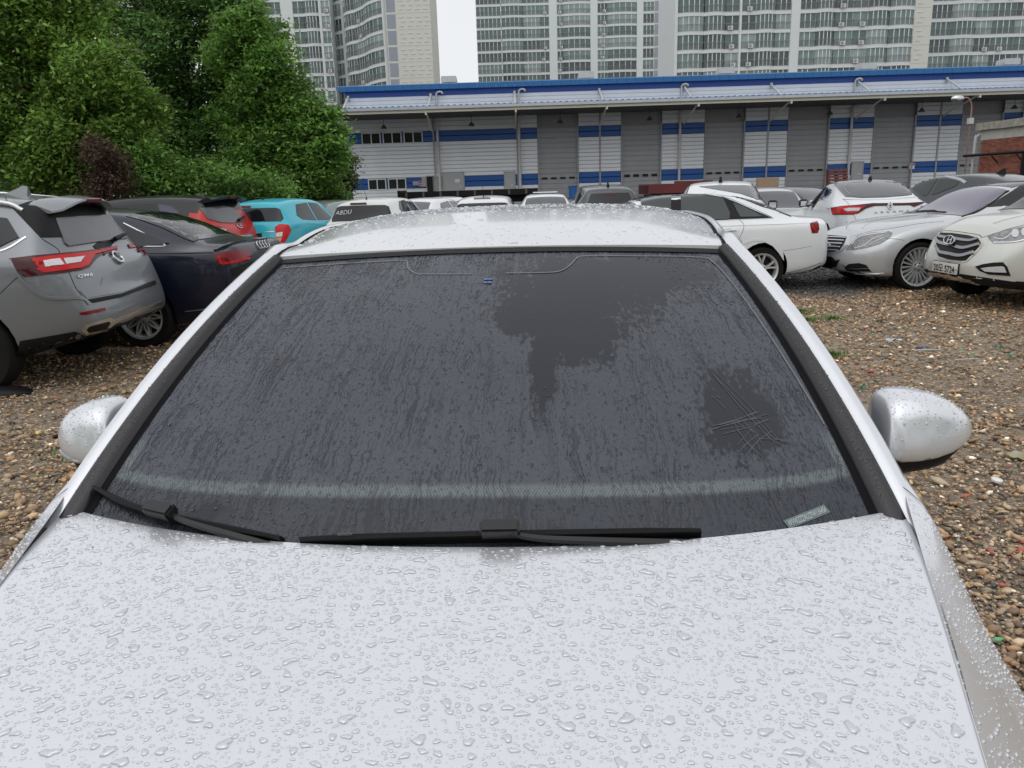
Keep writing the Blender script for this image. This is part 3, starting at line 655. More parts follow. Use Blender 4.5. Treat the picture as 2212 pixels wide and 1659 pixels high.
# --- 7 dark grey sport utility behind the roof
DGREY = paint('dark grey paint', (.06, .065, .072), metal=.4)
c = Car('dark_grey_sport_utility', 'dark grey sport utility with black fin, between the white cars', SUV, DGREY, -91)
c.put((4.25, 0, 1.56), px=c3(1770, 128), Y=19.5)
c.wheels(.24, 8, 'plain')
c.on('rear_window', [(4.35, -.56, 1.18), (4.35, .56, 1.18), (4.35, .46, 1.46), (4.35, -.46, 1.46)], (-1, 0, -.3), GLASSD)
c.px('stop_lamp', PP(c3, (1738, 122), (1805, 120), (1806, 132), (1738, 134)), REDD, off=.01)
c.on('tail_light', [(4.5, -.9, .92), (4.66, -.5, .95), (4.66, -.5, 1.05), (4.5, -.9, 1.06)], (-1, .6, 0), REDL, mirror=True)
c.fin(3.75, BLACKP, h=.12, l=.2)
c.side_windows([[(1.75, 1.10), (2.2, 1.44), (2.75, 1.50), (2.75, 1.11)], [(2.83, 1.11), (2.83, 1.50), (3.5, 1.475), (3.55, 1.13)], [(3.62, 1.14), (3.60, 1.465), (4.0, 1.41), (3.95, 1.17)]])
c.on('windscreen', [(1.12, -.62, 1.1), (1.12, .62, 1.1), (1.72, .56, 1.5), (1.72, -.56, 1.5)], (.5, 0, -.86), GLASSD)
# --- 8 to 11 cars standing further back, mostly hidden
far = [('white_saloon', 'white saloon roof just right of the hatchback with writing', WHITEP, c3(665, 152), 21.0, 72, 2.5), ('white_saloon', 'white saloon farther back with pale windscreen, left of the second hatchback', WHITEP, c3(765, 146), 23.5, 72, 2.5),
       ('white_saloon', 'white saloon with raised sunroof between the hatchback and the dark sport utility', WHITEP, c3(1395, 126), 24.0, 88, 2.9), ('green_grey_saloon', 'green-grey car sliver beside the bright cyan hatchback', paint('green grey paint', (.20, .24, .24), metal=.4), c3(75, 178), 20.0, 70, 2.4),
       ('dark_saloon', 'dark saloon half hidden between the two white coupes', DGREY, c5(775, 765), 21.0, -70, 2.9), ('pale_saloon', 'pale saloon half hidden behind the white coupe with black fin', paint('pale paint', (.5, .52, .52), metal=.3), c5(640, 758), 20.5, 80, 2.9)]
for nm, lb, pm, p_, Y, th, ax in far:
    c = Car(nm, lb, SEDAN, pm, th); c.put((ax, 0, 1.45), px=p_, Y=Y); c.wheels(.22, 8, 'plain'); std_sedan(c, GLASSG)
    c.on('headlight', [(.05, -.45, .62), (.35, -.85, .66), (.5, -.88, .74), (.12, -.5, .70)], (1, .8, 0), LAMPG, mirror=True); c.mirrors(2.0, 1.02, pm)
    if 'sunroof' in lb:
        b_ = MB(); b_.box(2.5, 3.1, -.36, .36, 1.47, 1.50); b_.build('raised_sunroof', WHITEP, c.root, 40)
# --- 12 white saloon on the right
c = Car('white_saloon', 'white saloon seen from its side with black-framed windows, right behind the silver car', SEDAN, WHITEP, 1)
c.put((3.832, -.83, 0), px=(1640, 628), z=0)
c.wheels(.24, 5, 'vee', w=.24)
wf = c.px('window_frame', PP(r3, (10, 300), (200, 250), (480, 235), (760, 243), (960, 272), (1100, 325), (1300, 415), (1480, 492), (1330, 500), (1100, 508), (830, 522), (400, 545), (60, 560)), BLACKP, off=.012, mirror=True, n=24)
c.px('side_window', PP(r3, (65, 305), (180, 268), (395, 252), (385, 540), (80, 555)), GLASSB, off=.018, mirror=True)
c.px('side_window', PP(r3, (498, 250), (720, 252), (955, 285), (1030, 440), (1025, 510), (820, 520), (500, 535)), GLASSB, off=.018, mirror=True)
c.px('side_window', PP(r3, (1062, 330), (1200, 385), (1395, 485), (1145, 488), (1110, 430)), GLASSB, off=.018, mirror=True)
c.strip_px('window_chrome', PP(r3, (40, 292), (250, 240), (480, 222), (760, 232), (960, 262), (1110, 312), (1320, 405), (1490, 485), (1480, 498), (1300, 505), (1100, 512), (840, 527)), .014, CHROME, mirror=True)
c.px('rear_window', PP(r3, (1090, 232), (1200, 268), (1640, 428), (1600, 432), (1380, 370), (1180, 290), (1105, 250)), GLASSD, off=.007)
c.on('rear_window', [(3.62, -.50, 1.4), (3.62, .50, 1.4), (4.32, .58, 1), (4.32, -.58, 1)], (-.45, 0, -.89), GLASSD)
tl = c.px('tail_light', PP(r3, (1905, 550), (1985, 528), (2000, 560), (2005, 610), (1990, 655), (1928, 660), (1912, 600)), REDL, off=.006)
c.strip_px('lamp_core', PP(r3, (1925, 565), (1940, 610), (1985, 640)), .03, REDB, h=.012, parent=tl)
c.mirror(tl)
c.strip_px('door_seam', PP(r3, (1140, 515), (1182, 560), (1180, 620), (1140, 710), (1095, 785)), .007, SEAM, h=.0015, mirror=True)
c.strip_px('fuel_flap_seam', PP(r3, (1610, 853), (1760, 830), (1925, 800)), .005, SEAM, h=.001)
c.strip_px('shoulder_crease', PP(r3, (850, 585), (1200, 572), (1600, 560), (1900, 548)), .016, WHITEP, h=.008, mirror=True)
c.strip_px('sill_crease', PP(r3, (1650, 1092), (1850, 1045), (2030, 980)), .012, SEAM, h=.001)
hd = c.strip_px('door_handle', PP(r3, (948, 640), (1020, 630), (1105, 625)), .028, WHITEP, h=.028, mirror=True)
c.px('handle_recess', PP(r3, (960, 632), (985, 612), (1040, 605), (1065, 622), (1060, 650), (985, 655)), M('handle hollow', (.5, .51, .52), rough=.4), off=.0015)
c.px('wheel_arch_lip', PP(r3, (1130, 830), (1200, 775), (1300, 745), (1400, 748), (1500, 800), (1570, 880), (1620, 960), (1612, 850), (1530, 765), (1420, 722), (1290, 720), (1180, 760)), WHITEP, off=.006)
c.px('rear_diffuser', PP(r3, (1890, 1075), (2025, 1000), (2010, 1030), (1960, 1070)), BLACKP, off=.006)
c.on('sunroof_glass', [(2.15, -.5, 1.4), (2.15, .5, 1.4), (2.9, .5, 1.4), (2.9, -.5, 1.4)], (0, 0, -1), GLASSD, off=.006)
c.on('windscreen', [(1.32, -.66, 1), (1.32, .66, 1), (1.95, .54, 1.4), (1.95, -.54, 1.4)], (.5, 0, -.86), GLASSD)
c.fin(3.25, WHITEP, h=.05, l=.13)
c.on('headlight', [(.05, -.45, .62), (.35, -.85, .66), (.5, -.88, .74), (.12, -.5, .70)], (1, .8, 0), LAMPG, mirror=True)
c.mirrors(2.0, 1.02, WHITEP)
# --- 13 white coupe crossover with lettering
def coupe(c, pm):
    c.wheels(.23, 10, 'plain')
    c.on('windscreen', [(1.1, -.62, 1.1), (1.1, .62, 1.1), (1.77, .54, 1.5), (1.77, -.54, 1.5)], (.5, 0, -.86), GLASSD)
    c.on('headlight', [(.05, -.5, .76), (.35, -.85, .84), (.5, -.88, .9), (.12, -.55, .86)], (1, .8, 0), LAMPG, mirror=True)
    c.mirrors(1.72, 1.08, BLACKP)
c = Car('white_coupe_crossover', 'white fastback crossover with letters spelled across its tailgate', COUPE, WHITEP, -98)
c.put((4.53, 0, 1.05), px=r2(808, 425), Y=15.2)
coupe(c, WHITEP)
c.px('rear_window', PP(r2, (228, 205), (330, 180), (520, 165), (760, 165), (900, 172), (990, 230), (1062, 295), (1000, 318), (760, 338), (520, 345), (345, 332), (290, 275)), GLASSG, off=.016, n=30)
c.strip_px('defroster_line', PP(r2, (560, 182), (420, 190), (335, 225), (360, 275), (440, 318), (700, 318), (960, 300), (985, 280), (920, 200), (760, 178)), .006, CHROMED, h=.019)
c.px('side_window', PP(r2, (-90, 250), (-60, 215), (20, 175), (70, 185), (75, 260), (60, 370), (-100, 395)), GLASSD, off=.009)
c.px('side_window', PP(r2, (100, 200), (150, 235), (192, 285), (170, 310), (80, 360)), GLASSD, off=.009)
c.px('side_window', PP(c5, (735, 845), (760, 800), (820, 742), (895, 722), (850, 835)), GLASSD, off=.009)
c.px('side_window', PP(c5, (862, 832), (905, 725), (985, 740), (1000, 760), (960, 818)), GLASSD, off=.009)
tl = c.px('tail_light', PP(r2, (192, 448), (300, 432), (450, 420), (620, 402), (790, 400), (790, 425), (650, 428), (560, 455), (480, 505), (420, 518), (210, 520)), REDD, off=.012, depth=.02, n=24)
c.px('lamp_core', PP(r2, (200, 455), (300, 440), (560, 425), (520, 450), (420, 445), (330, 455), (330, 495), (420, 500), (450, 510), (215, 512)), REDB, off=.018, parent=tl, n=24)
c.px('reversing_lamp', PP(r2, (328, 462), (395, 450), (500, 448), (480, 480), (360, 485)), CLEARL, off=.020, parent=tl)
c.px('tail_light', PP(r2, (830, 400), (980, 398), (1150, 388), (1180, 380), (1165, 398), (1060, 440), (1020, 420), (830, 425)), REDD, off=.010, depth=.02, n=24)
for (k, ww) in ((1.0, .012), (.5, .010)):
    c.strip_px('badge', PP(r2, (806, 425 - 36 * k), (806 + 27 * k, 428), (810, 428 + 36 * k), (808 - 27 * k, 428), (806, 425 - 36 * k)), ww * 1.4, CHROME, h=.03, k=2)
c.px('badge_field', PP(r2, (806, 389), (833, 428), (810, 464), (781, 428)), BLACKP, off=.016)
me = text_mesh('ARKANA', .1, .003, space=2.0, bold=.0)
xs = [v.co.x for v in me.vertices]; x0, x1 = min(xs), max(xs); ys = [v.co.y for v in me.vertices]; y0, y1 = min(ys), max(ys)
for v in me.vertices:
    a = (v.co.x - x0) / (x1 - x0); b = (v.co.y - y0) / (y1 - y0)
    p, n_ = c.hit_px(*r2(642 + a * 370, 509 - b * 20 - a * 20)); v.co = p + n_ * (.006 + v.co.z)
link('lettering', me, M('smoked lettering', (.16, .165, .17), rough=.3, metal=.5), c.root)
c.strip_px('tailgate_seam', PP(r2, (312, 355), (370, 400), (400, 470), (440, 545), (455, 575)), .007, SEAM, h=.0015)
c.strip_px('boot_lip', PP(r2, (330, 352), (520, 362), (780, 358), (1000, 340), (1120, 325)), .05, WHITEP, h=.016)
c.strip_px('window_chrome', PP(r2, (-100, 402), (60, 376), (150, 335), (196, 290)), .016, CHROME)
c.fin(3.05, BLACKP, h=.10, l=.18)
c.strip_on('roof_ditch', [(1.9, -.55, 1.5), (2.6, -.56, 1.5), (3.3, -.55, 1.5), (3.8, -.57, 1.4)], (0, 0, -1), .03, BLACKP, h=.002, mirror=True)
# --- 14 second white coupe crossover
c = Car('white_coupe_crossover', 'white fastback crossover with black fin, behind the side of the white saloon', COUPE, WHITEP, -106)
c.put((3.1, 0, 1.57), px=r3(932, 104), Y=14.6, dz=.06)
coupe(c, WHITEP)
c.px('rear_window', PP(r3, (700, 152), (900, 140), (1200, 140), (1300, 150), (1420, 270), (1415, 295), (1340, 296), (1150, 230)), GLASSG, off=.009)
c.px('tail_light', PP(r3, (1510, 375), (1545, 372), (1580, 392), (1570, 402), (1530, 392)), REDL, off=.01)
c.on('tail_light', [(4.45, .9, .98), (4.57, .4, 1.0), (4.57, .4, 1.09), (4.45, .9, 1.09)], (-1, -.5, 0), REDD, off=.008, mirror=True)
c.side_windows([[(1.75, 1.06), (2.2, 1.38), (2.7, 1.44), (2.7, 1.07)], [(2.78, 1.07), (2.78, 1.44), (3.3, 1.40), (3.6, 1.26), (3.55, 1.12)]])
c.fin(3.02, BLACKP, h=.11, l=.19)
c.strip_on('roof_ditch', [(1.9, -.55, 1.5), (2.6, -.56, 1.5), (3.3, -.55, 1.5), (3.8, -.57, 1.4)], (0, 0, -1), .03, BLACKP, h=.002, mirror=True)
# --- 15 grey sport utility behind the limousine
SILV = paint('silver paint', (.42, .44, .46), metal=.55)
c = Car('grey_coupe_crossover', 'grey crossover with dark roof and black fin, between the white fastback and brick building', COUPE, DGREY, -68)
c.put((3.2, 0, 1.575), px=r2(1965, 96), Y=16.2, dz=.06)
coupe(c, DGREY)
c.px('side_window', PP(r2, (1040, 250), (1100, 195), (1200, 150), (1310, 140), (1200, 320), (1150, 325)), GLASSB, off=.009)
c.px('side_window', PP(r2, (1240, 310), (1330, 148), (1460, 150), (1535, 175), (1500, 220), (1300, 300)), GLASSB, off=.009)
c.strip_px('window_chrome', PP(r2, (1030, 240), (1100, 175), (1220, 125), (1380, 115), (1540, 150), (1600, 185)), .07, SILV, h=.01)
c.fin(3.1, BLACKP, h=.12, l=.2)
# --- 16 silver limousine
SILVER = paint('silver metallic paint', (.55, .565, .58), metal=.45, rough=.3)
c = Car('silver_limousine', 'silver limousine with chrome slatted grille and many-spoked wheels, nose towards the white saloon', LIMO, SILVER, 5)
c.put((.86, -.83, 0), px=(1972, 625), z=0)
c.wheels(.275, 20, 'thin', w=.25)
g = c.px('grille', PP(r2, (68, 745), (100, 702), (180, 695), (400, 722), (410, 748), (372, 840), (300, 905), (240, 925), (110, 935), (85, 880), (66, 800)), CHROME, off=.012, depth=.03, n=24)
c.px('grille_opening', PP(r2, (74, 750), (110, 735), (180, 738), (358, 755), (335, 820), (285, 890), (230, 908), (120, 915), (95, 880), (75, 800)), BLACKP, off=.020, parent=g)
for y0, y1, xa, xb in ((758, 768, 78, 352), (790, 800, 78, 335), (825, 832, 85, 318), (857, 864, 92, 298), (888, 893, 102, 278)):
    c.strip_px('grille_slat', PP(r2, (xa, y0), ((xa + xb) / 2, (y0 + y1) / 2 - 2), (xb, y1)), .022, CHROME, h=.034, parent=g)
c.strip_px('grille_slat', PP(r2, (165, 738), (140, 820), (118, 912)), .018, CHROME, h=.036, parent=g)
hl = c.px('headlight', PP(r2, (345, 888), (400, 820), (470, 745), (600, 710), (790, 693), (838, 712), (800, 770), (700, 830), (560, 868), (430, 890)), LAMPG, off=.006, n=24)
c.strip_px('lamp_brow', PP(r2, (410, 830), (480, 760), (600, 728), (780, 705)), .03, CLEARL, h=.012, parent=hl)
c.strip_px('lamp_bar', PP(r2, (440, 870), (540, 845), (620, 780), (740, 735)), .02, CLEARL, h=.012, parent=hl)
c.strip_px('lamp_bar', PP(r2, (590, 840), (660, 800), (760, 755)), .015, CLEARL, h=.012, parent=hl)
c.mirror(hl)
c.px('lower_intake', PP(r2, (95, 955), (200, 960), (240, 1000), (285, 985), (250, 1060), (180, 1080), (90, 1060)), BLACKP, off=.006)
ai = c.px('air_intake', PP(r2, (335, 1070), (380, 1035), (480, 1025), (560, 1045), (615, 1115), (400, 1112), (350, 1098)), BLACKP, off=.006)
c.strip_px('intake_chrome', PP(r2, (340, 1080), (460, 1084), (590, 1080)), .012, CHROME, h=.014, parent=ai); c.mirror(ai)
c.strip_px('bonnet_seam', PP(r2, (418, 745), (600, 695), (840, 660), (1100, 615), (1370, 590)), .007, SEAM, h=.0015, mirror=True)
c.strip_px('bumper_seam', PP(r2, (800, 768), (880, 775), (960, 788)), .006, SEAM, h=.0015, mirror=True)
c.strip_px('bonnet_crease', PP(r2, (300, 640), (600, 572), (900, 530), (1250, 500)), .02, SILVER, h=.008, mirror=True)
c.strip_px('bumper_lip', PP(r2, (90, 1095), (300, 1130), (600, 1140), (745, 1135)), .03, SILVER, h=.014)
c.px('bumper_skirt', PP(r2, (70, 1085), (230, 1118), (360, 1158), (700, 1200), (640, 1212), (420, 1195), (200, 1135), (70, 1100)), BLACKP, off=.007)
c.on('windscreen', [(1.56, -.72, 1.05), (1.52, -.3, 1.05), (1.52, .3, 1.05), (1.56, .72, 1.05), (1.95, .66, 1.3), (2.33, .565, 1.4), (2.36, .2, 1.4), (2.36, -.2, 1.4), (2.33, -.565, 1.4), (1.95, -.66, 1.3)], (.45, 0, -.9), GLASSV, off=.008, n=22)
c.strip_on('windscreen_edge', [(1.55, .74, 1.05), (1.95, .68, 1.25), (2.34, .58, 1.4)], (.45, 0, -.9), .03, BLACKP, h=.012, mirror=True)
c.strip_px('wiper', PP(r2, (1090, 488), (1250, 492), (1395, 500)), .03, BLACKP, h=.02)
c.strip_px('wiper', PP(r2, (1140, 488), (1270, 484), (1300, 495)), .02, BLACKP, h=.024)
c.px('side_window', PP(r2, (1830, 440), (1960, 350), (2090, 270), (2212, 195), (2330, 160), (2330, 400)), GLASSD, off=.009)
c.on('roof_glass', [(2.45, -.52, 1.4), (2.45, .52, 1.4), (3.5, .52, 1.4), (3.5, -.52, 1.4)], (0, 0, -1), GLASSD, off=.006)
c.side_windows([[(2.2, 1.06), (2.55, 1.34), (3.1, 1.40), (3.1, 1.06)], [(3.2, 1.06), (3.2, 1.40), (3.8, 1.36), (4.1, 1.14), (4.05, 1.07)]], off=.006)
c.strip_on('window_chrome', [(2.05, -.95, 1.03), (2.5, -.95, 1.37), (3.1, -.95, 1.43), (3.8, -.95, 1.39), (4.2, -.95, 1.1)], (0, 1, 0), .02, CHROME, mirror=True)
hb = c.cast((.22, 0, 1), (0, 0, -1))[0]
b_ = MB(); b_.tube([hb, hb + Vector((0, 0, .03))], .006, n=6)
cc = hb + Vector((0, 0, .068)); b_.tube([cc + Vector((0, .038 * math.cos(a), .038 * math.sin(a))) for a in np.linspace(0, 2 * math.pi, 21)], .004, n=5, cap=False)
for a in (90, 210, 330): b_.tube([cc, cc + Vector((0, .037 * math.cos(R(a)), .037 * math.sin(R(a))))], [.006, .002], n=5)
b_.build('bonnet_star', CHROME, c.root, 60)
c.mirrors(2.12, 1.06, SILVER)
# --- 17 pearl crossover with number plate, right edge
PEARL = paint('pearl silver paint', (.60, .61, .57), metal=.3, rough=.3)
c = Car('pearl_crossover', 'pearl silver crossover with hexagonal black grille and white number plate, at the right edge', CROSS, PEARL, 4)
c.put((.88, .80, 0), px=(2092, 634), z=0)
c.wheels(.23, 8, 'plain')
g = c.px('grille', PP(r4, (350, 520), (440, 458), (640, 465), (900, 500), (1080, 550), (1140, 650), (1100, 720), (1000, 830), (860, 960), (780, 972), (560, 950), (400, 900), (355, 800)), CHROMED, off=.010, depth=.03, n=24)
c.px('grille_opening', PP(r4, (375, 545), (450, 490), (640, 498), (900, 535), (1050, 580), (1095, 655), (1050, 730), (850, 940), (770, 945), (560, 920), (410, 870), (372, 780)), BLACKP, off=.016, parent=g, n=24)
for pts in (((400, 545), (470, 570), (640, 595), (900, 632), (1040, 598)), ((375, 590), (430, 660), (640, 710), (820, 745), (1080, 680)), ((378, 700), (440, 800), (620, 840), (780, 862), (990, 808))):
    c.strip_px('grille_bar', PP(r4, *pts), .055, M('dark chrome', (.30, .30, .31), rough=.25, metal=1, var=.1), h=.035, parent=g)
bd = c.px('badge', PP(r4, *[(618 + 92 * math.cos(a), 652 + 70 * math.sin(a)) for a in np.linspace(0, 2 * math.pi, 25)[:-1]]), BLACKP, off=.055, depth=.03)
c.strip_px('badge_ring', PP(r4, *[(618 + 86 * math.cos(a), 652 + 65 * math.sin(a)) for a in np.linspace(0, 2 * math.pi, 15)]), .016, CHROME, h=.066, parent=bd)
for pts in (((585, 705), (600, 650), (622, 602)), ((640, 705), (655, 650), (675, 605)), ((588, 660), (625, 655), (670, 640))): c.strip_px('badge_stroke', PP(r4, *pts), .016, CHROME, h=.066, parent=bd)
hl = c.px('headlight', PP(r4, (1195, 535), (1350, 480), (1560, 425), (1792, 380), (1900, 370), (1900, 600), (1600, 648), (1290, 652), (1230, 600)), LAMPG, off=.006, n=24)
for k in (0, 1):
    cx_ = 1650 + 160 * k; c.px('lamp_lens', PP(r4, *[(cx_ + 62 * math.cos(a), 500 - 20 * k + 68 * math.sin(a)) for a in np.linspace(0, 2 * math.pi, 17)[:-1]]), CLEARL, off=.014, parent=hl)
c.strip_px('lamp_strip', PP(r4, (1310, 572), (1420, 590), (1500, 570), (1590, 495)), .022, CLEARL, h=.012, parent=hl)
c.strip_px('lamp_strip', PP(r4, (1290, 645), (1600, 640), (1800, 600)), .02, CHROME, h=.012, parent=hl)
pl = c.px('number_plate', PP(r4, (330, 930), (745, 992), (728, 1165), (315, 1095)), BLACKP, off=.018, depth=.03)
c.px('plate_face', PP(r4, (340, 938), (738, 998), (722, 1158), (322, 1090)), PLATEW, off=.026, parent=pl)
me = text_mesh('20모 5724', .1, .001, bold=.001)
xs = [v.co.x for v in me.vertices]; x0, x1 = min(xs), max(xs); ys = [v.co.y for v in me.vertices]; y0, y1 = min(ys), max(ys)
for v in me.vertices:
    a = (v.co.x - x0) / (x1 - x0); b = (v.co.y - y0) / (y1 - y0)
    p, n_ = c.hit_px(*r4(352 + a * 335 - (1 - b) * 5, 1080 + a * 56 - b * 112)); v.co = p + n_ * (.029 + v.co.z)
link('plate_number', me, PLATEK, pl)
for x, y in ((335, 1018), (712, 1080)): c.px('plate_bolt', PP(r4, *[(x + 14 * math.cos(a), y + 16 * math.sin(a)) for a in np.linspace(0, 2 * math.pi, 11)[:-1]]), CLEARL, off=.032, parent=pl)
fg = c.px('fog_lamp_surround', PP(r4, (978, 1032), (1100, 985), (1300, 950), (1470, 945), (1540, 1020), (1600, 1190), (1580, 1205), (1200, 1180), (1060, 1120)), PEARL, off=.006)
c.px('fog_lamp_recess', PP(r4, (995, 1035), (1130, 995), (1300, 970), (1450, 965), (1520, 1040), (1575, 1190), (1220, 1165), (1080, 1110)), BLACKP, off=.010, parent=fg)
c.px('fog_lamp', PP(r4, (1090, 1062), (1200, 1045), (1420, 1028), (1470, 1040), (1508, 1132), (1300, 1125), (1160, 1112)), CLEARL, off=.016, parent=fg); c.mirror(fg)
c.px('lower_bumper', PP(r4, (230, 1110), (330, 1090), (720, 1170), (760, 1150), (880, 1170), (1000, 1245), (1660, 1285), (1900, 1290), (1900, 1330), (1200, 1330), (1020, 1300), (600, 1250), (240, 1180)), BLACKP, off=.007, n=24)
sk = c.px('skid_plate', PP(r4, (232, 1120), (400, 1140), (700, 1205), (930, 1255), (980, 1300), (1052, 1390), (960, 1370), (700, 1310), (420, 1250), (240, 1210)), CHROMED, off=.014, n=24)
c.px('skid_plate_slot', PP(r4, (350, 1195), (560, 1235), (800, 1290), (830, 1320), (600, 1280), (345, 1215)), BLACKP, off=.018, parent=sk)
c.px('bumper_panel', PP(r4, (760, 1030), (960, 1020), (985, 1040), (1060, 1130), (1180, 1190), (1620, 1215), (1660, 1280), (1000, 1245), (880, 1170), (750, 1150)), PEARL, off=.006)
c.strip_px('bonnet_seam', PP(r4, (340, 525), (440, 452), (640, 455), (900, 490), (1060, 520), (1105, 556), (1200, 535), (1500, 430), (1790, 355)), .008, SEAM, h=.0015)
c.strip_px('bonnet_crease', PP(r4, (470, 440), (520, 350), (700, 230), (1000, 110), (1400, 20)), .03, PEARL, h=.012)
c.strip_px('bonnet_crease', PP(r4, (1290, 332), (1500, 270), (1790, 200)), .025, PEARL, h=.010)
c.on('windscreen', [(1.05, -.66, 1.15), (1.05, .66, 1.15), (1.70, .55, 1.5), (1.70, -.55, 1.5)], (.5, 0, -.86), GLASSD)
c.side_windows([[(1.75, 1.12), (2.15, 1.45), (2.7, 1.50), (2.7, 1.12)], [(2.78, 1.12), (2.78, 1.50), (3.4, 1.46), (3.6, 1.2), (3.5, 1.14)]])
c.mirrors(1.72, 1.14, PEARL)
# ------------------------------------------------------------------ the silver car in front of the camera
# frame: x across (right in the picture), y backwards along the car, z up; origin under the windscreen corners
hero = empty('silver_car', (-.091, 1.29, .06), R(-4.6), 'rain-beaded silver car filling the foreground, bonnet and dark windscreen towards the viewer', 'car', 'cars parked in the gravel yard')
HP = paint('silver white paint', (.765, .777, .81), metal=.58, rough=.30, beads=.0)
def hero_z(x, y):
    d = -y - .16
    return (1.005 - .10 * d - .06 * d * d if d > 0 else 1.005 + .08 * (y + .16)) - .03 * (abs(x) / .75) ** 2
_hw = pchip([(-1.05, .50), (-1.0, .52), (-.8, .565), (-.545, .629), (-.3, .690), (-.04, .752), (.05, .765)])
def y_rear(u): return -.162 + .190 * abs(u) ** 2.3
def hood_pt(u, t):
    y = -1.0 + (y_rear(u) + 1.0) * t; x = u * _hw(y); return Vector((x, y, hero_z(x, y)))
def ws_pt(u, v):
    a = abs(u); b = Vector((.748 * u, y_rear(u) - .012 * (1 - a ** 8), hero_z(.748 * u, y_rear(u)) - .026 * (1 - a ** 8)))
    t = Vector((.585 * u, .722 + .022 * a * a, 1.402 - .020 * a * a)); s_ = 4 * v * (1 - v)
    return b.lerp(t, v) + Vector((.012 * u * s_, -.010 * s_, .020 * s_))
_rw = pchip([(.70, .580), (.745, .585), (.92, .603), (1.2, .624), (1.5, .634), (1.9, .63), (2.4, .60), (2.66, .56)])
_rz = pchip([(.70, 1.402), (.76, 1.418), (1.0, 1.457), (1.4, 1.486), (1.8, 1.489), (2.3, 1.465), (2.66, 1.43)])
def roof_pt(u, t):
    y = (.724 + .022 * u * u) + t * (2.66 - .724 - .022 * u * u); a = abs(u)
    return Vector((u * _rw(y), y, _rz(y) - .020 * a * a - .030 * a ** 6 * min(1, max(0, t) / .12) ** 1.5))
def grid(fn, us, vs): 
    v = [fn(u, t) for t in vs for u in us]; n = len(us)
    return v, [(j * n + i, j * n + i + 1, (j + 1) * n + i + 1, (j + 1) * n + i) for j in range(len(vs) - 1) for i in range(n - 1)]
def sheet(name, fn, us, vs, mat, parent, smooth=180, lip=None):
    b = MB(); v, f = grid(fn, us, vs); b.add(v, f); me = pymesh(name, b.v, b.f)
    bm = bmesh.new(); bm.from_mesh(me)
    if lip:
        e = [q for q in bm.edges if q.is_boundary]; r = bmesh.ops.extrude_edge_only(bm, edges=e)
        for q in r['geom']:
            if isinstance(q, bmesh.types.BMVert): q.co += Vector(lip)
    bm.to_mesh(me); bm.free()
    o = link(name, me, mat, parent, smooth); return o
bonnet = sheet('bonnet', hood_pt, np.linspace(-1, 1, 61), np.linspace(0, 1, 31), HP, hero, 40, lip=(0, 0, -.008))
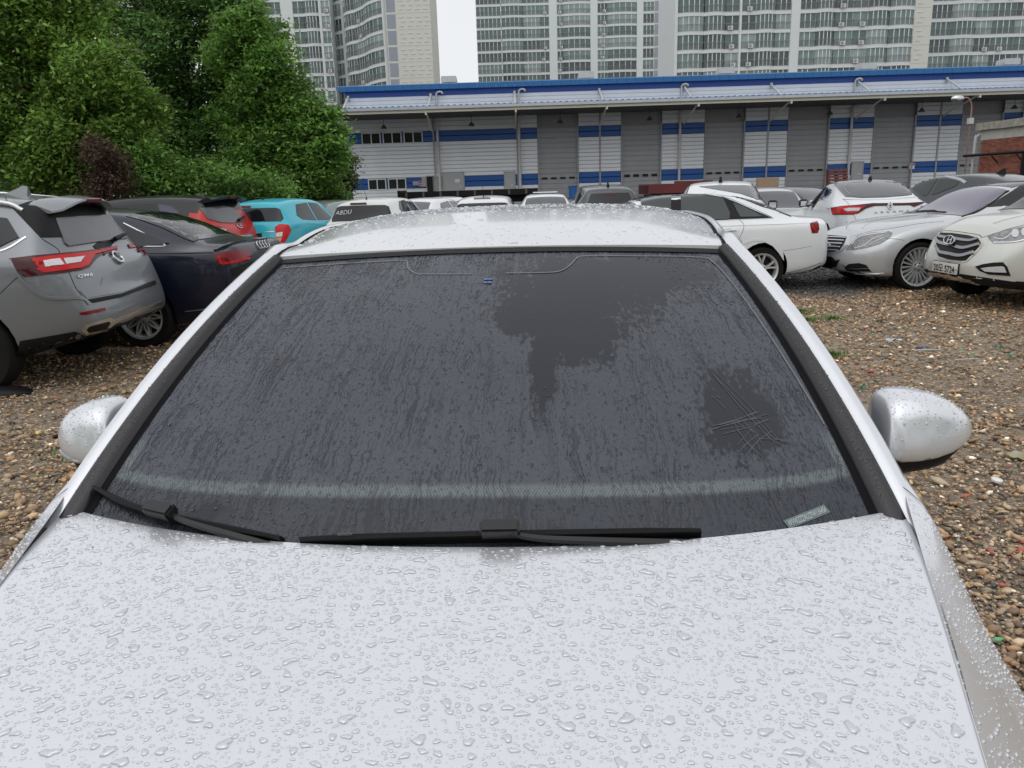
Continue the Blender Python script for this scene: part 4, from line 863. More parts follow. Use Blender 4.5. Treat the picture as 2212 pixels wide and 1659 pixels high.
# windscreen: dark glass carrying beads, runs and a dotted ceramic band
def windscreen_mat():
    m = bpy.data.materials.new('rain streaked windscreen'); m.use_nodes = True; n = m.node_tree; L = n.links.new; b = n.nodes['Principled BSDF']
    def N(t, **k):
        q = n.nodes.new(t)
        for a, v in k.items(): setattr(q, a, v)
        return q
    def math_(op, a, b_=None, c=None, clamp=False):
        q = N('ShaderNodeMath', operation=op, use_clamp=clamp)
        for i, x in enumerate((a, b_, c)):
            if x is None: continue
            if isinstance(x, (int, float)): q.inputs[i].default_value = x
            else: L(x, q.inputs[i])
        return q.outputs[0]
    def rng_(x, a, b_, c=0., d=1., smooth=True):
        q = N('ShaderNodeMapRange'); q.interpolation_type = 'SMOOTHSTEP' if smooth else 'LINEAR'; L(x, q.inputs['Value'])
        q.inputs['From Min'].default_value = a; q.inputs['From Max'].default_value = b_; q.inputs['To Min'].default_value = c; q.inputs['To Max'].default_value = d; return q.outputs[0]
    uv = N('ShaderNodeUVMap'); uv.uv_map = 'UVMap'; sp = N('ShaderNodeSeparateXYZ'); L(uv.outputs[0], sp.inputs[0]); U, V = sp.outputs[0], sp.outputs[1]
    def noise(scale, sx=1, sy=1, detail=3, dist=0, rough=.5):
        mp = N('ShaderNodeMapping'); L(uv.outputs[0], mp.inputs[0]); mp.inputs['Scale'].default_value = (sx, sy, 1)
        z = N('ShaderNodeTexNoise'); z.inputs['Scale'].default_value = scale; z.inputs['Detail'].default_value = detail; z.inputs['Distortion'].default_value = dist; z.inputs['Roughness'].default_value = rough
        L(mp.outputs[0], z.inputs['Vector']); return z.outputs['Fac']
    # smooth film patches (u across -1..1, v up 0..1)
    warp = noise(9, 1, 1, 5); warp2 = noise(26, 1.6, .5, 4)
    def blob(cu, cv, ru, rv):
        a = math_('DIVIDE', math_('SUBTRACT', U, cu), ru); c = math_('DIVIDE', math_('SUBTRACT', V, cv), rv)
        return math_('SUBTRACT', 1.0, math_('SQRT', math_('ADD', math_('MULTIPLY', a, a), math_('MULTIPLY', c, c))))
    film = None
    for q in ((.36, .80, .38, .20), (.30, .62, .18, .15), (.62, .87, .32, .13), (.72, .33, .13, .16), (.16, .68, .14, .11), (-.60, .075, .07, .04), (.20, .50, .05, .18)):
        x = blob(*q); film = x if film is None else math_('MAXIMUM', film, x)
    film = math_('ADD', film, math_('ADD', math_('MULTIPLY', math_('SUBTRACT', warp, .5), 1.1), math_('MULTIPLY', math_('SUBTRACT', warp2, .5), .8)))
    film = math_('ADD', film, math_('MULTIPLY', math_('SUBTRACT', noise(75, 1, .7, 3), .5), 1.1)); film = rng_(film, -.02, .26)
    # runs of water: thin dark meandering lines down the glass
    wrp = math_('ADD', math_('MULTIPLY', math_('SUBTRACT', noise(14, 1, 1, 2), .5), .055), math_('MULTIPLY', math_('SUBTRACT', noise(60, 1, 1, 2), .5), .016))
    cvec = N('ShaderNodeCombineXYZ'); L(math_('ADD', U, wrp), cvec.inputs[0]); L(V, cvec.inputs[1])
    def runs(sc, sy, w, dist):
        mp = N('ShaderNodeMapping'); L(cvec.outputs[0], mp.inputs[0]); mp.inputs['Scale'].default_value = (1, sy, 1)
        z = N('ShaderNodeTexNoise'); z.inputs['Scale'].default_value = sc; z.inputs['Detail'].default_value = 1; L(mp.outputs[0], z.inputs['Vector']); a = z.outputs['Fac']; return rng_(math_('ABSOLUTE', math_('SUBTRACT', a, .5)), 0.0, w, 1, 0)
    run = math_('MAXIMUM', runs(34, .030, .034, .25), runs(58, .035, .030, .35))
    brk = rng_(noise(7, 1, 1, 3), .38, .58); run = math_('MULTIPLY', run, brk)
    # small beads: cells of different size
    def beads(scale, lo, hi, keep):
        mp = N('ShaderNodeMapping'); L(uv.outputs[0], mp.inputs[0]); mp.inputs['Scale'].default_value = (1.0, .62, 1)
        v = N('ShaderNodeTexVoronoi'); v.inputs['Scale'].default_value = scale; L(mp.outputs[0], v.inputs['Vector'])
        s2 = N('ShaderNodeSeparateColor'); L(v.outputs['Color'], s2.inputs[0])
        r = math_('MULTIPLY', s2.outputs[0], hi); d = rng_(math_('SUBTRACT', v.outputs['Distance'], r), -.12, .02, 1, 0)
        return math_('MULTIPLY', d, rng_(s2.outputs[1], keep - .05, keep + .05, 1, 0))
    b1 = beads(95, .1, .5, .62); b2 = beads(190, .1, .5, .7); bd = math_('MAXIMUM', b1, math_('MULTIPLY', b2, .8))
    notfilm = math_('SUBTRACT', 1.0, film)
    bd = math_('MULTIPLY', bd, math_('ADD', .05, math_('MULTIPLY', notfilm, .95)))
    wet = math_('MULTIPLY', math_('MAXIMUM', bd, run), notfilm)
    grain = noise(120, 1, .8, 3)
    haze = math_('MULTIPLY', notfilm, math_('ADD', .55, math_('MULTIPLY', grain, .75)))
    haze = math_('MULTIPLY', haze, math_('SUBTRACT', 1.0, math_('MULTIPLY', math_('MAXIMUM', run, math_('MULTIPLY', bd, .9)), .88)))
    fb = math_('ADD', math_('MULTIPLY', math_('MULTIPLY', U, U), -.030), .142)
    haze = math_('MULTIPLY', haze, rng_(math_('SUBTRACT', V, fb), -.006, .002, .5, 1))
    col = N('ShaderNodeMix', data_type='RGBA'); col.inputs['A'].default_value = (.018, .021, .030, 1); col.inputs['B'].default_value = (.068, .074, .093, 1); L(haze, col.inputs['Factor'])
    # clear margin of the black ceramic edge, dotted band above the wipers
    edge = math_('ADD', math_('MULTIPLY', math_('MULTIPLY', U, U), -.030), math_('ADD', .150, math_('MULTIPLY', math_('SUBTRACT', noise(30, 1, 1, 3), .5), .008)))
    bandc = math_('ADD', edge, 0.0)
    dv = math_('ABSOLUTE', math_('SUBTRACT', V, bandc)); band = rng_(dv, .006, .021, 1, 0); band = math_('MULTIPLY', band, rng_(math_('ABSOLUTE', U), .925, .945, 1, 0))
    up = math_('MULTIPLY', rng_(math_('ABSOLUTE', math_('SUBTRACT', math_('ABSOLUTE', U), .925)), .010, .016, 1, 0), math_('MULTIPLY', rng_(V, .12, .15), rng_(V, .18, .26, 1, 0)))
    band = math_('MAXIMUM', band, up)
    mp = N('ShaderNodeMapping'); L(uv.outputs[0], mp.inputs[0]); mp.inputs['Rotation'].default_value = (0, 0, .78); mp.inputs['Scale'].default_value = (190, 120, 1)
    ck = N('ShaderNodeTexVoronoi'); ck.inputs['Scale'].default_value = 1; ck.inputs['Randomness'].default_value = 0; L(mp.outputs[0], ck.inputs['Vector'])
    dots = rng_(ck.outputs['Distance'], .30, .45, .45, 1)
    band = math_('MULTIPLY', math_('MULTIPLY', band, dots), math_('SUBTRACT', 1, math_('MULTIPLY', wet, .5)))
    c2 = N('ShaderNodeMix', data_type='RGBA'); L(math_('MULTIPLY', band, .95), c2.inputs['Factor']); L(col.outputs['Result'], c2.inputs['A']); c2.inputs['B'].default_value = (.155, .185, .188, 1)
    L(c2.outputs['Result'], b.inputs['Base Color'])
    b.inputs['Specular IOR Level'].default_value = .42; b.inputs['Metallic'].default_value = 0
    L(rng_(notfilm, 0, 1, .03, .12), b.inputs['Roughness'])
    bp = N('ShaderNodeBump'); bp.inputs['Strength'].default_value = .55; bp.inputs['Distance'].default_value = .0025
    L(math_('ADD', wet, math_('MULTIPLY', math_('MULTIPLY', grain, notfilm), .35)), bp.inputs['Height']); L(bp.outputs[0], b.inputs['Normal'])
    return m
us = np.linspace(-1, 1, 65); vs = np.linspace(0, 1, 41)
ws = sheet('windscreen', ws_pt, us, vs, windscreen_mat(), hero)
uvl = ws.data.uv_layers.new(name='UVMap'); nU = len(us)
for lp in ws.data.loops: uvl.data[lp.index].uv = (us[lp.vertex_index % nU], vs[lp.vertex_index // nU])
def ws_n(u, v):
    a = ws_pt(u + .01, v) - ws_pt(u - .01, v); b_ = ws_pt(u, v + .01) - ws_pt(u, v - .01); n_ = a.cross(b_).normalized(); return n_ if n_.z > 0 else -n_
def ws_line(name, pts, w, mat, off=.0015, k=8):
    c = catmull([(p[0], p[1], 0) for p in pts], k); v = []; f = []
    for i, p in enumerate(c):
        P = ws_pt(p.x, p.y); n_ = ws_n(p.x, p.y); t = (ws_pt(*c[min(i + 1, len(c) - 1)].xy) - ws_pt(*c[max(i - 1, 0)].xy)).normalized(); s_ = n_.cross(t).normalized()
        v += [P + n_ * off - s_ * w / 2, P + n_ * off + s_ * w / 2]
    f = [(i * 2, i * 2 + 1, i * 2 + 3, i * 2 + 2) for i in range(len(c) - 1)]
    return link(name, pymesh(name, v, f), mat, ws)
PALE = M('pale ceramic line', (.14, .15, .155), rough=.4, var=.4, scale=40)
ws_line('ceramic_edge', [(-.93, .95), (-.6, .952), (-.40, .950), (-.365, .94), (-.345, .905), (-.30, .873), (-.25, .868), (-.08, .862)], .004, PALE)
ws_line('ceramic_edge', [(.06, .862), (.22, .862), (.28, .872), (.32, .905), (.345, .935), (.38, .950), (.6, .952), (.86, .95), (.90, .92), (.915, .80), (.925, .5), (.935, .25)], .004, PALE)
# forward camera housing behind the glass, seen as four blue glints
MNT = M('sensor glass', (.10, .16, .30), rough=.2, var=.5, scale=90)
for k in range(4):
    b = MB(); P = ws_pt(-.005 + .016 * (k % 2) - .008, .835 - .016 * (k // 2)); b.lathe([(0, .003), (.006, .002), (.0075, -.001)], n=10, axis='z', c=tuple(P)); b.build('sensor_lens', MNT, ws, 60)
# scratches left by a removed sticker
SCR = M('scratch', (.075, .08, .088), rough=.6, var=.6, scale=80)
random.seed(3)
for (u0, v0, u1, v1, k, sp_) in ((.70, .30, .745, .22, 6, .012), (.64, .285, .78, .30, 7, .010), (.70, .44, .79, .24, 3, .010), (.66, .37, .70, .36, 3, .012), (.66, .40, .655, .44, 1, .01), (.68, .22, .78, .27, 3, .02), (.76, .24, .83, .20, 3, .015)):
    for i in range(k):
        a = Vector((u0 + random.gauss(0, sp_), v0 + random.gauss(0, sp_))); c_ = Vector((u1 + random.gauss(0, sp_), v1 + random.gauss(0, sp_))); m_ = (a + c_) / 2 + Vector((random.gauss(0, .004), random.gauss(0, .004)))
        ws_line('scratch', [(a.x, a.y), (m_.x, m_.y), (c_.x, c_.y)], .0009 + .0009 * random.random(), SCR, off=.0012, k=4)
# vehicle number window
vin = ws_line('number_window', [(.735, .040), (.78, .047), (.845, .055)], .017, M('teal number window', (.13, .18, .18), rough=.3, var=.3, scale=60), off=.0013)
me = text_mesh('WVWZZZAUZFW136456', .1, .0005, bold=.0006)
xs = [v.co.x for v in me.vertices]; ys = [v.co.y for v in me.vertices]; x0, x1, y0, y1 = min(xs), max(xs), min(ys), max(ys)
for v in me.vertices:
    a = (v.co.x - x0) / (x1 - x0); c_ = (v.co.y - y0) / (y1 - y0) - .5; u = .74 + a * .10; w_ = .041 + a * .0135 + c_ * .013
    v.co = ws_pt(u, w_) + ws_n(u, w_) * (.0019 + v.co.z)
link('number_lettering', me, M('number white', (.5, .52, .52), rough=.5), vin)
# header strip between glass and roof
def header(u, t): return ws_pt(u, 1.0).lerp(roof_pt(u, 0.0), t) + Vector((0, 0, .004 * math.sin(t * math.pi)))
sheet('windscreen_seal', lambda u, t: ws_pt(u, .975 + .028 * t) + Vector((0, 0, .003)), np.linspace(-1, 1, 41), np.linspace(0, 1, 3), BLACKP, hero)
roof = sheet('roof', roof_pt, np.linspace(-1, 1, 49), np.linspace(0, 1, 41), HP, hero, 40, lip=(0, 0, -.012))
# pillars: black gutter trim and silver rail, both sides
TRIM = M('satin pillar trim', (.016, .015, .017), rough=.28, spec=.6, var=.08, scale=8)
prof_trim = [(.958, .002), (.963, .012), (.973, .018), (.988, .021), (1.0, .019), (1.006, .006)]
prof_gap = [(.938, .0015), (.958, .002)]
def pil(sg, prof): 
    def fn(i, v):
        u, h = prof[int(i)]; k = 1 - .35 * v; u2 = 1 - (1 - u) * (1 - .18 * v); p = ws_pt(sg * u2, v); return p + ws_n(sg * .98, v) * h
    return fn
def rail(sg, prof):
    def fn(i, v):
        dx, dz = prof[int(i)]; p = ws_pt(sg * 1.0, v) if v <= 1 else None; return p + Vector((sg * dx, .012, dz))
    return fn
for sg in (-1, 1):
    sheet('windscreen_gap', pil(sg, prof_gap), [0, 1], np.linspace(.0, 1.0, 33), SEAM, hero, 50)
    sheet('pillar_trim', pil(sg, prof_trim), list(range(len(prof_trim))), np.linspace(-.07, 1.0, 36), TRIM, hero, 50)
    sheet('pillar', rail(sg, [(-.003, .010), (.004, .020), (.020, .024), (.035, .020), (.048, .004), (.053, -.020), (.054, -.045)]), list(range(7)), np.linspace(-.09, 1.0, 36), HP, hero, 50)
    # roof rail running on from the pillar
    def rr(i, t, sg=sg):
        k = min(1, t / .16); k = k * k * (3 - 2 * k); A_ = [(-.003, .010), (.004, .020), (.020, .024), (.035, .020), (.048, .004), (.054, -.045)][int(i)]; B_ = [(.0, .004), (.006, .010), (.014, .010), (.024, .002), (.034, -.018), (.042, -.045)][int(i)]; p = ws_pt(sg, 1.0).lerp(roof_pt(sg, t), min(1, t / .03)); return p + Vector((sg * (A_[0] + (B_[0] - A_[0]) * k), .012 * (1 - k), A_[1] + (B_[1] - A_[1]) * k - .006 * (1 - k) * min(1, t / .03)))
    sheet('roof_rail', rr, list(range(6)), np.linspace(0, 1, 31), HP, hero, 50)
    sheet('roof_ditch', lambda i, t, sg=sg: roof_pt(sg * (.985 + .018 * i), t) + Vector((0, 0, .0035)), [0, 1], np.linspace(0, 1, 31), SEAM, hero)
# lower body from rails (x, z) against y
def railf(k): fx = pchip([(a, b) for a, b, c in k]); fz = pchip([(a, c) for a, b, c in k]); return lambda y: (fx(y), fz(y))
RA = railf([(-1.0, .52, .845), (-.8, .565, .895), (-.545, .629, .935), (-.3, .695, .962), (-.04, .752, .983), (.06, .772, .975), (.2, .792, .955), (.8, .80, .965), (1.6, .80, .98), (2.4, .77, 1.0), (2.92, .66, 1.0)])
RB = railf([(-1.0, .68, .64), (-.8, .74, .70), (-.545, .785, .755), (-.315, .806, .825), (-.1, .795, .90), (.0, .796, .93), (.2, .815, .93), (.8, .84, .91), (1.6, .85, .91), (2.4, .83, .92), (2.92, .72, .93)])
RC = railf([(-1.0, .76, .56), (-.8, .83, .62), (-.545, .868, .68), (-.24, .868, .765), (-.08, .860, .815), (.12, .850, .87), (.8, .875, .82), (1.6, .885, .82), (2.4, .87, .84), (2.92, .76, .86)])
RD = railf([(-1.0, .78, .48), (-.5, .893, .60), (0, .897, .62), (2.4, .898, .62), (2.92, .78, .62)])
RE = railf([(-1.0, .72, .24), (-.5, .86, .20), (0, .87, .19), (2.4, .87, .2), (2.92, .74, .26)])
RS = [RA, RB, RC, RD, RE]; ysl = sorted(set(np.round(np.linspace(-1.0, 2.92, 80), 3)))
for sg in (-1, 1):
    v = []; f = []
    sub = [(0, 0), (0, .5), (1, 0), (1, .5), (2, 0), (2, .5), (3, 0), (3, .5), (4, 0)]
    for y in ysl:
        for k, t in sub:
            a = RS[k](y); b_ = RS[min(k + 1, 4)](y); v.append((sg * (a[0] + (b_[0] - a[0]) * t + (.012 if t else 0)), y, a[1] + (b_[1] - a[1]) * t))
    n = len(sub); f = [(j * n + i, j * n + i + 1, (j + 1) * n + i + 1, (j + 1) * n + i) for j in range(len(ysl) - 1) for i in range(n - 1)]
    me = pymesh('side', v, f); link('body_side', me, HP, hero, 28)
    sheet('bonnet_seam', lambda i, t, sg=sg: (lambda y: Vector((sg * (RB(y)[0] + .012 + .003 * (i - .5)), y, RB(y)[1] + .002)))(-.95 + t * .93), [0, 1], np.linspace(0, 1, 25), CHROMED, hero)  # bright strip along the seam, its highlight put in as chrome
    sheet('side_window', lambda i, t, sg=sg: (roof_pt(sg, min(max((.80 + t * 1.7 - .746) / 1.914, 0), 1)) + Vector((sg * .042, 0, -.045))).lerp(Vector((sg * (RA(.80 + t * 1.7)[0]), .80 + t * 1.7, RA(.80 + t * 1.7)[1])), i), np.linspace(0, 1, 5), np.linspace(0, 1, 15), GLASSD, hero)
    sheet('quarter_window', lambda i, t, sg=sg: (ws_pt(sg, .24 + .76 * t) + Vector((sg * .045, .012, -.045))).lerp(Vector((sg * RA(.20 + .60 * t)[0], .20 + .60 * t, RA(.20 + .60 * t)[1])), i), np.linspace(0, 1, 5), np.linspace(0, 1, 12), GLASSD, hero)
    tm, rm = wheel_meshes(.316, .21, .215, 5, 'vee')
    for y in (-.33, 2.3):
        t_ = link('wheel', tm, None, hero); t_.location = (sg * .812, y, .256); t_.rotation_euler = (0, 0, R(90) if sg > 0 else R(-90)); link('rim', rm, None, t_)
        b = MB(); b.lathe([(0, 0), (.365, 0), (.375, -.02)], n=36, axis='x', c=(sg * .8995, y, .29)); b.build('wheel_housing', BLACKP, hero)
# nose, tail and floor
def capf(y0, bul):
    def fn(u, t):
        k = t * 4; i = min(int(k), 3); fr = k - i; a = RS[i](y0); b_ = RS[i + 1](y0); x = a[0] + (b_[0] - a[0]) * fr; z = a[1] + (b_[1] - a[1]) * fr
        return Vector((u * x, y0 + bul * (1 - u * u) * (.35 + .65 * math.sin(math.pi * (.15 + .8 * t))), z + (.012 if t == 0 else 0) * (1 - u * u)))
    return fn
sheet('front_bumper', capf(-1.0, -.20), np.linspace(-1, 1, 25), np.linspace(0, 1, 17), HP, hero, 40)
sheet('rear_bumper', capf(2.92, .14), np.linspace(-1, 1, 25), np.linspace(0, 1, 17), HP, hero, 40)
sheet('rear_window', lambda u, t: roof_pt(u, 1).lerp(Vector((u * .66, 2.92 + .05 * (1 - u * u), 1.0)), t), np.linspace(-1, 1, 17), np.linspace(0, 1, 9), GLASSD, hero, 40)
for sg in (-1, 1):
    sheet('rear_pillar', lambda i, t, sg=sg: (roof_pt(sg, .92 + .08 * i) + Vector((sg * (.042 * (1 - i)), 0, -.045 * (1 - i)))).lerp(Vector((sg * RA(2.5 + .42 * i)[0], 2.5 + .42 * i, RA(2.5 + .42 * i)[1])), t), np.linspace(0, 1, 5), np.linspace(0, 1, 9), HP, hero, 60)
b = MB(); b.box(-.84, .84, -.95, 2.85, .20, .24); b.build('underbody', BLACKP, hero)
# wipers
def wiper(pts_blade, clip, arm, logo):
    w_ = empty('wiper'); w_.parent = hero; w_.empty_display_size = .05
    def tr(p, h): return ws_pt(p[0], p[1]) + ws_n(p[0], p[1]) * h
    bl = catmull([tr(p, .018) for p in pts_blade], 6)
    b = MB(); n_ = len(bl)
    v = []; f = []
    for i, p in enumerate(bl):
        t = (bl[min(i + 1, n_ - 1)] - bl[max(i - 1, 0)]).normalized(); nn = ws_n(*pts_blade[1]); s_ = nn.cross(t).normalized(); e = .55 + .45 * min(1, min(i, n_ - 1 - i) / 4)
        for a, h in ((-.003, -.018), (-.0065 * e, .0), (-.0055 * e, .006 * e), (.001, .010 * e), (.0065 * e, .003), (.005, -.006), (.002, -.018)): v.append(p + s_ * a + nn * h)
    k = 7; f = [(i * k + j, i * k + (j + 1) % k, (i + 1) * k + (j + 1) % k, (i + 1) * k + j) for i in range(n_ - 1) for j in range(k)] + [tuple(range(k)), tuple((n_ - 1) * k + j for j in range(k - 1, -1, -1))]
    b.add(v, f); bo = b.build('wiper_blade', BLACKP, w_, 40)
    ap = [tr(p, h) for p, h in arm]; b2 = MB(); c_ = catmull(ap, 5); v = []
    for i, p in enumerate(c_):
        t = (c_[min(i + 1, len(c_) - 1)] - c_[max(i - 1, 0)]).normalized(); nn = ws_n(*arm[0][0]); s_ = nn.cross(t).normalized(); wd = .004 + .005 * (i / len(c_))
        v += [p - s_ * wd, p - s_ * wd * .6 + nn * .005, p + s_ * wd * .6 + nn * .005, p + s_ * wd]
    f = [(i * 4 + j, i * 4 + (j + 1) % 4, (i + 1) * 4 + (j + 1) % 4, (i + 1) * 4 + j) for i in range(len(c_) - 1) for j in range(4)] + [(0, 1, 2, 3), tuple((len(c_) - 1) * 4 + j for j in (3, 2, 1, 0))]
    b2.add(v, f); b2.build('wiper_arm', ARMM, w_, 40)
    # clip joining blade and arm
    cp = tr(clip, .030); i0 = min(range(n_), key=lambda i: (bl[i] - cp).length); t = (bl[min(i0 + 1, n_ - 1)] - bl[max(i0 - 1, 0)]).normalized(); nn = ws_n(*clip); s_ = nn.cross(t).normalized()
    mt = Matrix((t, s_, nn)).transposed().to_4x4(); mt.translation = bl[i0] + nn * .010
    b3 = MB(); b3.box(-.030, .034, -.012, .014, -.008, .016, M_=mt); me = b3.mesh('clip'); bm = bmesh.new(); bm.from_mesh(me); bmesh.ops.bevel(bm, geom=bm.edges[:], offset=.004, segments=2, affect='EDGES'); bm.to_mesh(me); bm.free()
    link('blade_clip', me, ARMM, w_, 40)
    if logo is not None:
        i1 = 3; t = (bl[i1 + 2] - bl[i1]).normalized(); s2 = nn.cross(t).normalized(); tm_ = text_mesh('BOSCH', .0075, .0004, align='LEFT')
        mt2 = Matrix((t, s2, nn)).transposed().to_4x4(); mt2.translation = bl[i1] + nn * .014 - s2 * .002
        tm_.transform(mt2); link('blade_lettering', tm_, M('grey print', (.13, .13, .135), rough=.6), bo)
ARMM = M('wiper arm black', (.011, .011, .012), rough=.4, var=.15, scale=30)
wiper([(-.955, .060), (-.80, .054), (-.60, .046), (-.38, .030)], (-.69, .050), [((-.69, .054), .026), ((-.62, .040), .026), ((-.50, .028), .020), ((-.36, .012), .010)], None)
wiper([(-.335, .030), (-.15, .040), (.10, .046), (.35, .045), (.53, .038)], (.105, .046), [((.105, .048), .028), ((.17, .034), .026), ((.30, .028), .022), ((.55, .016), .010)], 1)
# door mirrors
ML = M('mirror slit lamp', (.35, .36, .37), rough=.15, coat=1, var=.3, scale=60)
for sg in (-1, 1):
    mr = empty('door_mirror'); mr.parent = hero
    xs_ = [.838, .842, .852, .875, .91, .95, .985, 1.012, 1.030, 1.040, 1.044]; hz = [.030, .052, .066, .073, .073, .067, .056, .042, .028, .015, .005]; hy = [.030, .055, .066, .070, .070, .066, .058, .046, .033, .020, .007]; zc = [1.034, 1.035, 1.036, 1.037, 1.037, 1.036, 1.035, 1.033, 1.031, 1.030, 1.029]
    xs_ = [.838 + (q - .838) * (.97 if sg > 0 else .76) for q in xs_]
    v = []; n_ = 28
    for x, a, c_, z in zip(xs_, hz, hy, zc):
        for j in range(n_):
            th = 2 * math.pi * j / n_; cs, sn = math.cos(th), math.sin(th); e = .62
            yy = c_ * math.copysign(abs(cs) ** e, cs); zz = a * math.copysign(abs(sn) ** e, sn)
            v.append((sg * x, .365 + (x - .9) * .10 + yy + .018 * (zz / .07), z + zz * (1 if zz > 0 else .92)))
    f = [(i * n_ + j, i * n_ + (j + 1) % n_, (i + 1) * n_ + (j + 1) % n_, (i + 1) * n_ + j) for i in range(len(xs_) - 1) for j in range(n_)] + [tuple(range(n_)), tuple((len(xs_) - 1) * n_ + j for j in range(n_ - 1, -1, -1))]
    b = MB(); b.add(v, f); sh = b.build('mirror_shell', HP, mr, 60)
    if sg > 0: MIRR = [Vector(p) for p in v]
    # dark foot, lamp slit and glass
    b = MB(); v = []
    for x, a, c_, z in zip(xs_[1:], hz[1:], hy[1:], zc[1:]):
        for j in range(16):
            th = 2 * math.pi * j / 16; v.append((sg * (x - .004), .372 + (x - .9) * .10 + c_ * .96 * math.cos(th), z - a * .88 + (.024 if math.sin(th) > 0 else -.040) * abs(math.sin(th)) * (1 if x < 1 else .6)))
    m_ = len(xs_) - 1; f = [(i * 16 + j, i * 16 + (j + 1) % 16, (i + 1) * 16 + (j + 1) % 16, (i + 1) * 16 + j) for i in range(m_ - 1) for j in range(16)] + [tuple(range(16)), tuple((m_ - 1) * 16 + j for j in range(15, -1, -1))]
    b.add(v, f); b.build('mirror_foot', BLACKP, mr, 60)
    b = MB(); b.tube(catmull([(sg * .89, .300, .988), (sg * .92, .302, .986), (sg * .95, .312, .992), (sg * .975, .33, 1.0)], 5), [.006] * 16, n=6); b.build('mirror_lamp', ML, mr, 60)
    b = MB(); b.tube(catmull([(sg * .915, .37, .975), (sg * .88, .36, .95), (sg * .845, .335, .925), (sg * .80, .32, .90)], 4), [.040, .036, .032, .030, .030, .030, .030, .032, .034, .036, .038, .04, .04], n=10); b.build('mirror_arm', BLACKP, mr, 60)
    b = MB(); b.prism([(sg * .862, .985), (sg * 1.005, .985), (sg * 1.005, 1.03), (sg * .97, 1.07), (sg * .865, 1.075)], 'y', .425, .430); b.build('mirror_glass', CHROME, mr)
WING = {}
for sg in (-1, 1):
    def wc(i, t, sg=sg):
        v = .34 * t; y = -.055 + .36 * t; a = ws_pt(sg, v) + Vector((sg * .024, .012, .021)); b_ = Vector((sg * (RB(y)[0] + .018), y, RB(y)[1] - .005))
        return a.lerp(b_, i) + Vector((sg * .014, 0, .012)) * math.sin(i * math.pi)
    sheet('wing_corner', wc, np.linspace(0, 1, 9), np.linspace(0, 1, 15), HP, hero, 60)
    def wc2(i, t, sg=sg):
        y = -.97 + .915 * t; t2 = max(0, (t - .62) / .38); k = t2 * t2 * (3 - 2 * t2); h = hero_z(_hw(min(y, 0)), y)
        a = Vector((sg * (_hw(y) - .002), y, h + .0015)).lerp(wc(0, 0, sg), k ** 3); b_ = Vector((sg * (RB(y)[0] + .014 + .004 * k), y, RB(y)[1] - .005 * k + .002))
        return a.lerp(b_, i) + Vector((sg * .014, 0, .012)) * math.sin(i * math.pi) * (.12 + .88 * k)
    WING[sg] = wc2
    sheet('wing', wc2, np.linspace(0, 1, 9), np.linspace(0, 1, 21), HP, hero, 60)
    sheet('wing_corner', lambda i, t, sg=sg: ws_pt(sg * (1 - .02 * i), -.02).lerp(hood_pt(sg * (1 - .02 * i), 1.0), t) + Vector((sg * .01 * i, 0, .004)), [0, 1], [0, 1], HP, hero)
    sheet('panel_gap', lambda i, t, sg=sg: wc(t, .36 + .012 * i, sg) + Vector((sg * .001, 0, .0015)), [0, 1], np.linspace(0, 1, 9), SEAM, hero)
    sheet('panel_gap', lambda i, t, sg=sg: wc(t, .045 + .010 * i, sg) + Vector((sg * .001, 0, .0015)), [0, 1], np.linspace(0, 1, 9), SEAM, hero)
# ------------------------------------------------------------------ rain drops lying on the car
WATER = bpy.data.materials.new('water'); WATER.use_nodes = True
_b = WATER.node_tree.nodes['Principled BSDF']; _b.inputs['Transmission Weight'].default_value = 1; _b.inputs['IOR'].default_value = 1.33; _b.inputs['Roughness'].default_value = .0
_b.inputs['Base Color'].default_value = (1, 1, 1, 1)
BEAD = bpy.data.materials.new('water on paint'); BEAD.use_nodes = True
_n = BEAD.node_tree; _p = _n.nodes['Principled BSDF']; _p.inputs['Base Color'].default_value = (.83, .843, .87, 1); _p.inputs['Metallic'].default_value = .9; _p.inputs['Roughness'].default_value = .33
_t = _n.nodes.new('ShaderNodeBsdfTransparent'); _g = _n.nodes.new('ShaderNodeBsdfGlass'); _g.inputs['IOR'].default_value = 1.33; _x = _n.nodes.new('ShaderNodeMixShader'); _x.inputs[0].default_value = .58; _y = _n.nodes.new('ShaderNodeMixShader'); _y.inputs[0].default_value = .06
_n.links.new(_t.outputs[0], _x.inputs[1]); _n.links.new(_p.outputs[0], _x.inputs[2]); _n.links.new(_x.outputs[0], _y.inputs[1]); _n.links.new(_g.outputs[0], _y.inputs[2]); _n.links.new(_y.outputs[0], _n.nodes['Material Output'].inputs['Surface'])
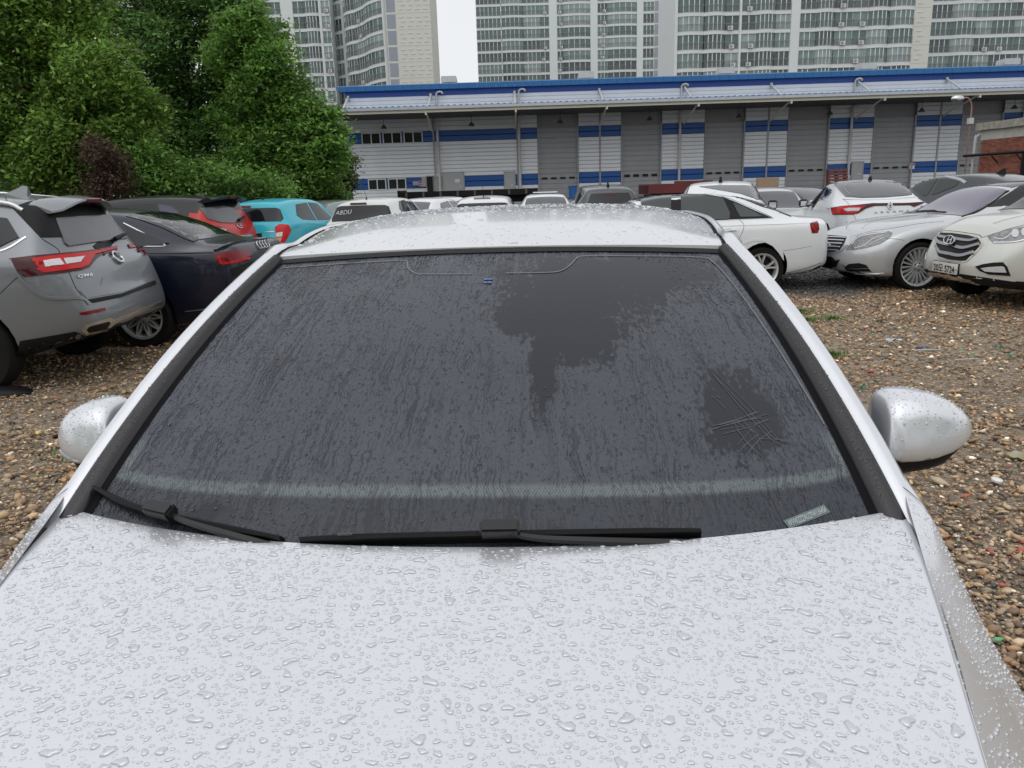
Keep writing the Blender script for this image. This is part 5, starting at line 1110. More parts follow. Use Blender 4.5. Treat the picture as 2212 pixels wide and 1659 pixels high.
def drops(name, P, Nn, T, r, el, parent, hf=.30, K=12, seed=1, mat=None):
    """Flat-bottomed irregular drops at points P with normals Nn, long axis T, radius r, elongation el."""
    g = np.random.default_rng(seed); n = len(r); B = np.cross(Nn, T)
    th = np.linspace(0, 2 * np.pi, K, endpoint=False)[None, :]
    big = np.clip((r - .002) / .005, 0, 1)[:, None]
    R_ = 1 + (.10 + .18 * big) * np.cos(2 * th + g.uniform(0, 6.3, (n, 1))) + (.06 + .16 * big) * np.cos(3 * th + g.uniform(0, 6.3, (n, 1))) + .12 * big * np.cos(4 * th + g.uniform(0, 6.3, (n, 1)))
    ra = r[:, None] * R_; X = ra * np.cos(th) * np.sqrt(el)[:, None]; Y = ra * np.sin(th) / np.sqrt(el)[:, None]
    h = np.minimum(r * hf * 2, .0026 + .09 * r)[:, None]
    V = []
    for s_, z in ((1.0, -.0002), (.94, .50), (.76, .86), (.42, .98)):
        z_ = (h * z if z > 0 else h * 0 + z); V.append(P[:, None, :] + T[:, None, :] * (X * s_)[..., None] + B[:, None, :] * (Y * s_)[..., None] + Nn[:, None, :] * (z_ * np.ones_like(X))[..., None])
    V.append((P + Nn * h)[:, None, :])
    V = np.concatenate(V, 1); nv = 4 * K + 1; base = (np.arange(n) * nv)[:, None, None]
    j = np.arange(K); q = []
    for i in range(3): q.append(np.stack([i * K + j, i * K + (j + 1) % K, (i + 1) * K + (j + 1) % K, (i + 1) * K + j], 1))
    q = np.concatenate(q)[None] + base; t = np.stack([3 * K + j, 3 * K + (j + 1) % K, np.full(K, 4 * K)], 1)[None] + base
    q = q.reshape(-1, 4); t = t.reshape(-1, 3)
    me = bpy.data.meshes.new(name); me.vertices.add(n * nv); me.vertices.foreach_set('co', V.reshape(-1).astype(np.float32))
    me.loops.add(q.size + t.size); me.loops.foreach_set('vertex_index', np.concatenate([q.reshape(-1), t.reshape(-1)]).astype(np.int32))
    me.polygons.add(len(q) + len(t)); st = np.concatenate([np.arange(len(q)) * 4, len(q) * 4 + np.arange(len(t)) * 3]).astype(np.int32); me.polygons.foreach_set('loop_start', st)
    me.update(calc_edges=True); me.shade_smooth(); o = link(name, me, mat or BEAD, parent); o['kind'] = 'stuff'; return o
def scatter(fn, n_try, sizes, box, seed, gap=1.15, keep=None):
    """Poisson-like scatter of drops on a surface fn(u, v); bigger drops first."""
    g = np.random.default_rng(seed); r = np.sort(sizes(g, n_try))[::-1]; out = []; cell = {}
    cs = .012
    for k in range(n_try):
        u = g.uniform(box[0], box[1]); v = g.uniform(box[2], box[3])
        if keep is not None and g.random() > keep(u, v, r[k]): continue
        p = fn(u, v); ci = (int(p.x / cs), int(p.y / cs)); ok = True
        R1 = 2 if r[k] > .004 else 1
        for a in range(-R1, R1 + 1):
            for b_ in range(-R1, R1 + 1):
                for (q, rq) in cell.get((ci[0] + a, ci[1] + b_), ()):
                    if (q - p).length < (rq + r[k]) * gap: ok = False; break
                if not ok: break
            if not ok: break
        if not ok: continue
        cell.setdefault(ci, []).append((p, r[k])); e = .006
        du = fn(u + e, v) - fn(u - e, v); dv = fn(u, v + e) - fn(u, v - e); nn = du.cross(dv).normalized()
        if nn.z < 0: nn = -nn
        out.append((p, nn, r[k], u, v))
    return out
def lay(name, sc, dirf, parent, seed, elr=(1.0, 1.9), hf=.26, K=12, mat=None):
    g = np.random.default_rng(seed); P = np.array([s_[0] for s_ in sc]); Nn = np.array([s_[1] for s_ in sc]); r = np.array([s_[2] for s_ in sc])
    D = np.array([dirf(s_[0]) for s_ in sc]); a = g.normal(0, .28, len(r)); D = np.stack([D[:, 0] * np.cos(a) - D[:, 1] * np.sin(a), D[:, 0] * np.sin(a) + D[:, 1] * np.cos(a), D[:, 2]], 1)
    T = D - Nn * (D * Nn).sum(1)[:, None]; T /= np.linalg.norm(T, axis=1)[:, None]
    return drops(name, P, Nn, T, r, g.uniform(elr[0], elr[1], len(r)), parent, hf=hf, K=K, seed=seed, mat=mat)
sz_h = lambda g, n: np.where(g.random(n) < .017, g.uniform(.0048, .0086, n), np.where(g.random(n) < .10, g.uniform(.0030, .0052, n), .0009 + .0022 * g.random(n) ** 1.8))
sc_ = scatter(hood_pt, 19000, sz_h, (-.982, .982, .38, .997), 11, gap=1.25)
lay('rain_drops', [q for q in sc_ if q[2] > .0021], lambda p: (1, -.75 * p.x, 0), bonnet, 21, (1.0, 1.9))
lay('rain_drops', [q for q in sc_ if q[2] <= .0021], lambda p: (1, -.75 * p.x, 0), bonnet, 24, (1.0, 1.8), K=7)
sz_r = lambda g, n: np.where(g.random(n) < .05, g.uniform(.003, .006, n), .0010 + .0018 * g.random(n))
sc_ = scatter(roof_pt, 2000, sz_r, (-1, 1, 0.005, .75), 12, gap=1.25)
lay('rain_drops', sc_, lambda p: (1, 0, 0), roof, 22, (1.2, 2.8), K=10)
def filmk(u, v, r):
    d = max(1 - math.hypot((u - .34) / .36, (v - .80) / .20), 1 - math.hypot((u - .72) / .13, (v - .33) / .16), 1 - math.hypot((u - .25) / .2, (v - .63) / .14))
    k = .02 if d > 0 else 1.0
    if abs(u) < .9 and v < .93 and u > -.35: k *= .45
    return k
sz_w = lambda g, n: np.where(g.random(n) < .12, g.uniform(.0024, .0038, n), .0011 + .0013 * g.random(n))
sc_ = scatter(ws_pt, 10000, sz_w, (-.92, .92, .02, .97), 13, gap=1.3, keep=filmk)
lay('rain_drops', sc_, lambda p: (1, .15, 0), ws, 23, (1.0, 1.7), K=8, mat=WATER)
def mirror_pt(sg):
    def fn(u, v):
        kx = .97 if sg > 0 else .76; xs_ = [.838 + q * kx for q in (0, .004, .014, .037, .072, .112, .147, .174, .192, .202, .206)]; x = .838 + (.012 + .17 * u) * kx; i = np.interp(x, xs_, np.arange(len(xs_))); a = np.interp(x, xs_, hz); c_ = np.interp(x, xs_, hy); z = np.interp(x, xs_, zc); th = math.pi * (.02 + v * 1.1); cs, sn = math.cos(math.pi - th + .2), math.sin(math.pi - th + .2); e = .62
        yy = c_ * math.copysign(abs(cs) ** e, cs); zz = a * math.copysign(abs(sn) ** e, sn)
        return Vector((sg * x, .365 + (x - .9) * .10 + yy + .018 * (zz / .07), z + zz * (1 if zz > 0 else .92)))
    return fn
for sg in (-1, 1):
    m_ = [o for o in hero.children if o.name.startswith('door_mirror')][0 if sg < 0 else 1]
    fn = mirror_pt(sg); sc_ = scatter(fn, 330, lambda g, n: np.where(g.random(n) < .08, g.uniform(.0025, .0040, n), .0010 + .0014 * g.random(n)), (.0, .98, .02, .98), 31 + sg, gap=1.3)
    c0 = Vector((sg * .94, .37, 1.04)); sc_ = [(p, (nn if nn.dot(p - c0) > 0 else -nn), r, u, v) for p, nn, r, u, v in sc_]
    lay('rain_drops', sc_, lambda p: (0, 0, 1), m_, 33, (1.0, 1.5), K=9)
    pf = pil(sg, prof_trim); fnp = lambda u, v, sg=sg: pil(sg, [(.966 + .03 * u, .0175 + .003 * u)])(0, v)
    sc_ = scatter(fnp, 700, lambda g, n: .0011 + .0022 * g.random(n) ** 2, (0, 1, .02, .98), 41 + sg, gap=1.4)
    lay('rain_drops', sc_, lambda p: (1, .3, .2), hero, 43, (1.0, 1.8), K=8, mat=WATER)
    fns = lambda u, v, sg=sg: WING[sg](min(max(u, 0), 1), min(max(.25 + .72 * v, 0), 1))
    sc_ = scatter(fns, 2600, lambda g, n: .0010 + .0026 * g.random(n) ** 3, (0.02, .98, .0, 1), 51 + sg, gap=1.3)
    c1 = Vector((0, 0, .3)); sc_ = [(p, (nn if nn.dot(p - c1) > 0 else -nn), r, u, v) for p, nn, r, u, v in sc_]
    lay('rain_drops', sc_, lambda p: (.3, 1, 0), hero, 53, (1.0, 1.6), K=8)
# ------------------------------------------------------------------ ground
def ground_mat():
    m = M('gravel bed', (.30, .24, .175), rough=.75, var=.35, scale=1.2, bump=.8, bscale=38, bdist=.02)
    n = m.node_tree; b = n.nodes['Principled BSDF']; L = n.links.new
    t = n.nodes.new('ShaderNodeTexCoord'); v = n.nodes.new('ShaderNodeTexVoronoi'); v.inputs['Scale'].default_value = 42
    L(t.outputs['Object'], v.inputs['Vector'])
    cr = n.nodes.new('ShaderNodeValToRGB'); sep = n.nodes.new('ShaderNodeSeparateColor'); L(v.outputs['Color'], sep.inputs[0]); L(sep.outputs[0], cr.inputs[0])
    cr.color_ramp.interpolation = 'CONSTANT'; e = cr.color_ramp.elements
    e[0].color = (.12, .095, .07, 1); e[1].position = .3; e[1].color = (.26, .205, .145, 1)
    for p, c in ((.55, (.30, .24, .17, 1)), (.74, (.14, .12, .10, 1)), (.86, (.36, .30, .22, 1)), (.95, (.40, .38, .34, 1)), (.98, (.20, .07, .045, 1))):
        q = e.new(p); q.color = c
    old = b.inputs['Base Color'].links[0].from_socket
    mx = n.nodes.new('ShaderNodeMix'); mx.data_type = 'RGBA'; mx.inputs['Factor'].default_value = .6; L(old, mx.inputs['A']); L(cr.outputs[0], mx.inputs['B'])
    # darker ballast and painted-in shade beyond the first row of cars on the right
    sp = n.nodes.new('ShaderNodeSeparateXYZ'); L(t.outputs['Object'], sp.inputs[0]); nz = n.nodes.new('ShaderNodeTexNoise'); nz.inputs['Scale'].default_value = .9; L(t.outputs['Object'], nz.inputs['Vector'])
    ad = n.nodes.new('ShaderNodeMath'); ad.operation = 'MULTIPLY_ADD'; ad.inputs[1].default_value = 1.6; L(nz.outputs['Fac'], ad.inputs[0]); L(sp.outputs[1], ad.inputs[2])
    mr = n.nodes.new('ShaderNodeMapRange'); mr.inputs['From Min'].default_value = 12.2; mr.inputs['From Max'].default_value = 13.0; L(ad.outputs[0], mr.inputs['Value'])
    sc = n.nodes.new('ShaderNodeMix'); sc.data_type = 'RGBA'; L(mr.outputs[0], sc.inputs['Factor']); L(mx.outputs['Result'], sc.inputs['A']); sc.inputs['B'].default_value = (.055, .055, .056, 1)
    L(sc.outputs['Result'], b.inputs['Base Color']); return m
gx = sorted(set(list(np.linspace(-700, -30, 12)) + list(np.linspace(-30, 30, 121)) + list(np.linspace(30, 700, 12)))); gy = sorted(set(list(np.linspace(-60, -6, 6)) + list(np.linspace(-6, 30, 73)) + list(np.linspace(30, 900, 16))))
v = [(x, y, GZ(x, y) - .004 + (.012 * mnoise.noise(Vector((x * .8, y * .8, 0))) - .008 if abs(x) < 30 and y < 30 else 0)) for y in gy for x in gx]; n = len(gx)
me = pymesh('ground', v, [(j * n + i, j * n + i + 1, (j + 1) * n + i + 1, (j + 1) * n + i) for j in range(len(gy) - 1) for i in range(n - 1)])
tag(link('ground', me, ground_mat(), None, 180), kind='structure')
# loose stones as real geometry where the camera can tell them apart
def pebbles(N, seed):
    g = np.random.default_rng(seed); y = np.exp(g.uniform(np.log(1.1), np.log(7.0), N * 2)); x = g.uniform(-.78, .80, N * 2) * (y + .4); ok = ~(np.abs(x + .05 - .06 * (y - 1.3)) < .80); y, x = y[ok][:N], x[ok][:N]; N = len(y)
    V0 = np.array([(1, 0, 0), (0, 1, 0), (-1, 0, 0), (0, -1, 0), (0, 0, 1), (0, 0, -1)], float); F0 = np.array([(0, 1, 4), (1, 2, 4), (2, 3, 4), (3, 0, 4), (1, 0, 5), (2, 1, 5), (3, 2, 5), (0, 3, 5)])
    r = g.uniform(.004, .010, N); J = V0[None] * (1 + g.normal(0, .2, (N, 6, 3)) * 1) + g.normal(0, .12, (N, 6, 3)); J = J * r[:, None, None] * np.array([1.2, 1.0, .6]); an = g.uniform(0, 6.28, N); c, s_ = np.cos(an)[:, None], np.sin(an)[:, None]
    z = np.array([GZ(a, b) for a, b in zip(x, y)]); V = np.stack([J[..., 0] * c - J[..., 1] * s_ + x[:, None], J[..., 0] * s_ + J[..., 1] * c + y[:, None], J[..., 2] + (z + r * .3)[:, None]], -1)
    Fc = (F0[None] + (np.arange(N) * 6)[:, None, None]).reshape(-1, 3); me = bpy.data.meshes.new('grit'); me.vertices.add(N * 6); me.vertices.foreach_set('co', V.reshape(-1).astype(np.float32)); me.loops.add(Fc.size); me.loops.foreach_set('vertex_index', Fc.reshape(-1).astype(np.int32)); me.polygons.add(len(Fc)); me.polygons.foreach_set('loop_start', (np.arange(len(Fc)) * 3).astype(np.int32)); me.update(calc_edges=True)
    pal = np.array([(.42, .33, .23), (.30, .23, .16), (.20, .16, .12), (.55, .48, .38), (.36, .27, .17), (.85, .83, .8), (.5, .14, .09)]); k = g.choice(7, N, p=[.28, .25, .2, .12, .1, .03, .02]); C = pal[k] * g.uniform(.8, 1.4, (N, 1)); at = me.color_attributes.new('tint', 'FLOAT_COLOR', 'POINT'); at.data.foreach_set('color', np.concatenate([np.repeat(C, 6, 0), np.ones((N * 6, 1))], 1).reshape(-1).astype(np.float32)); return me
def stones(N, seed, ya, yb, octa=False):
    g = np.random.default_rng(seed)
    phi = (1 + 5 ** .5) / 2; V0 = np.array([(-1, phi, 0), (1, phi, 0), (-1, -phi, 0), (1, -phi, 0), (0, -1, phi), (0, 1, phi), (0, -1, -phi), (0, 1, -phi), (phi, 0, -1), (phi, 0, 1), (-phi, 0, -1), (-phi, 0, 1)]) / 1.902
    F0 = np.array([(0, 11, 5), (0, 5, 1), (0, 1, 7), (0, 7, 10), (0, 10, 11), (1, 5, 9), (5, 11, 4), (11, 10, 2), (10, 7, 6), (7, 1, 8), (3, 9, 4), (3, 4, 2), (3, 2, 6), (3, 6, 8), (3, 8, 9), (4, 9, 5), (2, 4, 11), (6, 2, 10), (8, 6, 7), (9, 8, 1)])
    if octa: V0 = np.array([(1, 0, 0), (0, 1, 0), (-1, 0, 0), (0, -1, 0), (0, 0, 1), (0, 0, -1)], float); F0 = np.array([(0, 1, 4), (1, 2, 4), (2, 3, 4), (3, 0, 4), (1, 0, 5), (2, 1, 5), (3, 2, 5), (0, 3, 5)])
    nv = len(V0); y = np.exp(g.uniform(np.log(ya), np.log(yb), N * 3)) if not octa else np.sqrt(g.uniform(ya ** 2, yb ** 2, N * 3)) ** .9 * yb ** .1; lat = g.uniform(-.78, .80, N * 3) * (y + .4)
    ok = ~((np.abs(lat + .05 - .06 * (y - 1.3)) < .80) & (y < 4.5)) & ~((lat < -.85) & (y > 12)) & ~((y > 6 + 3 * np.sin(lat * 2.1) ** 2) & (lat < .6) & (lat > -2.5))
    y, x = y[ok][:N], lat[ok][:N]; N = len(y)
    r = np.clip(g.lognormal(-4.62, .40, N), .005, .034) * (1 + .05 * y)
    z = np.array([GZ(a, b) for a, b in zip(x, y)])
    sx = g.uniform(.8, 1.5, N); sy = g.uniform(.6, 1.1, N); sz = g.uniform(.3, .62, N); an = g.uniform(0, 6.283, N)
    J = V0[None] * (1 + g.normal(0, .16, (N, nv, 1)))
    X = J[..., 0] * (r * sx)[:, None]; Y = J[..., 1] * (r * sy)[:, None]; Z = J[..., 2] * (r * sz)[:, None]
    tl = g.normal(0, .25, N)[:, None]; Z = Z + X * tl
    c, s_ = np.cos(an)[:, None], np.sin(an)[:, None]
    V = np.stack([X * c - Y * s_ + x[:, None], X * s_ + Y * c + y[:, None], Z + (z + r * sz * .35)[:, None]], -1)
    Fc = (F0[None] + (np.arange(N) * nv)[:, None, None]).reshape(-1, 3)
    me = bpy.data.meshes.new('gravel'); me.vertices.add(N * nv); me.vertices.foreach_set('co', V.reshape(-1).astype(np.float32)); me.loops.add(Fc.size); me.loops.foreach_set('vertex_index', Fc.reshape(-1).astype(np.int32))
    me.polygons.add(len(Fc)); me.polygons.foreach_set('loop_start', (np.arange(len(Fc)) * 3).astype(np.int32)); me.update(calc_edges=True)
    pal = np.array([(.30, .23, .16), (.22, .17, .12), (.17, .13, .095), (.38, .31, .23), (.12, .10, .08), (.25, .22, .19), (.33, .22, .13), (.09, .075, .065), (.45, .40, .33), (.80, .78, .74), (.32, .09, .06), (.50, .20, .08), (.05, .05, .055), (.08, .20, .40), (.10, .35, .22), (.62, .50, .16)])
    w = np.array([16, 16, 14, 10, 10, 9, 8, 7, 5, 2.4, .9, .5, 1.5, .12, .1, .2]); k = g.choice(len(pal), N, p=w / w.sum()); C = pal[k] * g.uniform(.7, 1.15, (N, 1)) * np.array([1.85, 1.60, 1.28])
    far = np.clip((y + .8 * np.sin(x * 1.7) - 11.2) / .8, 0, 1)[:, None] * (x > 2)[:, None]; C = C * (1 - far) + far * np.array([(.07, .07, .072)]) * g.uniform(.5, 1.6, (N, 1))  # stones there darkened likewise, ballast tone and shade in one colour
    at = me.color_attributes.new('tint', 'FLOAT_COLOR', 'POINT'); C4 = np.concatenate([np.repeat(C, nv, 0), np.ones((N * nv, 1))], 1); at.data.foreach_set('color', C4.reshape(-1).astype(np.float32))
    return me
STONE = M('wet stones', (1, 1, 1), rough=.38, var=.15, scale=60, attr='tint', spec=.5)
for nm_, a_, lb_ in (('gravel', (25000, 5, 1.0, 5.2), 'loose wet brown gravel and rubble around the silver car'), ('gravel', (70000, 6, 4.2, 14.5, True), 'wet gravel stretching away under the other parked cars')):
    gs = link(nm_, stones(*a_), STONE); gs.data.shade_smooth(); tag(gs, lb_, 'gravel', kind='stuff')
gp = link('grit', pebbles(42000, 8), STONE); gp.data.shade_smooth(); tag(gp, 'fine tan grit between the larger stones of the yard', 'gravel', kind='stuff')
# ------------------------------------------------------------------ litter and weeds
def tuft(px, h, nb, seed, label):
    p = atz(*px, 0); p.z = GZ(p.x, p.y); g = random.Random(seed); b = MB()
    for i in range(nb):
        a = g.uniform(0, 6.28); rr = abs(g.gauss(0, .07)); bx, by = rr * math.cos(a) * 1.5, rr * math.sin(a); l = h * g.uniform(.5, 1.1); ln = g.uniform(.3, 1.1) * l; a2 = g.uniform(0, 6.28); w = .004 + .004 * g.random()
        dx, dy = math.cos(a2), math.sin(a2); b.add([(bx - dy * w, by + dx * w, 0), (bx + dy * w, by - dx * w, 0), (bx + dx * ln * .4 + dy * w, by + dy * ln * .4 - dx * w, l * .7), (bx + dx * ln * .4 - dy * w, by + dy * ln * .4 + dx * w, l * .7), (bx + dx * ln, by + dy * ln, l * .85)], [(0, 1, 2, 3), (3, 2, 4)])
    o = b.build('weed_tuft', M('weed green', (.10, .19, .035), rough=.6, var=.5, scale=9)); o.location = p; tag(o, label, 'weed', 'weeds in the gravel')
for i, (p, h, nb, lb) in enumerate((((1728, 676), .07, 130, 'wide green weed tuft in gravel by the silver pillar, farthest of all'), ((1745, 694), .06, 60, 'thin weed tuft just below the farthest wide one'), ((1795, 690), .06, 70, 'small weed tuft to the right of the two farthest ones'), ((1792, 770), .075, 110, 'round green weed tuft on the pale puddle patch'), ((165, 1006), .05, 60, 'green weed tuft below the left door mirror'))): tuft(p, h, nb, 40 + i, lb)
def flake(name, px, w, l, col, label, cat='litter', rot=0, up=.01, crumple=.4):
    p = atz(*px, 0); p.z = GZ(p.x, p.y) + up; b = MB(); n = 5; v = []; sd = hash(name) % 97 + px[0]
    for j in range(n):
        for i in range(n):
            q = Vector((i / 4 - .5, j / 4 - .5, 0)); z = mnoise.noise(Vector((i * 1.3 + sd, j * 1.3, 3))) * crumple * min(w, l); v.append((q.x * w * (1 + .25 * mnoise.noise(Vector((j, sd, 0)))), q.y * l * (1 + .25 * mnoise.noise(Vector((sd, i, 1)))), z + .01))
    f = [(j * n + i, j * n + i + 1, (j + 1) * n + i + 1, (j + 1) * n + i) for j in range(n - 1) for i in range(n - 1)]
    nv = len(v); v2 = [(a, b_, c - .003) for a, b_, c in v]; f2 = [tuple(k + nv for k in q[::-1]) for q in f]; b.add(v + v2, f + f2)
    o = b.build(name, M('litter ' + name + str(px[0]), col, rough=.45, var=.25, scale=30)); o.location = p; o.rotation_euler = (0, 0, rot); tag(o, label, cat, 'litter on the gravel')
flake('plastic_sheet', (2205, 990), .13, .10, (.36, .33, .20), 'pale yellow plastic sheet at the right edge beyond the mirror', rot=.4)
flake('plastic_scrap', (2010, 1560 / 1.0 * .62 + 0), .05, .04, (.85, .85, .84), 'white plastic scrap right of the door mirror', crumple=.6)
flake('green_rag', (1862, 842), .06, .04, (.02, .22, .12), 'green rag scrap just above the right door mirror', crumple=.7)
flake('green_rag', (2158, 752), .07, .04, (.02, .25, .14), 'green rag scrap far right on the gravel below the pearl crossover', crumple=.7)
flake('blue_scrap', (1990, 594 + 160), .06, .03, (.05, .16, .42), 'blue plastic scrap in the gravel below the limousine wheel', crumple=.7)
flake('foil_wrapper', (1930, 738), .16, .05, (.55, .60, .66), 'silvery foil wrapper on the gravel below the limousine', crumple=.8)
flake('red_scrap', (1880, 808), .06, .03, (.45, .03, .03), 'red plastic scrap on the gravel above the right mirror', crumple=.8)
def stick(px, l, r, col, label, rot):
    p = atz(*px, 0); p.z = GZ(p.x, p.y) + .014; b = MB(); d = Vector((math.cos(rot), math.sin(rot), 0)); b.tube([p - d * l / 2, p + Vector((0, 0, .004)), p + d * l / 2 + Vector((0, 0, .004))], [r, r * 1.1, r * .8], n=6)
    o = b.build('wood_stick', M('stick ' + str(px[0]), col, rough=.7, var=.3, scale=50)); tag(o, label, 'stick', 'litter on the gravel')
stick((1832, 886), .16, .006, (.06, .05, .045), 'dark twig lying left above the right mirror', .1)
stick((2088, 780), .22, .006, (.50, .46, .40), 'pale wooden stick below the pearl crossover', .05)
stick((2003, 760), .24, .010, (.40, .42, .44), 'grey plastic tube in the gravel under the limousine', -.1)
stick((1944, 918 + 172), .16, .006, (.50, .27, .09), 'orange wooden splinter beneath the right mirror', -.6)
b = MB(); b.lathe([(0, .006), (.020, .005), (.024, .012), (.027, .011), (.027, 0), (0, 0)], n=20, axis='z'); o = b.build('round_litter', M('lid white', (.82, .82, .80), rough=.35), None, 40); p = atz(2152, 1046, 0); o.location = (p.x, p.y, .018); o.rotation_euler = (.15, .1, 0); tag(o, 'small round white plastic lid beneath the right mirror', 'lid', 'litter on the gravel')
b = MB(); p = atz(22, 872, 0); v = []
for i, (x, w, h) in enumerate(((-.30, .05, .02), (-.2, .10, .05), (-.05, .12, .07), (.08, .11, .055), (.17, .07, .03), (.20, .02, .01))):
    for j in range(9): a = math.pi * j / 8; v.append((x, w * math.cos(a), h * math.sin(a)))
b.add(v, [(i * 9 + j, i * 9 + j + 1, (i + 1) * 9 + j + 1, (i + 1) * 9 + j) for i in range(5) for j in range(8)] + [tuple(range(9)), tuple(45 + j for j in range(8, -1, -1))]); o = b.build('rubber_flap', BLACKP, None, 50); o.location = (p.x, p.y, GZ(p.x, p.y)); tag(o, 'black rubber flap lying at the left edge under the grey sport utility', 'rubber')
# ------------------------------------------------------------------ warehouse
WY = 50.0
def wx(px, Y=WY): return aty(px, 400, Y).x
WHB = M('white siding', (.70, .72, .74), rough=.5, var=.10, scale=1.2); BLB = M('blue siding', (.006, .075, .28), rough=.45, var=.12, scale=2); LBL = M('light blue fascia', (.010, .12, .31), rough=.45, var=.10, scale=3)
DBL = M('deep blue band', (.003, .055, .27), rough=.45, var=.1); GRD = M('grey shutter', (.29, .295, .305), rough=.5, var=.14, scale=1.0); GRP = M('grey steel', (.30, .30, .31), rough=.5, var=.15); CRE = M('cream steel', (.68, .67, .54), rough=.5, var=.12, scale=4)
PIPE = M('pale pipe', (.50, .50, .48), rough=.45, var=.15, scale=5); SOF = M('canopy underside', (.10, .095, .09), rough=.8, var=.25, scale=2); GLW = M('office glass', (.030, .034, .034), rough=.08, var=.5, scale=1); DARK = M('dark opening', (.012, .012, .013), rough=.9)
FRW = M('white window frame', (.62, .63, .63), rough=.4); WPV = M('galvanised sheet', (.45, .47, .49), rough=.4, metal=.5, var=.15)
wh = empty('warehouse', (wx(760), WY, 0), 0, 'long white warehouse with blue bands, grey shutters and a deep canopy', 'warehouse')
X0 = wx(760); 
def wl(px): return wx(px) - X0
XR = wl(2420)
_bc = {}
def board(x0, x1, z0, z1, mat, name='wall_board', y=0, t=.05):
    k = (round(x1 - x0, 2), round(z1 - z0, 3), mat.name, t)
    if k not in _bc:
        w, h = x1 - x0, z1 - z0; b = MB(); b.prism([(0, 0), (-t * .4, .012), (-t, .035), (-t, h - .025), (-t * .3, h - .006), (0, h - .006)], 'x', 0, w); me = b.mesh(name); me.materials.append(mat); _bc[k] = me
    o = link(name, _bc[k], None, wh); o.location = (x0, y, z0); return o
b = MB(); b.box(0, XR, .22, 22, 0, 7.2); b.build('wall', GRP, wh)
doors = [(1163, 1250), (1341, 1427.5), (1518.5, 1604), (1695, 1783), (1876.5, 1966), (2062, 2150)]
secs = []; a = 760
for d0, d1 in doors: secs.append((a, d0)); a = d1
secs.append((a, 2420))
seams = [942, 1120, 1296, 1653, 2016]
for s0, s1 in secs:
    cuts = [s0] + [q for q in seams if s0 < q < s1] + [s1]
    for c0, c1 in zip(cuts, cuts[1:]):
        x0, x1 = wl(c0) + .02, wl(c1) - .02
        for (za, zb, n, mt) in ((.9, 1.82, 4, WHB), (1.82, 2.47, 2, BLB), (2.47, 4.56, 9, WHB), (4.56, 5.2, 2, BLB), (5.2, 6.3, 4, WHB)):
            for i in range(n): board(x0, x1, za + (zb - za) * i / n, za + (zb - za) * (i + 1) / n, mt)
        b = MB(); b.box(x0, x1, -.06, 0, 0, .9); b.build('plinth', GRP, wh)
b = MB(); b.box(-.4, XR, -1.9, -.06, 0, .88); b.build('loading_dock', GRP, wh)
for i, (d0, d1) in enumerate(doors):
    x0, x1 = wl(d0), wl(d1); dr = empty('roller_shutter'); dr.parent = wh; dr.location = (x0, 0, .9)
    w = x1 - x0; b = MB(); b.box(0, w, .10, .14, 0, 4.3)
    for k in range(14): b.prism([(.10, .02 + k * .306), (.075, .05 + k * .306), (.075, .28 + k * .306), (.10, .30 + k * .306)], 'x', .04, w - .04)
    b.build('shutter_leaf', GRD, dr)
    for q in (0, w - .08):
        b = MB(); b.box(q, q + .08, -.08, .12, 0, 4.36); b.build('shutter_guide', GRP, dr)
    rd = i != 1
    for k in range(4):
        cx = w * (.16 + .226 * k); b = MB()
        if rd:
            for r1, m_ in (((.24, .10), 0), ((.19, .065), 1)):
                pts = [(cx + (r1[0] - r1[1]) * (1 if math.cos(t) > 0 else -1) + r1[1] * math.cos(t), 1.27 + r1[1] * math.sin(t)) for t in np.linspace(0.05, 6.23, 22)]; b.prism(pts, 'y', .045 - .012 * m_, .075, m_)
        else: b.box(cx - .22, cx + .22, .045, .075, 1.15, 1.40, 0); b.box(cx - .18, cx + .18, .035, .05, 1.19, 1.36, 1)
        b.build('shutter_window', [GRP, DARK], dr)
def office_win(p0, p1, za, zb, n):
    x0, x1 = wl(p0), wl(p1); r_ = empty('window'); r_.parent = wh
    b = MB(); b.box(x0, x1, -.10, -.055, za, za + .06); b.box(x0, x1, -.10, -.055, zb - .06, zb)
    for k in range(n + 1): q = x0 + (x1 - x0 - .06) * k / n; b.box(q, q + .06, -.10, -.055, za + .06, zb - .06)
    b.build('window_frame', FRW, r_)
    for k in range(n): q = x0 + (x1 - x0) * k / n; b = MB(); b.box(q + .05, q + (x1 - x0) / n - .02, -.068, -.052, za + .05, zb - .05); b.build('pane', GLW, r_)
for p0, p1 in ((789, 829.5), (834, 874), (878.5, 919)): office_win(p0, p1, 4.50, 5.20, 2)
for p0, p1 in ((796, 835), (839, 878)): office_win(p0, p1, 1.78, 2.46, 2)
def door(p0, p1, zt, mat, name='door', y=-.07, notice=False, lock=True):
    x0, x1 = wl(p0), wl(p1); o = empty(name); o.parent = wh
    b = MB(); b.box(x0, x1, y - .03, y + .02, .9, zt); b.build('door_leaf', mat, o)
    b = MB(); b.box(x0 - .06, x0, y - .05, y + .02, .9, zt + .06); b.box(x1, x1 + .06, y - .05, y + .02, .9, zt + .06); b.box(x0, x1, y - .05, y + .02, zt, zt + .06); b.build('door_frame', GRP, o)
    if lock: b = MB(); b.box(x1 - .25, x1 - .13, y - .07, y - .03, 1.8, 1.88); b.build('handle', CHROMED, o)
    if notice: b = MB(); b.box(x0 + .7, x0 + 1.0, y - .036, y - .031, 2.1, 2.3); b.build('notice', FRW, o)
door(959, 1002, 2.68, M('pale grey door', (.36, .36, .36), rough=.5, var=.1), notice=True); door(1091, 1112, 2.60, MATS['pale grey door']); door(923, 937, 2.5, DARK, 'doorway', lock=False); door(938, 955, 2.42, M('beige grey door', (.30, .30, .28), rough=.5)); door(1837, 1859, 2.55, MATS['pale grey door'])
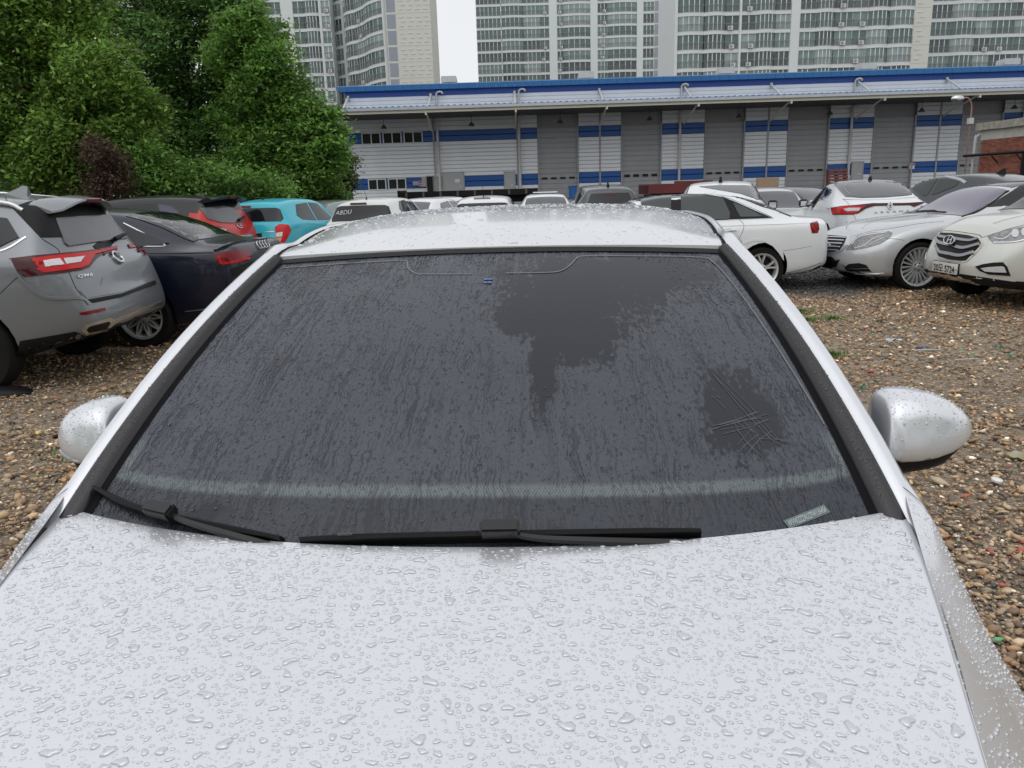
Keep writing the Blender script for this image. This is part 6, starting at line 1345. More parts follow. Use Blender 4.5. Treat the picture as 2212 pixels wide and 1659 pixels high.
for p0, p1, za, zb, nm in ((912, 922, 1.9, 2.5, 'meter_box'), (893, 905, 2.0, 2.25, 'camera_box')):
    b = MB(); b.box(wl(p0), wl(p1), -.22, -.07, za, zb); b.build(nm, GRP, wh)
SRED = M('sign red', (.55, .06, .05), rough=.5, var=.1); 
for p0, p1, za, zb in ((913 - 0, 923, 1.95, 2.28), (1968, 1979, 2.05, 2.38)):
    p0 -= 8; p1 -= 8
    s_ = empty('warning_sign'); s_.parent = wh; x0, x1 = wl(p0 if p0 > 1000 else p0 - 0), wl(p1); b = MB(); b.box(x0, x1, -.062, -.056, za, zb); b.build('sign_plate', FRW, s_)
    b = MB(); b.box(x0 + .02, x1 - .02, -.066, -.063, za + .20, zb - .02); b.build('sign_header', SRED, s_); b = MB(); b.box(x0 + .05, x0 + .16, -.066, -.063, za + .04, za + .15); b.build('sign_mark', SRED, s_)
b = MB()
for p in ((wl(880), -1.8, .9), (wl(928), -1.8, .9)): b.tube([p, (p[0], p[1], 1.75)], .025, n=6)
b.tube([(wl(868), -1.8, .9), (wl(882), -1.8, 1.75), (wl(928), -1.8, 1.75)], .025, n=6); b.tube([(wl(874), -1.8, .9), (wl(884), -1.8, 1.35), (wl(928), -1.8, 1.35)], .02, n=6); b.build('stair_railing', WPV, wh)
for p in (951, 1124, 1465, 1827.5, 2190):
    x = wl(p); b = MB(); b.tube([(x, -.18, .9), (x, -.18, 5.75), (x + .08, -.25, 5.88), (x + .35, -.32, 5.9)], .085, n=8)
    for z in (1.6, 2.9, 4.2, 5.2): b.box(x - .13, x + .13, -.20, -.06, z, z + .05)
    b.build('downpipe', PIPE, wh, 50)
    b = MB(); b.tube(catmull([(x + .05, -.15, 6.45), (x + .05, -.15, 7.15), (x + .08, -.18, 7.35), (x + .25, -.22, 7.42), (x + .4, -.22, 7.38), (x + .42, -.2, 7.3)], 4), .06, n=8); b.build('roof_drain', PIPE, wh, 50)
for p in seams: b = MB(); b.box(wl(p) - .05, wl(p) + .05, -.09, -.05, .9, 5.95); b.build('wall_post', GRP, wh)
# canopy
CYF = -3.7
CX0, CX1 = -1.3, XR
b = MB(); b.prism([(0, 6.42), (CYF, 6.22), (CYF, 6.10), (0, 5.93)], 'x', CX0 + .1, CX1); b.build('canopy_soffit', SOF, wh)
b = MB(); n = int((CX1 - CX0) / .35)
for i in range(n): x = CX0 + i * .35; b.prism([(x, 0), (x + .05, .045), (x + .12, .045), (x + .17, 0), (x + .35, 0), (x + .35, -.02), (x, -.02)], 'y', CYF - .12, -.05)
me = b.mesh('canopy')
for q in me.vertices: q.co.z += 6.27 + .045 * (q.co.y - CYF)
o = link('canopy_roof', me, LBL, wh)
b = MB(); b.prism([(CYF - .10, 6.25), (CYF - .22, 6.24), (CYF - .22, 6.09), (CYF - .10, 6.07)], 'x', CX0, CX1); b.build('gutter', WPV, wh)
b = MB(); b.box(CX0, CX1, CYF - .06, CYF + .06, 5.93, 6.09); b.build('canopy_beam', CRE, wh)
for p in (733, 923, 1116, 1311, 1507, 1705, 1904, 2106, 2300):
    x = aty(p, 300, WY + CYF).x - X0; b = MB(); b.tube([(x, CYF + .1, 5.98), (x, -.08, 5.15)], .055, n=6); b.box(x - .05, x + .05, CYF - .08, CYF + .10, 5.80, 5.95); b.build('canopy_bracket', CRE, wh)
    b = MB(); b.tube([(x, CYF + 1.6, 6.36), (x, -.1, 7.25)], [.06, .06], n=8); b.box(x - .07, x + .07, -.14, -.06, 7.05, 7.35); b.build('canopy_tie', PIPE, wh)
for p in (842, 1025, 1210, 1396, 1582, 1770, 1960, 2152):
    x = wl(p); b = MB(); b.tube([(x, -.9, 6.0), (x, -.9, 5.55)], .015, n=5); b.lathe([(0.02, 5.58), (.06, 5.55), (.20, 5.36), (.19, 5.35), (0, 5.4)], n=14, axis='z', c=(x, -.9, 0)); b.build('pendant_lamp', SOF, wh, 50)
# parapet boards, blue band and fascia panels
xs2 = [0] + [wl(p) for p in (937, 1116, 1297, 1479, 1662, 1847, 2033, 2220)] + [XR]
for x0, x1 in zip(xs2, xs2[1:]):
    for i in range(4): board(x0 + .01, x1 - .01, 6.32 + .23 * i, 6.32 + .23 * (i + 1), WHB, 'parapet_board', t=.02)
    b = MB(); b.box(x0 + .004, x1 - .004, -.05, 0, 7.24, 7.56); b.build('parapet_band', DBL, wh)
nf = int((XR + .6) / .56)
fm = MB(); fm.prism([(-.12, 0), (-.30, .02), (-.30, .30), (-.12, .36), (0, .36), (0, 0)], 'x', .006, .554); fme = fm.mesh('fascia'); fme.materials.append(LBL)
for i in range(nf): o = link('fascia_panel', fme, None, wh); o.location = (-.35 + i * .56, 0, 7.55)
b = MB(); b.prism([(-.10, 7.60), (11, 9.0), (22, 7.6)], 'x', 0, XR); b.build('roof', WPV, wh)
for p in (971, 1266, 1565, 1867, 2171):
    x = aty(p, 190, WY + 3).x - X0; o = empty('roof_vent'); o.parent = wh; b = MB(); b.box(x - .28, x + .28, 2.7, 3.3, 7.6, 8.35); b.build('vent_base', WPV, o); b = MB(); b.prism([(x - .48, 8.30), (x + .48, 8.30), (x + .50, 8.42), (x + .46, 8.66), (x - .46, 8.66), (x - .50, 8.42)], 'y', 2.5, 3.5); b.build('vent_cowl', WPV, o)
# things standing along the warehouse
PAL = M('red brown pallet wood', (.16, .06, .05), rough=.8, var=.3, scale=6)
p = aty(1805, 384, WY - 2.2)
for k in range(2):
    o = empty('pallet', (p.x + .08 * k, WY - 2.35 - .16 * k, .9 if k == 0 else .88), 0, ['red-brown slatted pallet leaning on the warehouse wall, rear of two', 'red-brown slatted pallet leaning in front of another by the downpipe'][k], 'pallet', 'pallets by the warehouse')
    o.rotation_euler = (R(-8), 0, 0)
    for i in range(7): b = MB(); b.box(-.58, .58, 0, .022, .02 + i * .19, .13 + i * .19); b.build('slat', PAL, o)
    for i in range(3): b = MB(); b.box(-.56 + i * .51, -.46 + i * .51, .022, .11, 0, 1.3); b.build('runner', PAL, o)
p = aty(1657, 398, WY - 2.6); b = MB(); b.box(-.66, .66, 0, .08, 0, .9); b.box(-.60, .60, -.02, 0, .06, .84); o = b.build('wooden_crate', M('tan plywood', (.36, .25, .16), rough=.7, var=.15, scale=4)); o.location = (p.x, WY - 2.7, .88); tag(o, 'tan plywood crate on the dock between two grey shutters', 'crate')
MAR = M('maroon steel', (.13, .022, .02), rough=.55, var=.2, scale=3)
t = empty('red_trailer', (aty(1450, 398, 30).x, 30, 0), R(2), 'maroon steel trailer bed standing behind the white saloon', 'trailer')
b = MB(); b.box(-1.05, 1.3, -.9, .9, 1.28, 1.62); b.box(-.1, 1.3, -.9, -.84, 1.62, 1.70); b.build('bed', MAR, t); b = MB(); b.box(-1.05, -.98, -.92, .92, 1.25, 1.58); b.build('tailgate', MAR, t); b = MB(); b.box(-.95, 1.2, -.4, .4, 1.0, 1.28); b.build('chassis', BLACKP, t)
for sx in (-.5, .7):
    for sy in (-.7, .7): b = MB(); b.lathe([(0, -.1), (.40, -.1), (.45, -.05), (.45, .05), (.40, .1), (0, .1)], n=20, c=(sx, sy, .45)); b.build('wheel', RUBBER, t, 40)
pa, pb = aty(866, 421, 32), aty(1160, 414, 32); t = empty('black_flatbed', (pa.x, 32, 0), 0, 'long black flatbed standing in front of the warehouse doors on the left', 'trailer'); ln_ = pb.x - pa.x; zb_ = pa.z
b = MB(); b.box(0, ln_, -1.0, 1.0, zb_ - .12, zb_ + .10); b.box(0, .12, -1.02, 1.02, zb_ - .2, zb_ + .16); b.build('bed', BLACKP, t); b = MB(); b.box(.3, ln_ - .3, -.35, .35, zb_ - .4, zb_ - .12); b.build('chassis', BLACKP, t)
for i_ in range(8): b = MB(); b.box(.3 + i_ * ln_ / 8.2, .38 + i_ * ln_ / 8.2, -1.03, -1.0, zb_ - .1, zb_ + .08); b.build('stake_pocket', SOF, t)
for sx in (1.0, ln_ - 1.6, ln_ - .7):
    for sy in (-.8, .8): b = MB(); b.lathe([(0, -.12), (.42, -.12), (.48, -.06), (.48, .06), (.42, .12), (0, .12)], n=20, c=(sx, sy, .48)); b.build('wheel', RUBBER, t, 40)
b = MB(); b.lathe([(0, 0), (.22, 0), (.26, .72), (.28, .74), (.28, .78), (0, .8)], n=18, axis='z'); o = b.build('blue_bin', M('blue plastic', (.02, .12, .35), rough=.4), None, 40); p = aty(1240, 416, WY - 2.1); o.location = (p.x, WY - 1.2, .9); tag(o, 'blue plastic bin standing at the first grey shutter', 'bin')
# ------------------------------------------------------------------ brick building at the right edge
BX = 17.65; bb = empty('brick_building', (BX, 30.0, 0), 0, 'low red brick building with stained concrete parapet at the right edge', 'building')
def brick_mat():
    m = M('red brick', (.23, .075, .045), rough=.85, var=.2, scale=2); n = m.node_tree; b = n.nodes['Principled BSDF']; t = n.nodes.new('ShaderNodeTexCoord'); mp = n.nodes.new('ShaderNodeMapping'); mp.inputs['Rotation'].default_value = (R(90), 0, R(90))
    br = n.nodes.new('ShaderNodeTexBrick'); br.inputs['Scale'].default_value = 1; br.inputs['Brick Width'].default_value = .2; br.inputs['Row Height'].default_value = .068; br.inputs['Mortar Size'].default_value = .008
    br.inputs['Color1'].default_value = (.26, .085, .05, 1); br.inputs['Color2'].default_value = (.19, .06, .04, 1); br.inputs['Mortar'].default_value = (.20, .15, .125, 1)
    sx = n.nodes.new('ShaderNodeSeparateXYZ'); cx = n.nodes.new('ShaderNodeCombineXYZ'); n.links.new(t.outputs['Object'], sx.inputs[0]); n.links.new(sx.outputs[1], cx.inputs[0]); n.links.new(sx.outputs[2], cx.inputs[1])
    n.links.new(cx.outputs[0], br.inputs['Vector']); n.links.new(br.outputs[0], b.inputs['Base Color']); return m
BRK = brick_mat(); CON = M('stained concrete', (.34, .32, .27), rough=.9, var=.6, scale=5, bump=.6, bscale=14, bdist=.03)
b = MB(); b.box(0, 8, -12, 0, 0, 2.82); b.build('wall', BRK, bb)
bk = MB(); bk.box(-.014, .006, .004, .196, .004, .060); bkm = [bk.mesh('brick') for _ in range(3)]
for q, c_ in zip(bkm, ((.27, .085, .05), (.20, .062, .04), (.31, .11, .07))): q.materials.append(M('brick %.2f' % c_[0], c_, rough=.85, var=.25, scale=9))
b = MB(); b.box(-.003, .02, -3.1, -.0, 1.46, 2.815); b.build('mortar', M('mortar', (.24, .19, .16), rough=.95, var=.2), bb)
for r_ in range(20):
    for k_ in range(15):
        y_ = -.2 - k_ * .2 - (.1 if r_ % 2 else 0); o = link('brick', random.choice(bkm), None, bb); o.location = (random.uniform(-.002, .002), y_, 1.47 + r_ * .067)
b = MB(); b.box(-.02, 8, -12, .02, 2.82, 3.16); b.build('concrete_band', M('pale concrete', (.48, .46, .41), rough=.9, var=.35, scale=3), bb)
b = MB(); b.box(-.16, 8.3, -12.3, .16, 3.16, 3.42); me = b.mesh('parapet'); bm = bmesh.new(); bm.from_mesh(me); bmesh.ops.subdivide_edges(bm, edges=bm.edges[:], cuts=14, use_grid_fill=True)
for q in bm.verts: q.co += Vector((0, 0, .035 * mnoise.noise(q.co * 3)))
bm.to_mesh(me); bm.free(); link('parapet', me, CON, bb)
b = MB(); b.tube([(-.26, .55, 2.30), (-.26, -3, 2.30), (-.26, -12, 2.30)], .055, n=8); b.build('black_pipe', BLACKP, bb, 50)
for y in (-1.2, -2.6, -4.2): b = MB(); b.tube([(-.27, y, 2.22), (0, y, 1.95)], .02, n=5); b.build('pipe_bracket', BLACKP, bb)
b = MB(); b.tube([(-.16, -2.9, 0), (-.16, -2.9, 2.3)], .10, n=8); b.build('drainpipe', BLACKP, bb, 50)
b = MB(); b.tube(catmull([(-.14, .12, 0), (-.14, .12, 2.7), (-.10, .10, 2.95), (.0, .05, 3.05)], 4), .06, n=8); b.build('pale_pipe', PIPE, bb, 50)
p = aty(2096, 262, 31.2); lp = empty('street_lamp', (p.x, 31.2, 0), 0, 'small gooseneck street lamp rising behind the brick building corner', 'lamp')
hd = aty(2072, 213, 31.2); zt = aty(2096, 225, 31.2).z
b = MB(); b.tube(catmull([(0, 0, 0), (0, 0, 3.0), (0, 0, zt - .2), (-.05, 0, zt + .05), (-.2, 0, hd.z + .02), (hd.x - p.x + .1, 0, hd.z)], 4), .028, n=8); b.build('pole', M('rusty pole', (.30, .16, .13), rough=.6, var=.4, scale=8), lp, 50)
b = MB(); b.box(-.09, .09, -.08, .08, aty(2096, 262, 31.2).z - .1, aty(2096, 262, 31.2).z + .12); b.build('junction_box', PIPE, lp)
b = MB(); b.lathe([(0, -.30), (.08, -.27), (.13, -.12), (.12, .05), (.06, .17), (0, .19)], n=16, axis='x', c=(hd.x - p.x, 0, hd.z)); b.build('lamp_head', CHROME, lp, 60)
# ------------------------------------------------------------------ apartment towers
TW = M('tower white render', (.66, .69, .68), rough=.8, var=.05, scale=.3); TB = M('tower cream render', (.62, .62, .56), rough=.85, var=.06, scale=.2); TG = M('tower grey panel', (.30, .32, .37), rough=.85, var=.08, scale=1)
RAIL = M('balcony railing', (.27, .275, .275), rough=.5, var=.1); FRM = M('balcony frame', (.74, .76, .76), rough=.4)
PANES = [M('apartment glass %d' % i, c, rough=.10, spec=.6, var=.5, scale=.7) for i, c in enumerate(((.085, .14, .13), (.15, .225, .205), (.05, .075, .075), (.26, .33, .31)))]
ACM = M('aircon white', (.62, .62, .60), rough=.5)
FH = 2.8; _tc = {}
def path(w, bow):
    if not bow: return [(0, 0), (w, 0)]
    n = 6; return [(w * i / n, -bow * math.sin(math.pi * i / n) ** .8) for i in range(n + 1)]
def off(pts, d): return [(x, y + d) for x, y in pts]
def wallstrip(b, pts, z0, z1, y0, y1):
    for (xa, ya), (xb, yb) in zip(pts, pts[1:]): b.add([(xa, ya + y0, z0), (xb, yb + y0, z0), (xb, yb + y1, z0), (xa, ya + y1, z0), (xa, ya + y0, z1), (xb, yb + y0, z1), (xb, yb + y1, z1), (xa, ya + y1, z1)], [(0, 1, 5, 4), (2, 3, 7, 6), (0, 3, 2, 1), (4, 5, 6, 7), (1, 2, 6, 5), (3, 0, 4, 7)])
def bay_meshes(w, bow):
    k = (round(w, 1), bow)
    if k in _tc: return _tc[k]
    P = path(w, bow); b = MB(); wallstrip(b, P, -.36, .20, -.12, .3); band = b.mesh('band'); band.materials.append(TW)
    b = MB(); wallstrip(b, P, .12, .24, -.02, .06); wallstrip(b, P, 2.42, 2.52, -.02, .06)
    n = max(2, round(w / 1.0)) if not bow else 5
    for i in range(n + 1):
        t = i / n * (len(P) - 1); j = min(int(t), len(P) - 2); f = t - j; x = P[j][0] + (P[j + 1][0] - P[j][0]) * f; y = P[j][1] + (P[j + 1][1] - P[j][1]) * f; b.box(x - .06, x + .06, y - .03, y + .06, .24, 2.42)
    fr = b.mesh('frame'); fr.materials.append(FRM)
    gl = []
    for m_ in PANES:
        b = MB(); wallstrip(b, P, .2, 2.45, .02, .04); g = b.mesh('glass'); g.materials.append(m_); gl.append(g)
    b = MB(); Q = off(P, -.16); wallstrip(b, Q, 1.22, 1.28, -.02, .02); wallstrip(b, Q, .22, .27, -.02, .02); n = int(w / .16)
    for i in range(n + 1):
        t = i / n * (len(P) - 1); j = min(int(t), len(P) - 2); f = t - j; x = Q[j][0] + (Q[j + 1][0] - Q[j][0]) * f; y = Q[j][1] + (Q[j + 1][1] - Q[j][1]) * f; b.box(x - .014, x + .014, y - .01, y + .01, .27, 1.22)
    rl = b.mesh('railing'); rl.materials.append(RAIL)
    _tc[k] = (band, fr, gl, rl); return _tc[k]
acb = MB(); acb.box(-.4, .4, -.45, -.1, .25, .85); acb.lathe([(0, -.46), (.24, -.462), (.26, -.45)], n=14, c=(-.08, 0, .55), mi=1); acme = acb.mesh('ac'); acme.materials.append(ACM); acme.materials.append(RAIL)
def tower(label, pxs, Y, f0, f1, wall, name='apartment_tower', X=None, rz=0, depth=14, loc=None, metres=False):
    """pxs: (start, end, kind) bays across a facade; kind b bow, f flat, s service strip, w plain wall, g grey panels."""
    conv = (lambda p: p) if metres else (lambda p: aty(p, 150, Y).x)
    xa = conv(pxs[0][0]); xb = conv(pxs[-1][1])
    t = empty(name, loc or (xa, Y, 0), rz, label, 'apartment tower', 'apartment towers behind the warehouse'); g = random.Random(int(Y * 7))
    b = MB(); b.box(0, xb - xa, .32, depth, 0, f1 * FH + .6); b.build('wall', wall, t)
    b = MB(); b.box(-.2, xb - xa + .2, .1, depth + .2, f1 * FH + .6, f1 * FH + 1.2); b.build('roof', TW, t)
    for p0, p1, kd in pxs:
        x0, x1 = conv(p0) - xa, conv(p1) - xa; w = x1 - x0
        if kd == 'w':
            b = MB(); b.box(x0, x1, -.25, .32, 0, f1 * FH + .6); b.build('pilaster', TW, t); continue
        if kd == 'c':
            b = MB(); b.box(x0, x1, -.15, .32, 0, f1 * FH + .6); b.build('gable_wall', TB, t)
            rel = MB()
            for fl in range(3):
                for i in range(int(w / 1.5)): xx = .5 + i * 1.5 + (.4 if fl % 2 else 0); rel.box(xx, xx + .8, -.06, 0, .5 + fl * .75, .62 + fl * .75)
            rel.box(0, w, -.03, 0, -.03, .03); rm_ = rel.mesh('relief'); rm_.materials.append(TB)
            for k in range(f0, f1): o = link('wall_relief', rm_, None, t); o.location = (x0, -.15, k * FH)
            continue
        if kd == 'g':
            b = MB(); b.box(x0, x1, -.12, .32, 0, f1 * FH + .6); b.build('gable_wall', TB, t)
            for k in range(f0, f1): b = MB(); b.box(x0 + .15, x1 - .15, -.16, -.12, k * FH + .2, k * FH + FH - .2); b.build('grey_panel', TG if k > 5 else M('tower buff panel', (.50, .49, .44), rough=.85), t)
            continue
        band, fr, gl, rl = bay_meshes(w, .55 if kd == 'b' else 0)
        for k in range(f0, f1):
            z = k * FH
            for me_, nm in ((band, 'floor_band'), (fr, 'window'), (rl, 'railing')):
                o = link(nm, me_, None, t); o.location = (x0, 0, z)
                if nm == 'window': q = link('pane', g.choices(gl, (4, 3, 3, 1.5))[0], None, o)
            if kd == 's' and g.random() < .75 or (kd != 's' and g.random() < .08):
                o = link('air_conditioner', acme, None, t); o.location = (x0 + w * g.uniform(.3, .7), 0, z)
    return t
P7 = lambda c: (1800 + c * 1.009) / 1.82278
tower('white tower with bowed balconies, second from the sky gap', [(P7(a), P7(b), k) for a, b, k in ((82, 176, 'f'), (178, 262, 'b'), (262, 326, 'f'), (326, 362, 's'), (362, 392, 'w'), (392, 416, 's'), (416, 521, 'b'), (521, 548, 'w'), (548, 588, 's'), (588, 700, 'b'), (700, 724, 'w'), (724, 766, 'f'), (766, 802, 'g'), (802, 858, 'c'))], 218, 9, 20, TW)
tower('large near tower with wide bowed corner balconies above the warehouse middle', [(P7(a), P7(b), k) for a, b, k in ((845, 856, 'w'), (856, 958, 'b'), (958, 1040, 'b'), (1040, 1094, 's'), (1094, 1102, 'w'), (1102, 1158, 's'), (1158, 1232, 'b'), (1232, 1292, 'f'), (1292, 1326, 'w'), (1326, 1388, 'f'), (1388, 1460, 'b'), (1460, 1530, 's'), (1530, 1588, 's'), (1588, 1670, 'b'), (1670, 1764, 'b'), (1764, 1832, 'c'))], 136, 5, 13, TW)
tower('tower at the right edge with cream gable and flat balconies', [(P7(a), P7(b), k) for a, b, k in ((1832, 1910, 'f'), (1910, 2004, 'b'), (2004, 2066, 's'), (2066, 2156, 's'), (2156, 2230, 'f'), (2230, 2330, 'f'))], 147, 5, 13, TW)
tower('left tower rising behind the big tree with white pilaster', [(440, 470, 'f'), (470, 504, 'b'), (504, 509, 'w'), (509, 533, 'f'), (533, 559, 's'), (559, 594, 'b'), (594, 619, 'f'), (619, 644, 'w'), (644, 667, 'f'), (667, 699, 'b'), (699, 704, 'w'), (704, 722, 's')], 168, 3, 15, TW)
cR = aty(841, 200, 156); cL = aty(722, 200, 176); dv = Vector((cR.x - cL.x, cR.y - cL.y)); Lb = dv.length
tower('narrow tower facade joining the cream gable beside the sky gap', [(0, Lb * .05, 'w'), (Lb * .05, Lb * .27, 'b'), (Lb * .27, Lb * .31, 'w'), (Lb * .31, Lb * .50, 'b'), (Lb * .50, Lb * .66, 's'), (Lb * .66, Lb * .98, 'b'), (Lb * .98, Lb, 'w')], 170, 3, 15, TW, loc=(cL.x, cL.y, 0), rz=math.atan2(dv.y, dv.x), metres=True, depth=6)
tower('cream gable tower end with grey panel column beside the sky gap', [(841, 863, 'g'), (863, 936, 'c')], 155.6, 3, 15, TB, depth=16)
tower('cream tower end glimpsed between the trees at upper left', [(230, 345, 'c')], 120, 2, 13, TB)
ln = text_mesh('110', 3.4, .05, bold=.05); o = link('tower_number', ln, M('number black', (.03, .03, .035), rough=.6)); pn = aty(1448, 20, 217.5); o.parent = [q for q in COL.objects if q.get('label', '').startswith('white tower with bowed')][0]; o.location = (pn.x - o.parent.location.x + .6, -.32, pn.z); o.rotation_euler = (R(90), 0, 0)
# ------------------------------------------------------------------ trees
BARK = M('bark', (.07, .055, .042), rough=.9, var=.4, scale=9, bump=.6, bscale=20)
def leaf_mat(name, col):
    m = M(name, col, rough=.5, var=.25, scale=.9, attr='tint', spec=.35); n = m.node_tree; b = n.nodes['Principled BSDF']
    tr = n.nodes.new('ShaderNodeBsdfTranslucent'); mx = n.nodes.new('ShaderNodeMixShader'); mx.inputs[0].default_value = .38; o = n.nodes['Material Output']
    n.links.new(b.inputs['Base Color'].links[0].from_socket, tr.inputs['Color']); n.links.new(b.outputs[0], mx.inputs[1]); n.links.new(tr.outputs[0], mx.inputs[2]); n.links.new(mx.outputs[0], o.inputs['Surface']); return m
def crown_mesh(lobes, per, leaf, seed, flat=.6, droop=.0):
    """Leaf quads gathered in sprays through the volume of the lobes (centre, radius)."""
    g = np.random.default_rng(seed); P = []; C = []; S = []
    rmax = max(r for c, r in lobes)
    for (c, r) in lobes:
        nb = max(6, int(per / 26 * (1 if r > rmax * .45 else .16))); d = g.normal(0, 1, (nb, 3)); d /= np.linalg.norm(d, axis=1)[:, None]; d[:, 2] *= .85
        rad = r * (.35 + .68 * g.random(nb) ** .45); ctr = np.array(c) + d * rad[:, None]; ctr[:, 2] -= .0
        tone = g.uniform(.5, 1.6, nb)
        for k in range(nb):
            m_ = int(26 * g.uniform(.7, 1.3)); q = g.normal(0, 1, (m_, 3)) * np.array([.30, .30, .30 * flat]) * (.55 + r * .22); q[:, 2] -= droop * np.hypot(q[:, 0], q[:, 1])
            P.append(ctr[k] + q); C.append(np.full(m_, tone[k]) * g.uniform(.75, 1.25, m_)); S.append(np.full(m_, leaf) * g.uniform(.6, 1.3, m_))
    P = np.concatenate(P); C = np.concatenate(C); S = np.concatenate(S); n = len(P)
    nrm = g.normal(0, .55, (n, 3)) + np.array([0, -.15, .9]); nrm /= np.linalg.norm(nrm, axis=1)[:, None]
    t = np.cross(nrm, g.normal(0, 1, (n, 3))); t /= np.linalg.norm(t, axis=1)[:, None]; b = np.cross(nrm, t); w = S[:, None]
    V = np.stack([P - t * w, P + b * w * .45 + nrm * w * .12, P + t * w, P - b * w * .45 + nrm * w * .12], 1).reshape(-1, 3)
    me = bpy.data.meshes.new('crown'); me.vertices.add(4 * n); me.vertices.foreach_set('co', V.reshape(-1).astype(np.float32)); me.loops.add(4 * n); me.loops.foreach_set('vertex_index', np.arange(4 * n, dtype=np.int32)); me.polygons.add(n); me.polygons.foreach_set('loop_start', (np.arange(n) * 4).astype(np.int32)); me.update(calc_edges=True)
    at = me.color_attributes.new('tint', 'FLOAT_COLOR', 'POINT'); hue = g.uniform(.85, 1.2, n); c4 = np.stack([C * hue, C, C * .9, np.ones(n)], 1); at.data.foreach_set('color', np.repeat(c4, 4, 0).reshape(-1).astype(np.float32)); return me
def tree(name, label, base, Y, lobes, mat, per=1300, leaf=.075, seed=1, flat=.6, trunk=.22, cat='tree', jit=1.2, droop=0):
    g = random.Random(seed); L3 = []
    bx = aty(base, 420, Y).x; root = empty(name, (bx, Y, GZ(bx, Y)), 0, label, cat, 'trees and shrubs on the left')
    lobes = list(lobes) + [(x + 1.0 * r * math.cos(a_), y + 1.0 * r * math.sin(a_), r * .36) for (x, y, r) in lobes for a_ in (g.uniform(0, 6.28), g.uniform(3.1, 6.28))]
    for (x, y, r) in lobes:
        YY = Y + g.uniform(-jit, jit); p = aty(x, y, YY); L3.append((Vector((p.x - bx, YY - Y, p.z)), r / F * YY * 1.02))
    link('crown', crown_mesh([(tuple(c), r) for c, r in L3], per, leaf, seed, flat, droop), mat, root)
    zt = max(c.z for c, r in L3); fork = min(.35 * zt, 2.2); mx_ = sum((c.x for c, r in L3)) / len(L3) * .35
    b = MB(); b.tube(catmull([(0, 0, -.1), (.05, .03, fork * .5), (mx_ * .3, 0, fork), (mx_ * .7, .1, zt * .6), (mx_, 0, zt * .92)], 5), [trunk * (1 - .9 * i / 20) for i in range(21)], n=9); b.build('trunk', BARK, root, 60)
    for c, r in L3[:len(L3) // 3]:
        b = MB(); st = Vector((mx_ * .3, 0, min(fork * g.uniform(.8, 1.6), c.z * .8))); mid = st.lerp(c, .5) + Vector((0, 0, -.15 * (c - st).length * .3)); b.tube(catmull([st, mid, c, c + (c - mid) * .5 + Vector((0, 0, .2 * r))], 4), [trunk * .42 * (1 - .93 * i / 12) for i in range(13)], n=6); b.build('branch', BARK, root, 60)
    return root
LG1 = leaf_mat('bright maple leaves', (.165, .29, .06)); LG2 = leaf_mat('dark green leaves', (.125, .245, .07)); LG3 = leaf_mat('zelkova leaves', (.155, .30, .066)); LG4 = leaf_mat('purple maple leaves', (.075, .045, .035)); LG5 = leaf_mat('hedge leaves', (.12, .24, .052)); LG6 = leaf_mat('shrub leaves', (.10, .13, .045))
tree('maple_tree', 'bright green maple tree at the left edge with forked trunk', 55, 21, [(-60, 40, 90), (20, 30, 80), (100, 40, 75), (170, 95, 70), (40, 130, 85), (130, 165, 75), (215, 150, 60), (-40, 190, 90), (60, 235, 70), (160, 245, 65), (235, 225, 50), (280, 200, 42), (120, 300, 55), (15, 320, 60), (200, 305, 52), (260, 290, 45), (-50, 290, 60), (150, -20, 70), (30, -50, 80), (300, 255, 45), (85, 350, 45), (170, 365, 45)], LG1, per=3000, leaf=.075, seed=11, droop=.25)
tree('broadleaf_tree', 'tall dark green broadleaf tree in the middle of the tree row', 425, 27, [(300, 30, 50), (370, -30, 75), (450, -20, 70), (330, 90, 60), (400, 60, 75), (470, 60, 70), (350, 160, 65), (430, 150, 75), (500, 130, 55), (520, 60, 50), (380, 230, 70), (460, 230, 75), (330, 240, 50), (420, 310, 70), (350, 310, 55), (490, 310, 60), (540, 200, 50), (290, 60, 30), (400, 370, 60), (480, 380, 50), (320, 370, 50)], LG2, per=2300, leaf=.085, seed=12)
tree('zelkova_tree', 'layered light green zelkova tree beside the warehouse corner', 590, 25, [(520, 60, 42), (560, 85, 48), (505, 130, 50), (590, 135, 48), (560, 190, 55), (620, 190, 46), (640, 245, 50), (590, 260, 60), (530, 250, 55), (680, 260, 36), (660, 300, 50), (705, 305, 34), (610, 320, 60), (545, 330, 55), (690, 345, 45), (722, 335, 26), (640, 375, 55), (570, 390, 50), (695, 385, 35), (500, 380, 48), (440, 395, 40)], LG3, per=2300, leaf=.078, seed=13, flat=.38)
tree('purple_maple', 'small purple-leaved maple under the green trees', 232, 18.5, [(200, 318, 14), (215, 335, 18), (235, 350, 20), (255, 365, 18), (225, 385, 22), (250, 400, 22), (215, 410, 20)], LG4, per=340, leaf=.05, seed=14, trunk=.07, jit=.5, droop=.4)
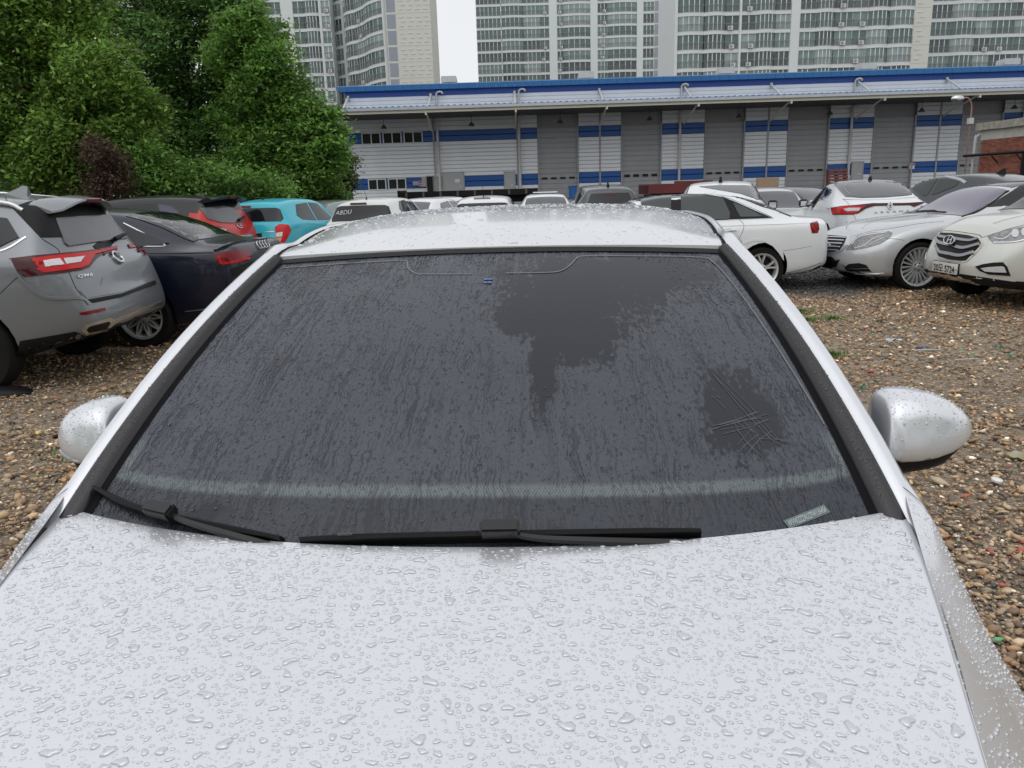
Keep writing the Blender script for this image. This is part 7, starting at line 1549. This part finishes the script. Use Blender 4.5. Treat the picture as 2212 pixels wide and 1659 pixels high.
tree('leafy_bush', 'bright leafy bush behind the grey sport utility', 300, 20, [(285, 335, 34), (330, 355, 40), (370, 370, 36), (300, 390, 38), (345, 405, 38), (395, 395, 34), (270, 410, 26), (420, 415, 28)], LG5, per=900, leaf=.065, seed=15, trunk=.08, jit=.8)
tree('leafy_bush', 'green bush behind the roof of the red and black crossover', 470, 21, [(440, 385, 30), (480, 400, 34), (520, 405, 32), (560, 415, 28), (600, 415, 26)], LG5, per=700, leaf=.065, seed=16, trunk=.06, jit=.7)
tree('leafy_bush', 'shaded low shrub under the bright maple at the left edge', 60, 22.5, [(0, 385, 40), (60, 395, 42), (120, 400, 40), (170, 410, 34), (-40, 390, 40)], LG2, per=800, leaf=.06, seed=18, trunk=.06, jit=.6)
tree('wild_shrub', 'thin brownish wild shrub at the warehouse corner', 720, 33, [(690, 395, 26), (720, 380, 26), (745, 360, 20), (752, 395, 22), (705, 420, 22), (735, 420, 24), (665, 415, 22)], LG6, per=420, leaf=.09, seed=17, trunk=.05, jit=.9)
tree('wild_shrub', 'low grassy shrub between the cyan hatchback and the warehouse', 680, 27, [(640, 428, 18), (665, 432, 18), (690, 430, 18), (715, 432, 17), (740, 430, 16)], LG5, per=380, leaf=.07, seed=19, trunk=.03, jit=.5)
tree('broadleaf_tree', 'shaded tree filling the gap behind the bright maple', 130, 27, [(-80, 60, 90), (10, 60, 90), (100, 70, 85), (190, 60, 70), (-60, 180, 90), (40, 180, 90), (140, 180, 85), (215, 200, 60), (0, 290, 80), (100, 290, 80), (190, 300, 70), (250, 330, 50), (40, -40, 90), (150, -30, 80), (60, 370, 60), (160, 380, 60), (-40, 370, 60)], LG2, per=1500, leaf=.11, seed=21)
# unseen trees added behind the viewer so paint and drops reflect something dark
g_ = random.Random(5); lob = [((x, -11 + g_.uniform(-2.5, 2.5), g_.uniform(1.2, 7.5)), g_.uniform(1.6, 2.6)) for x in np.linspace(-34, 34, 60)]
tl_ = link('reflection_trees', crown_mesh(lob, 420, .28, 77, .7), LG2); tag(tl_, 'unseen dark trees added behind the viewer for reflections', 'trees', kind='stuff')
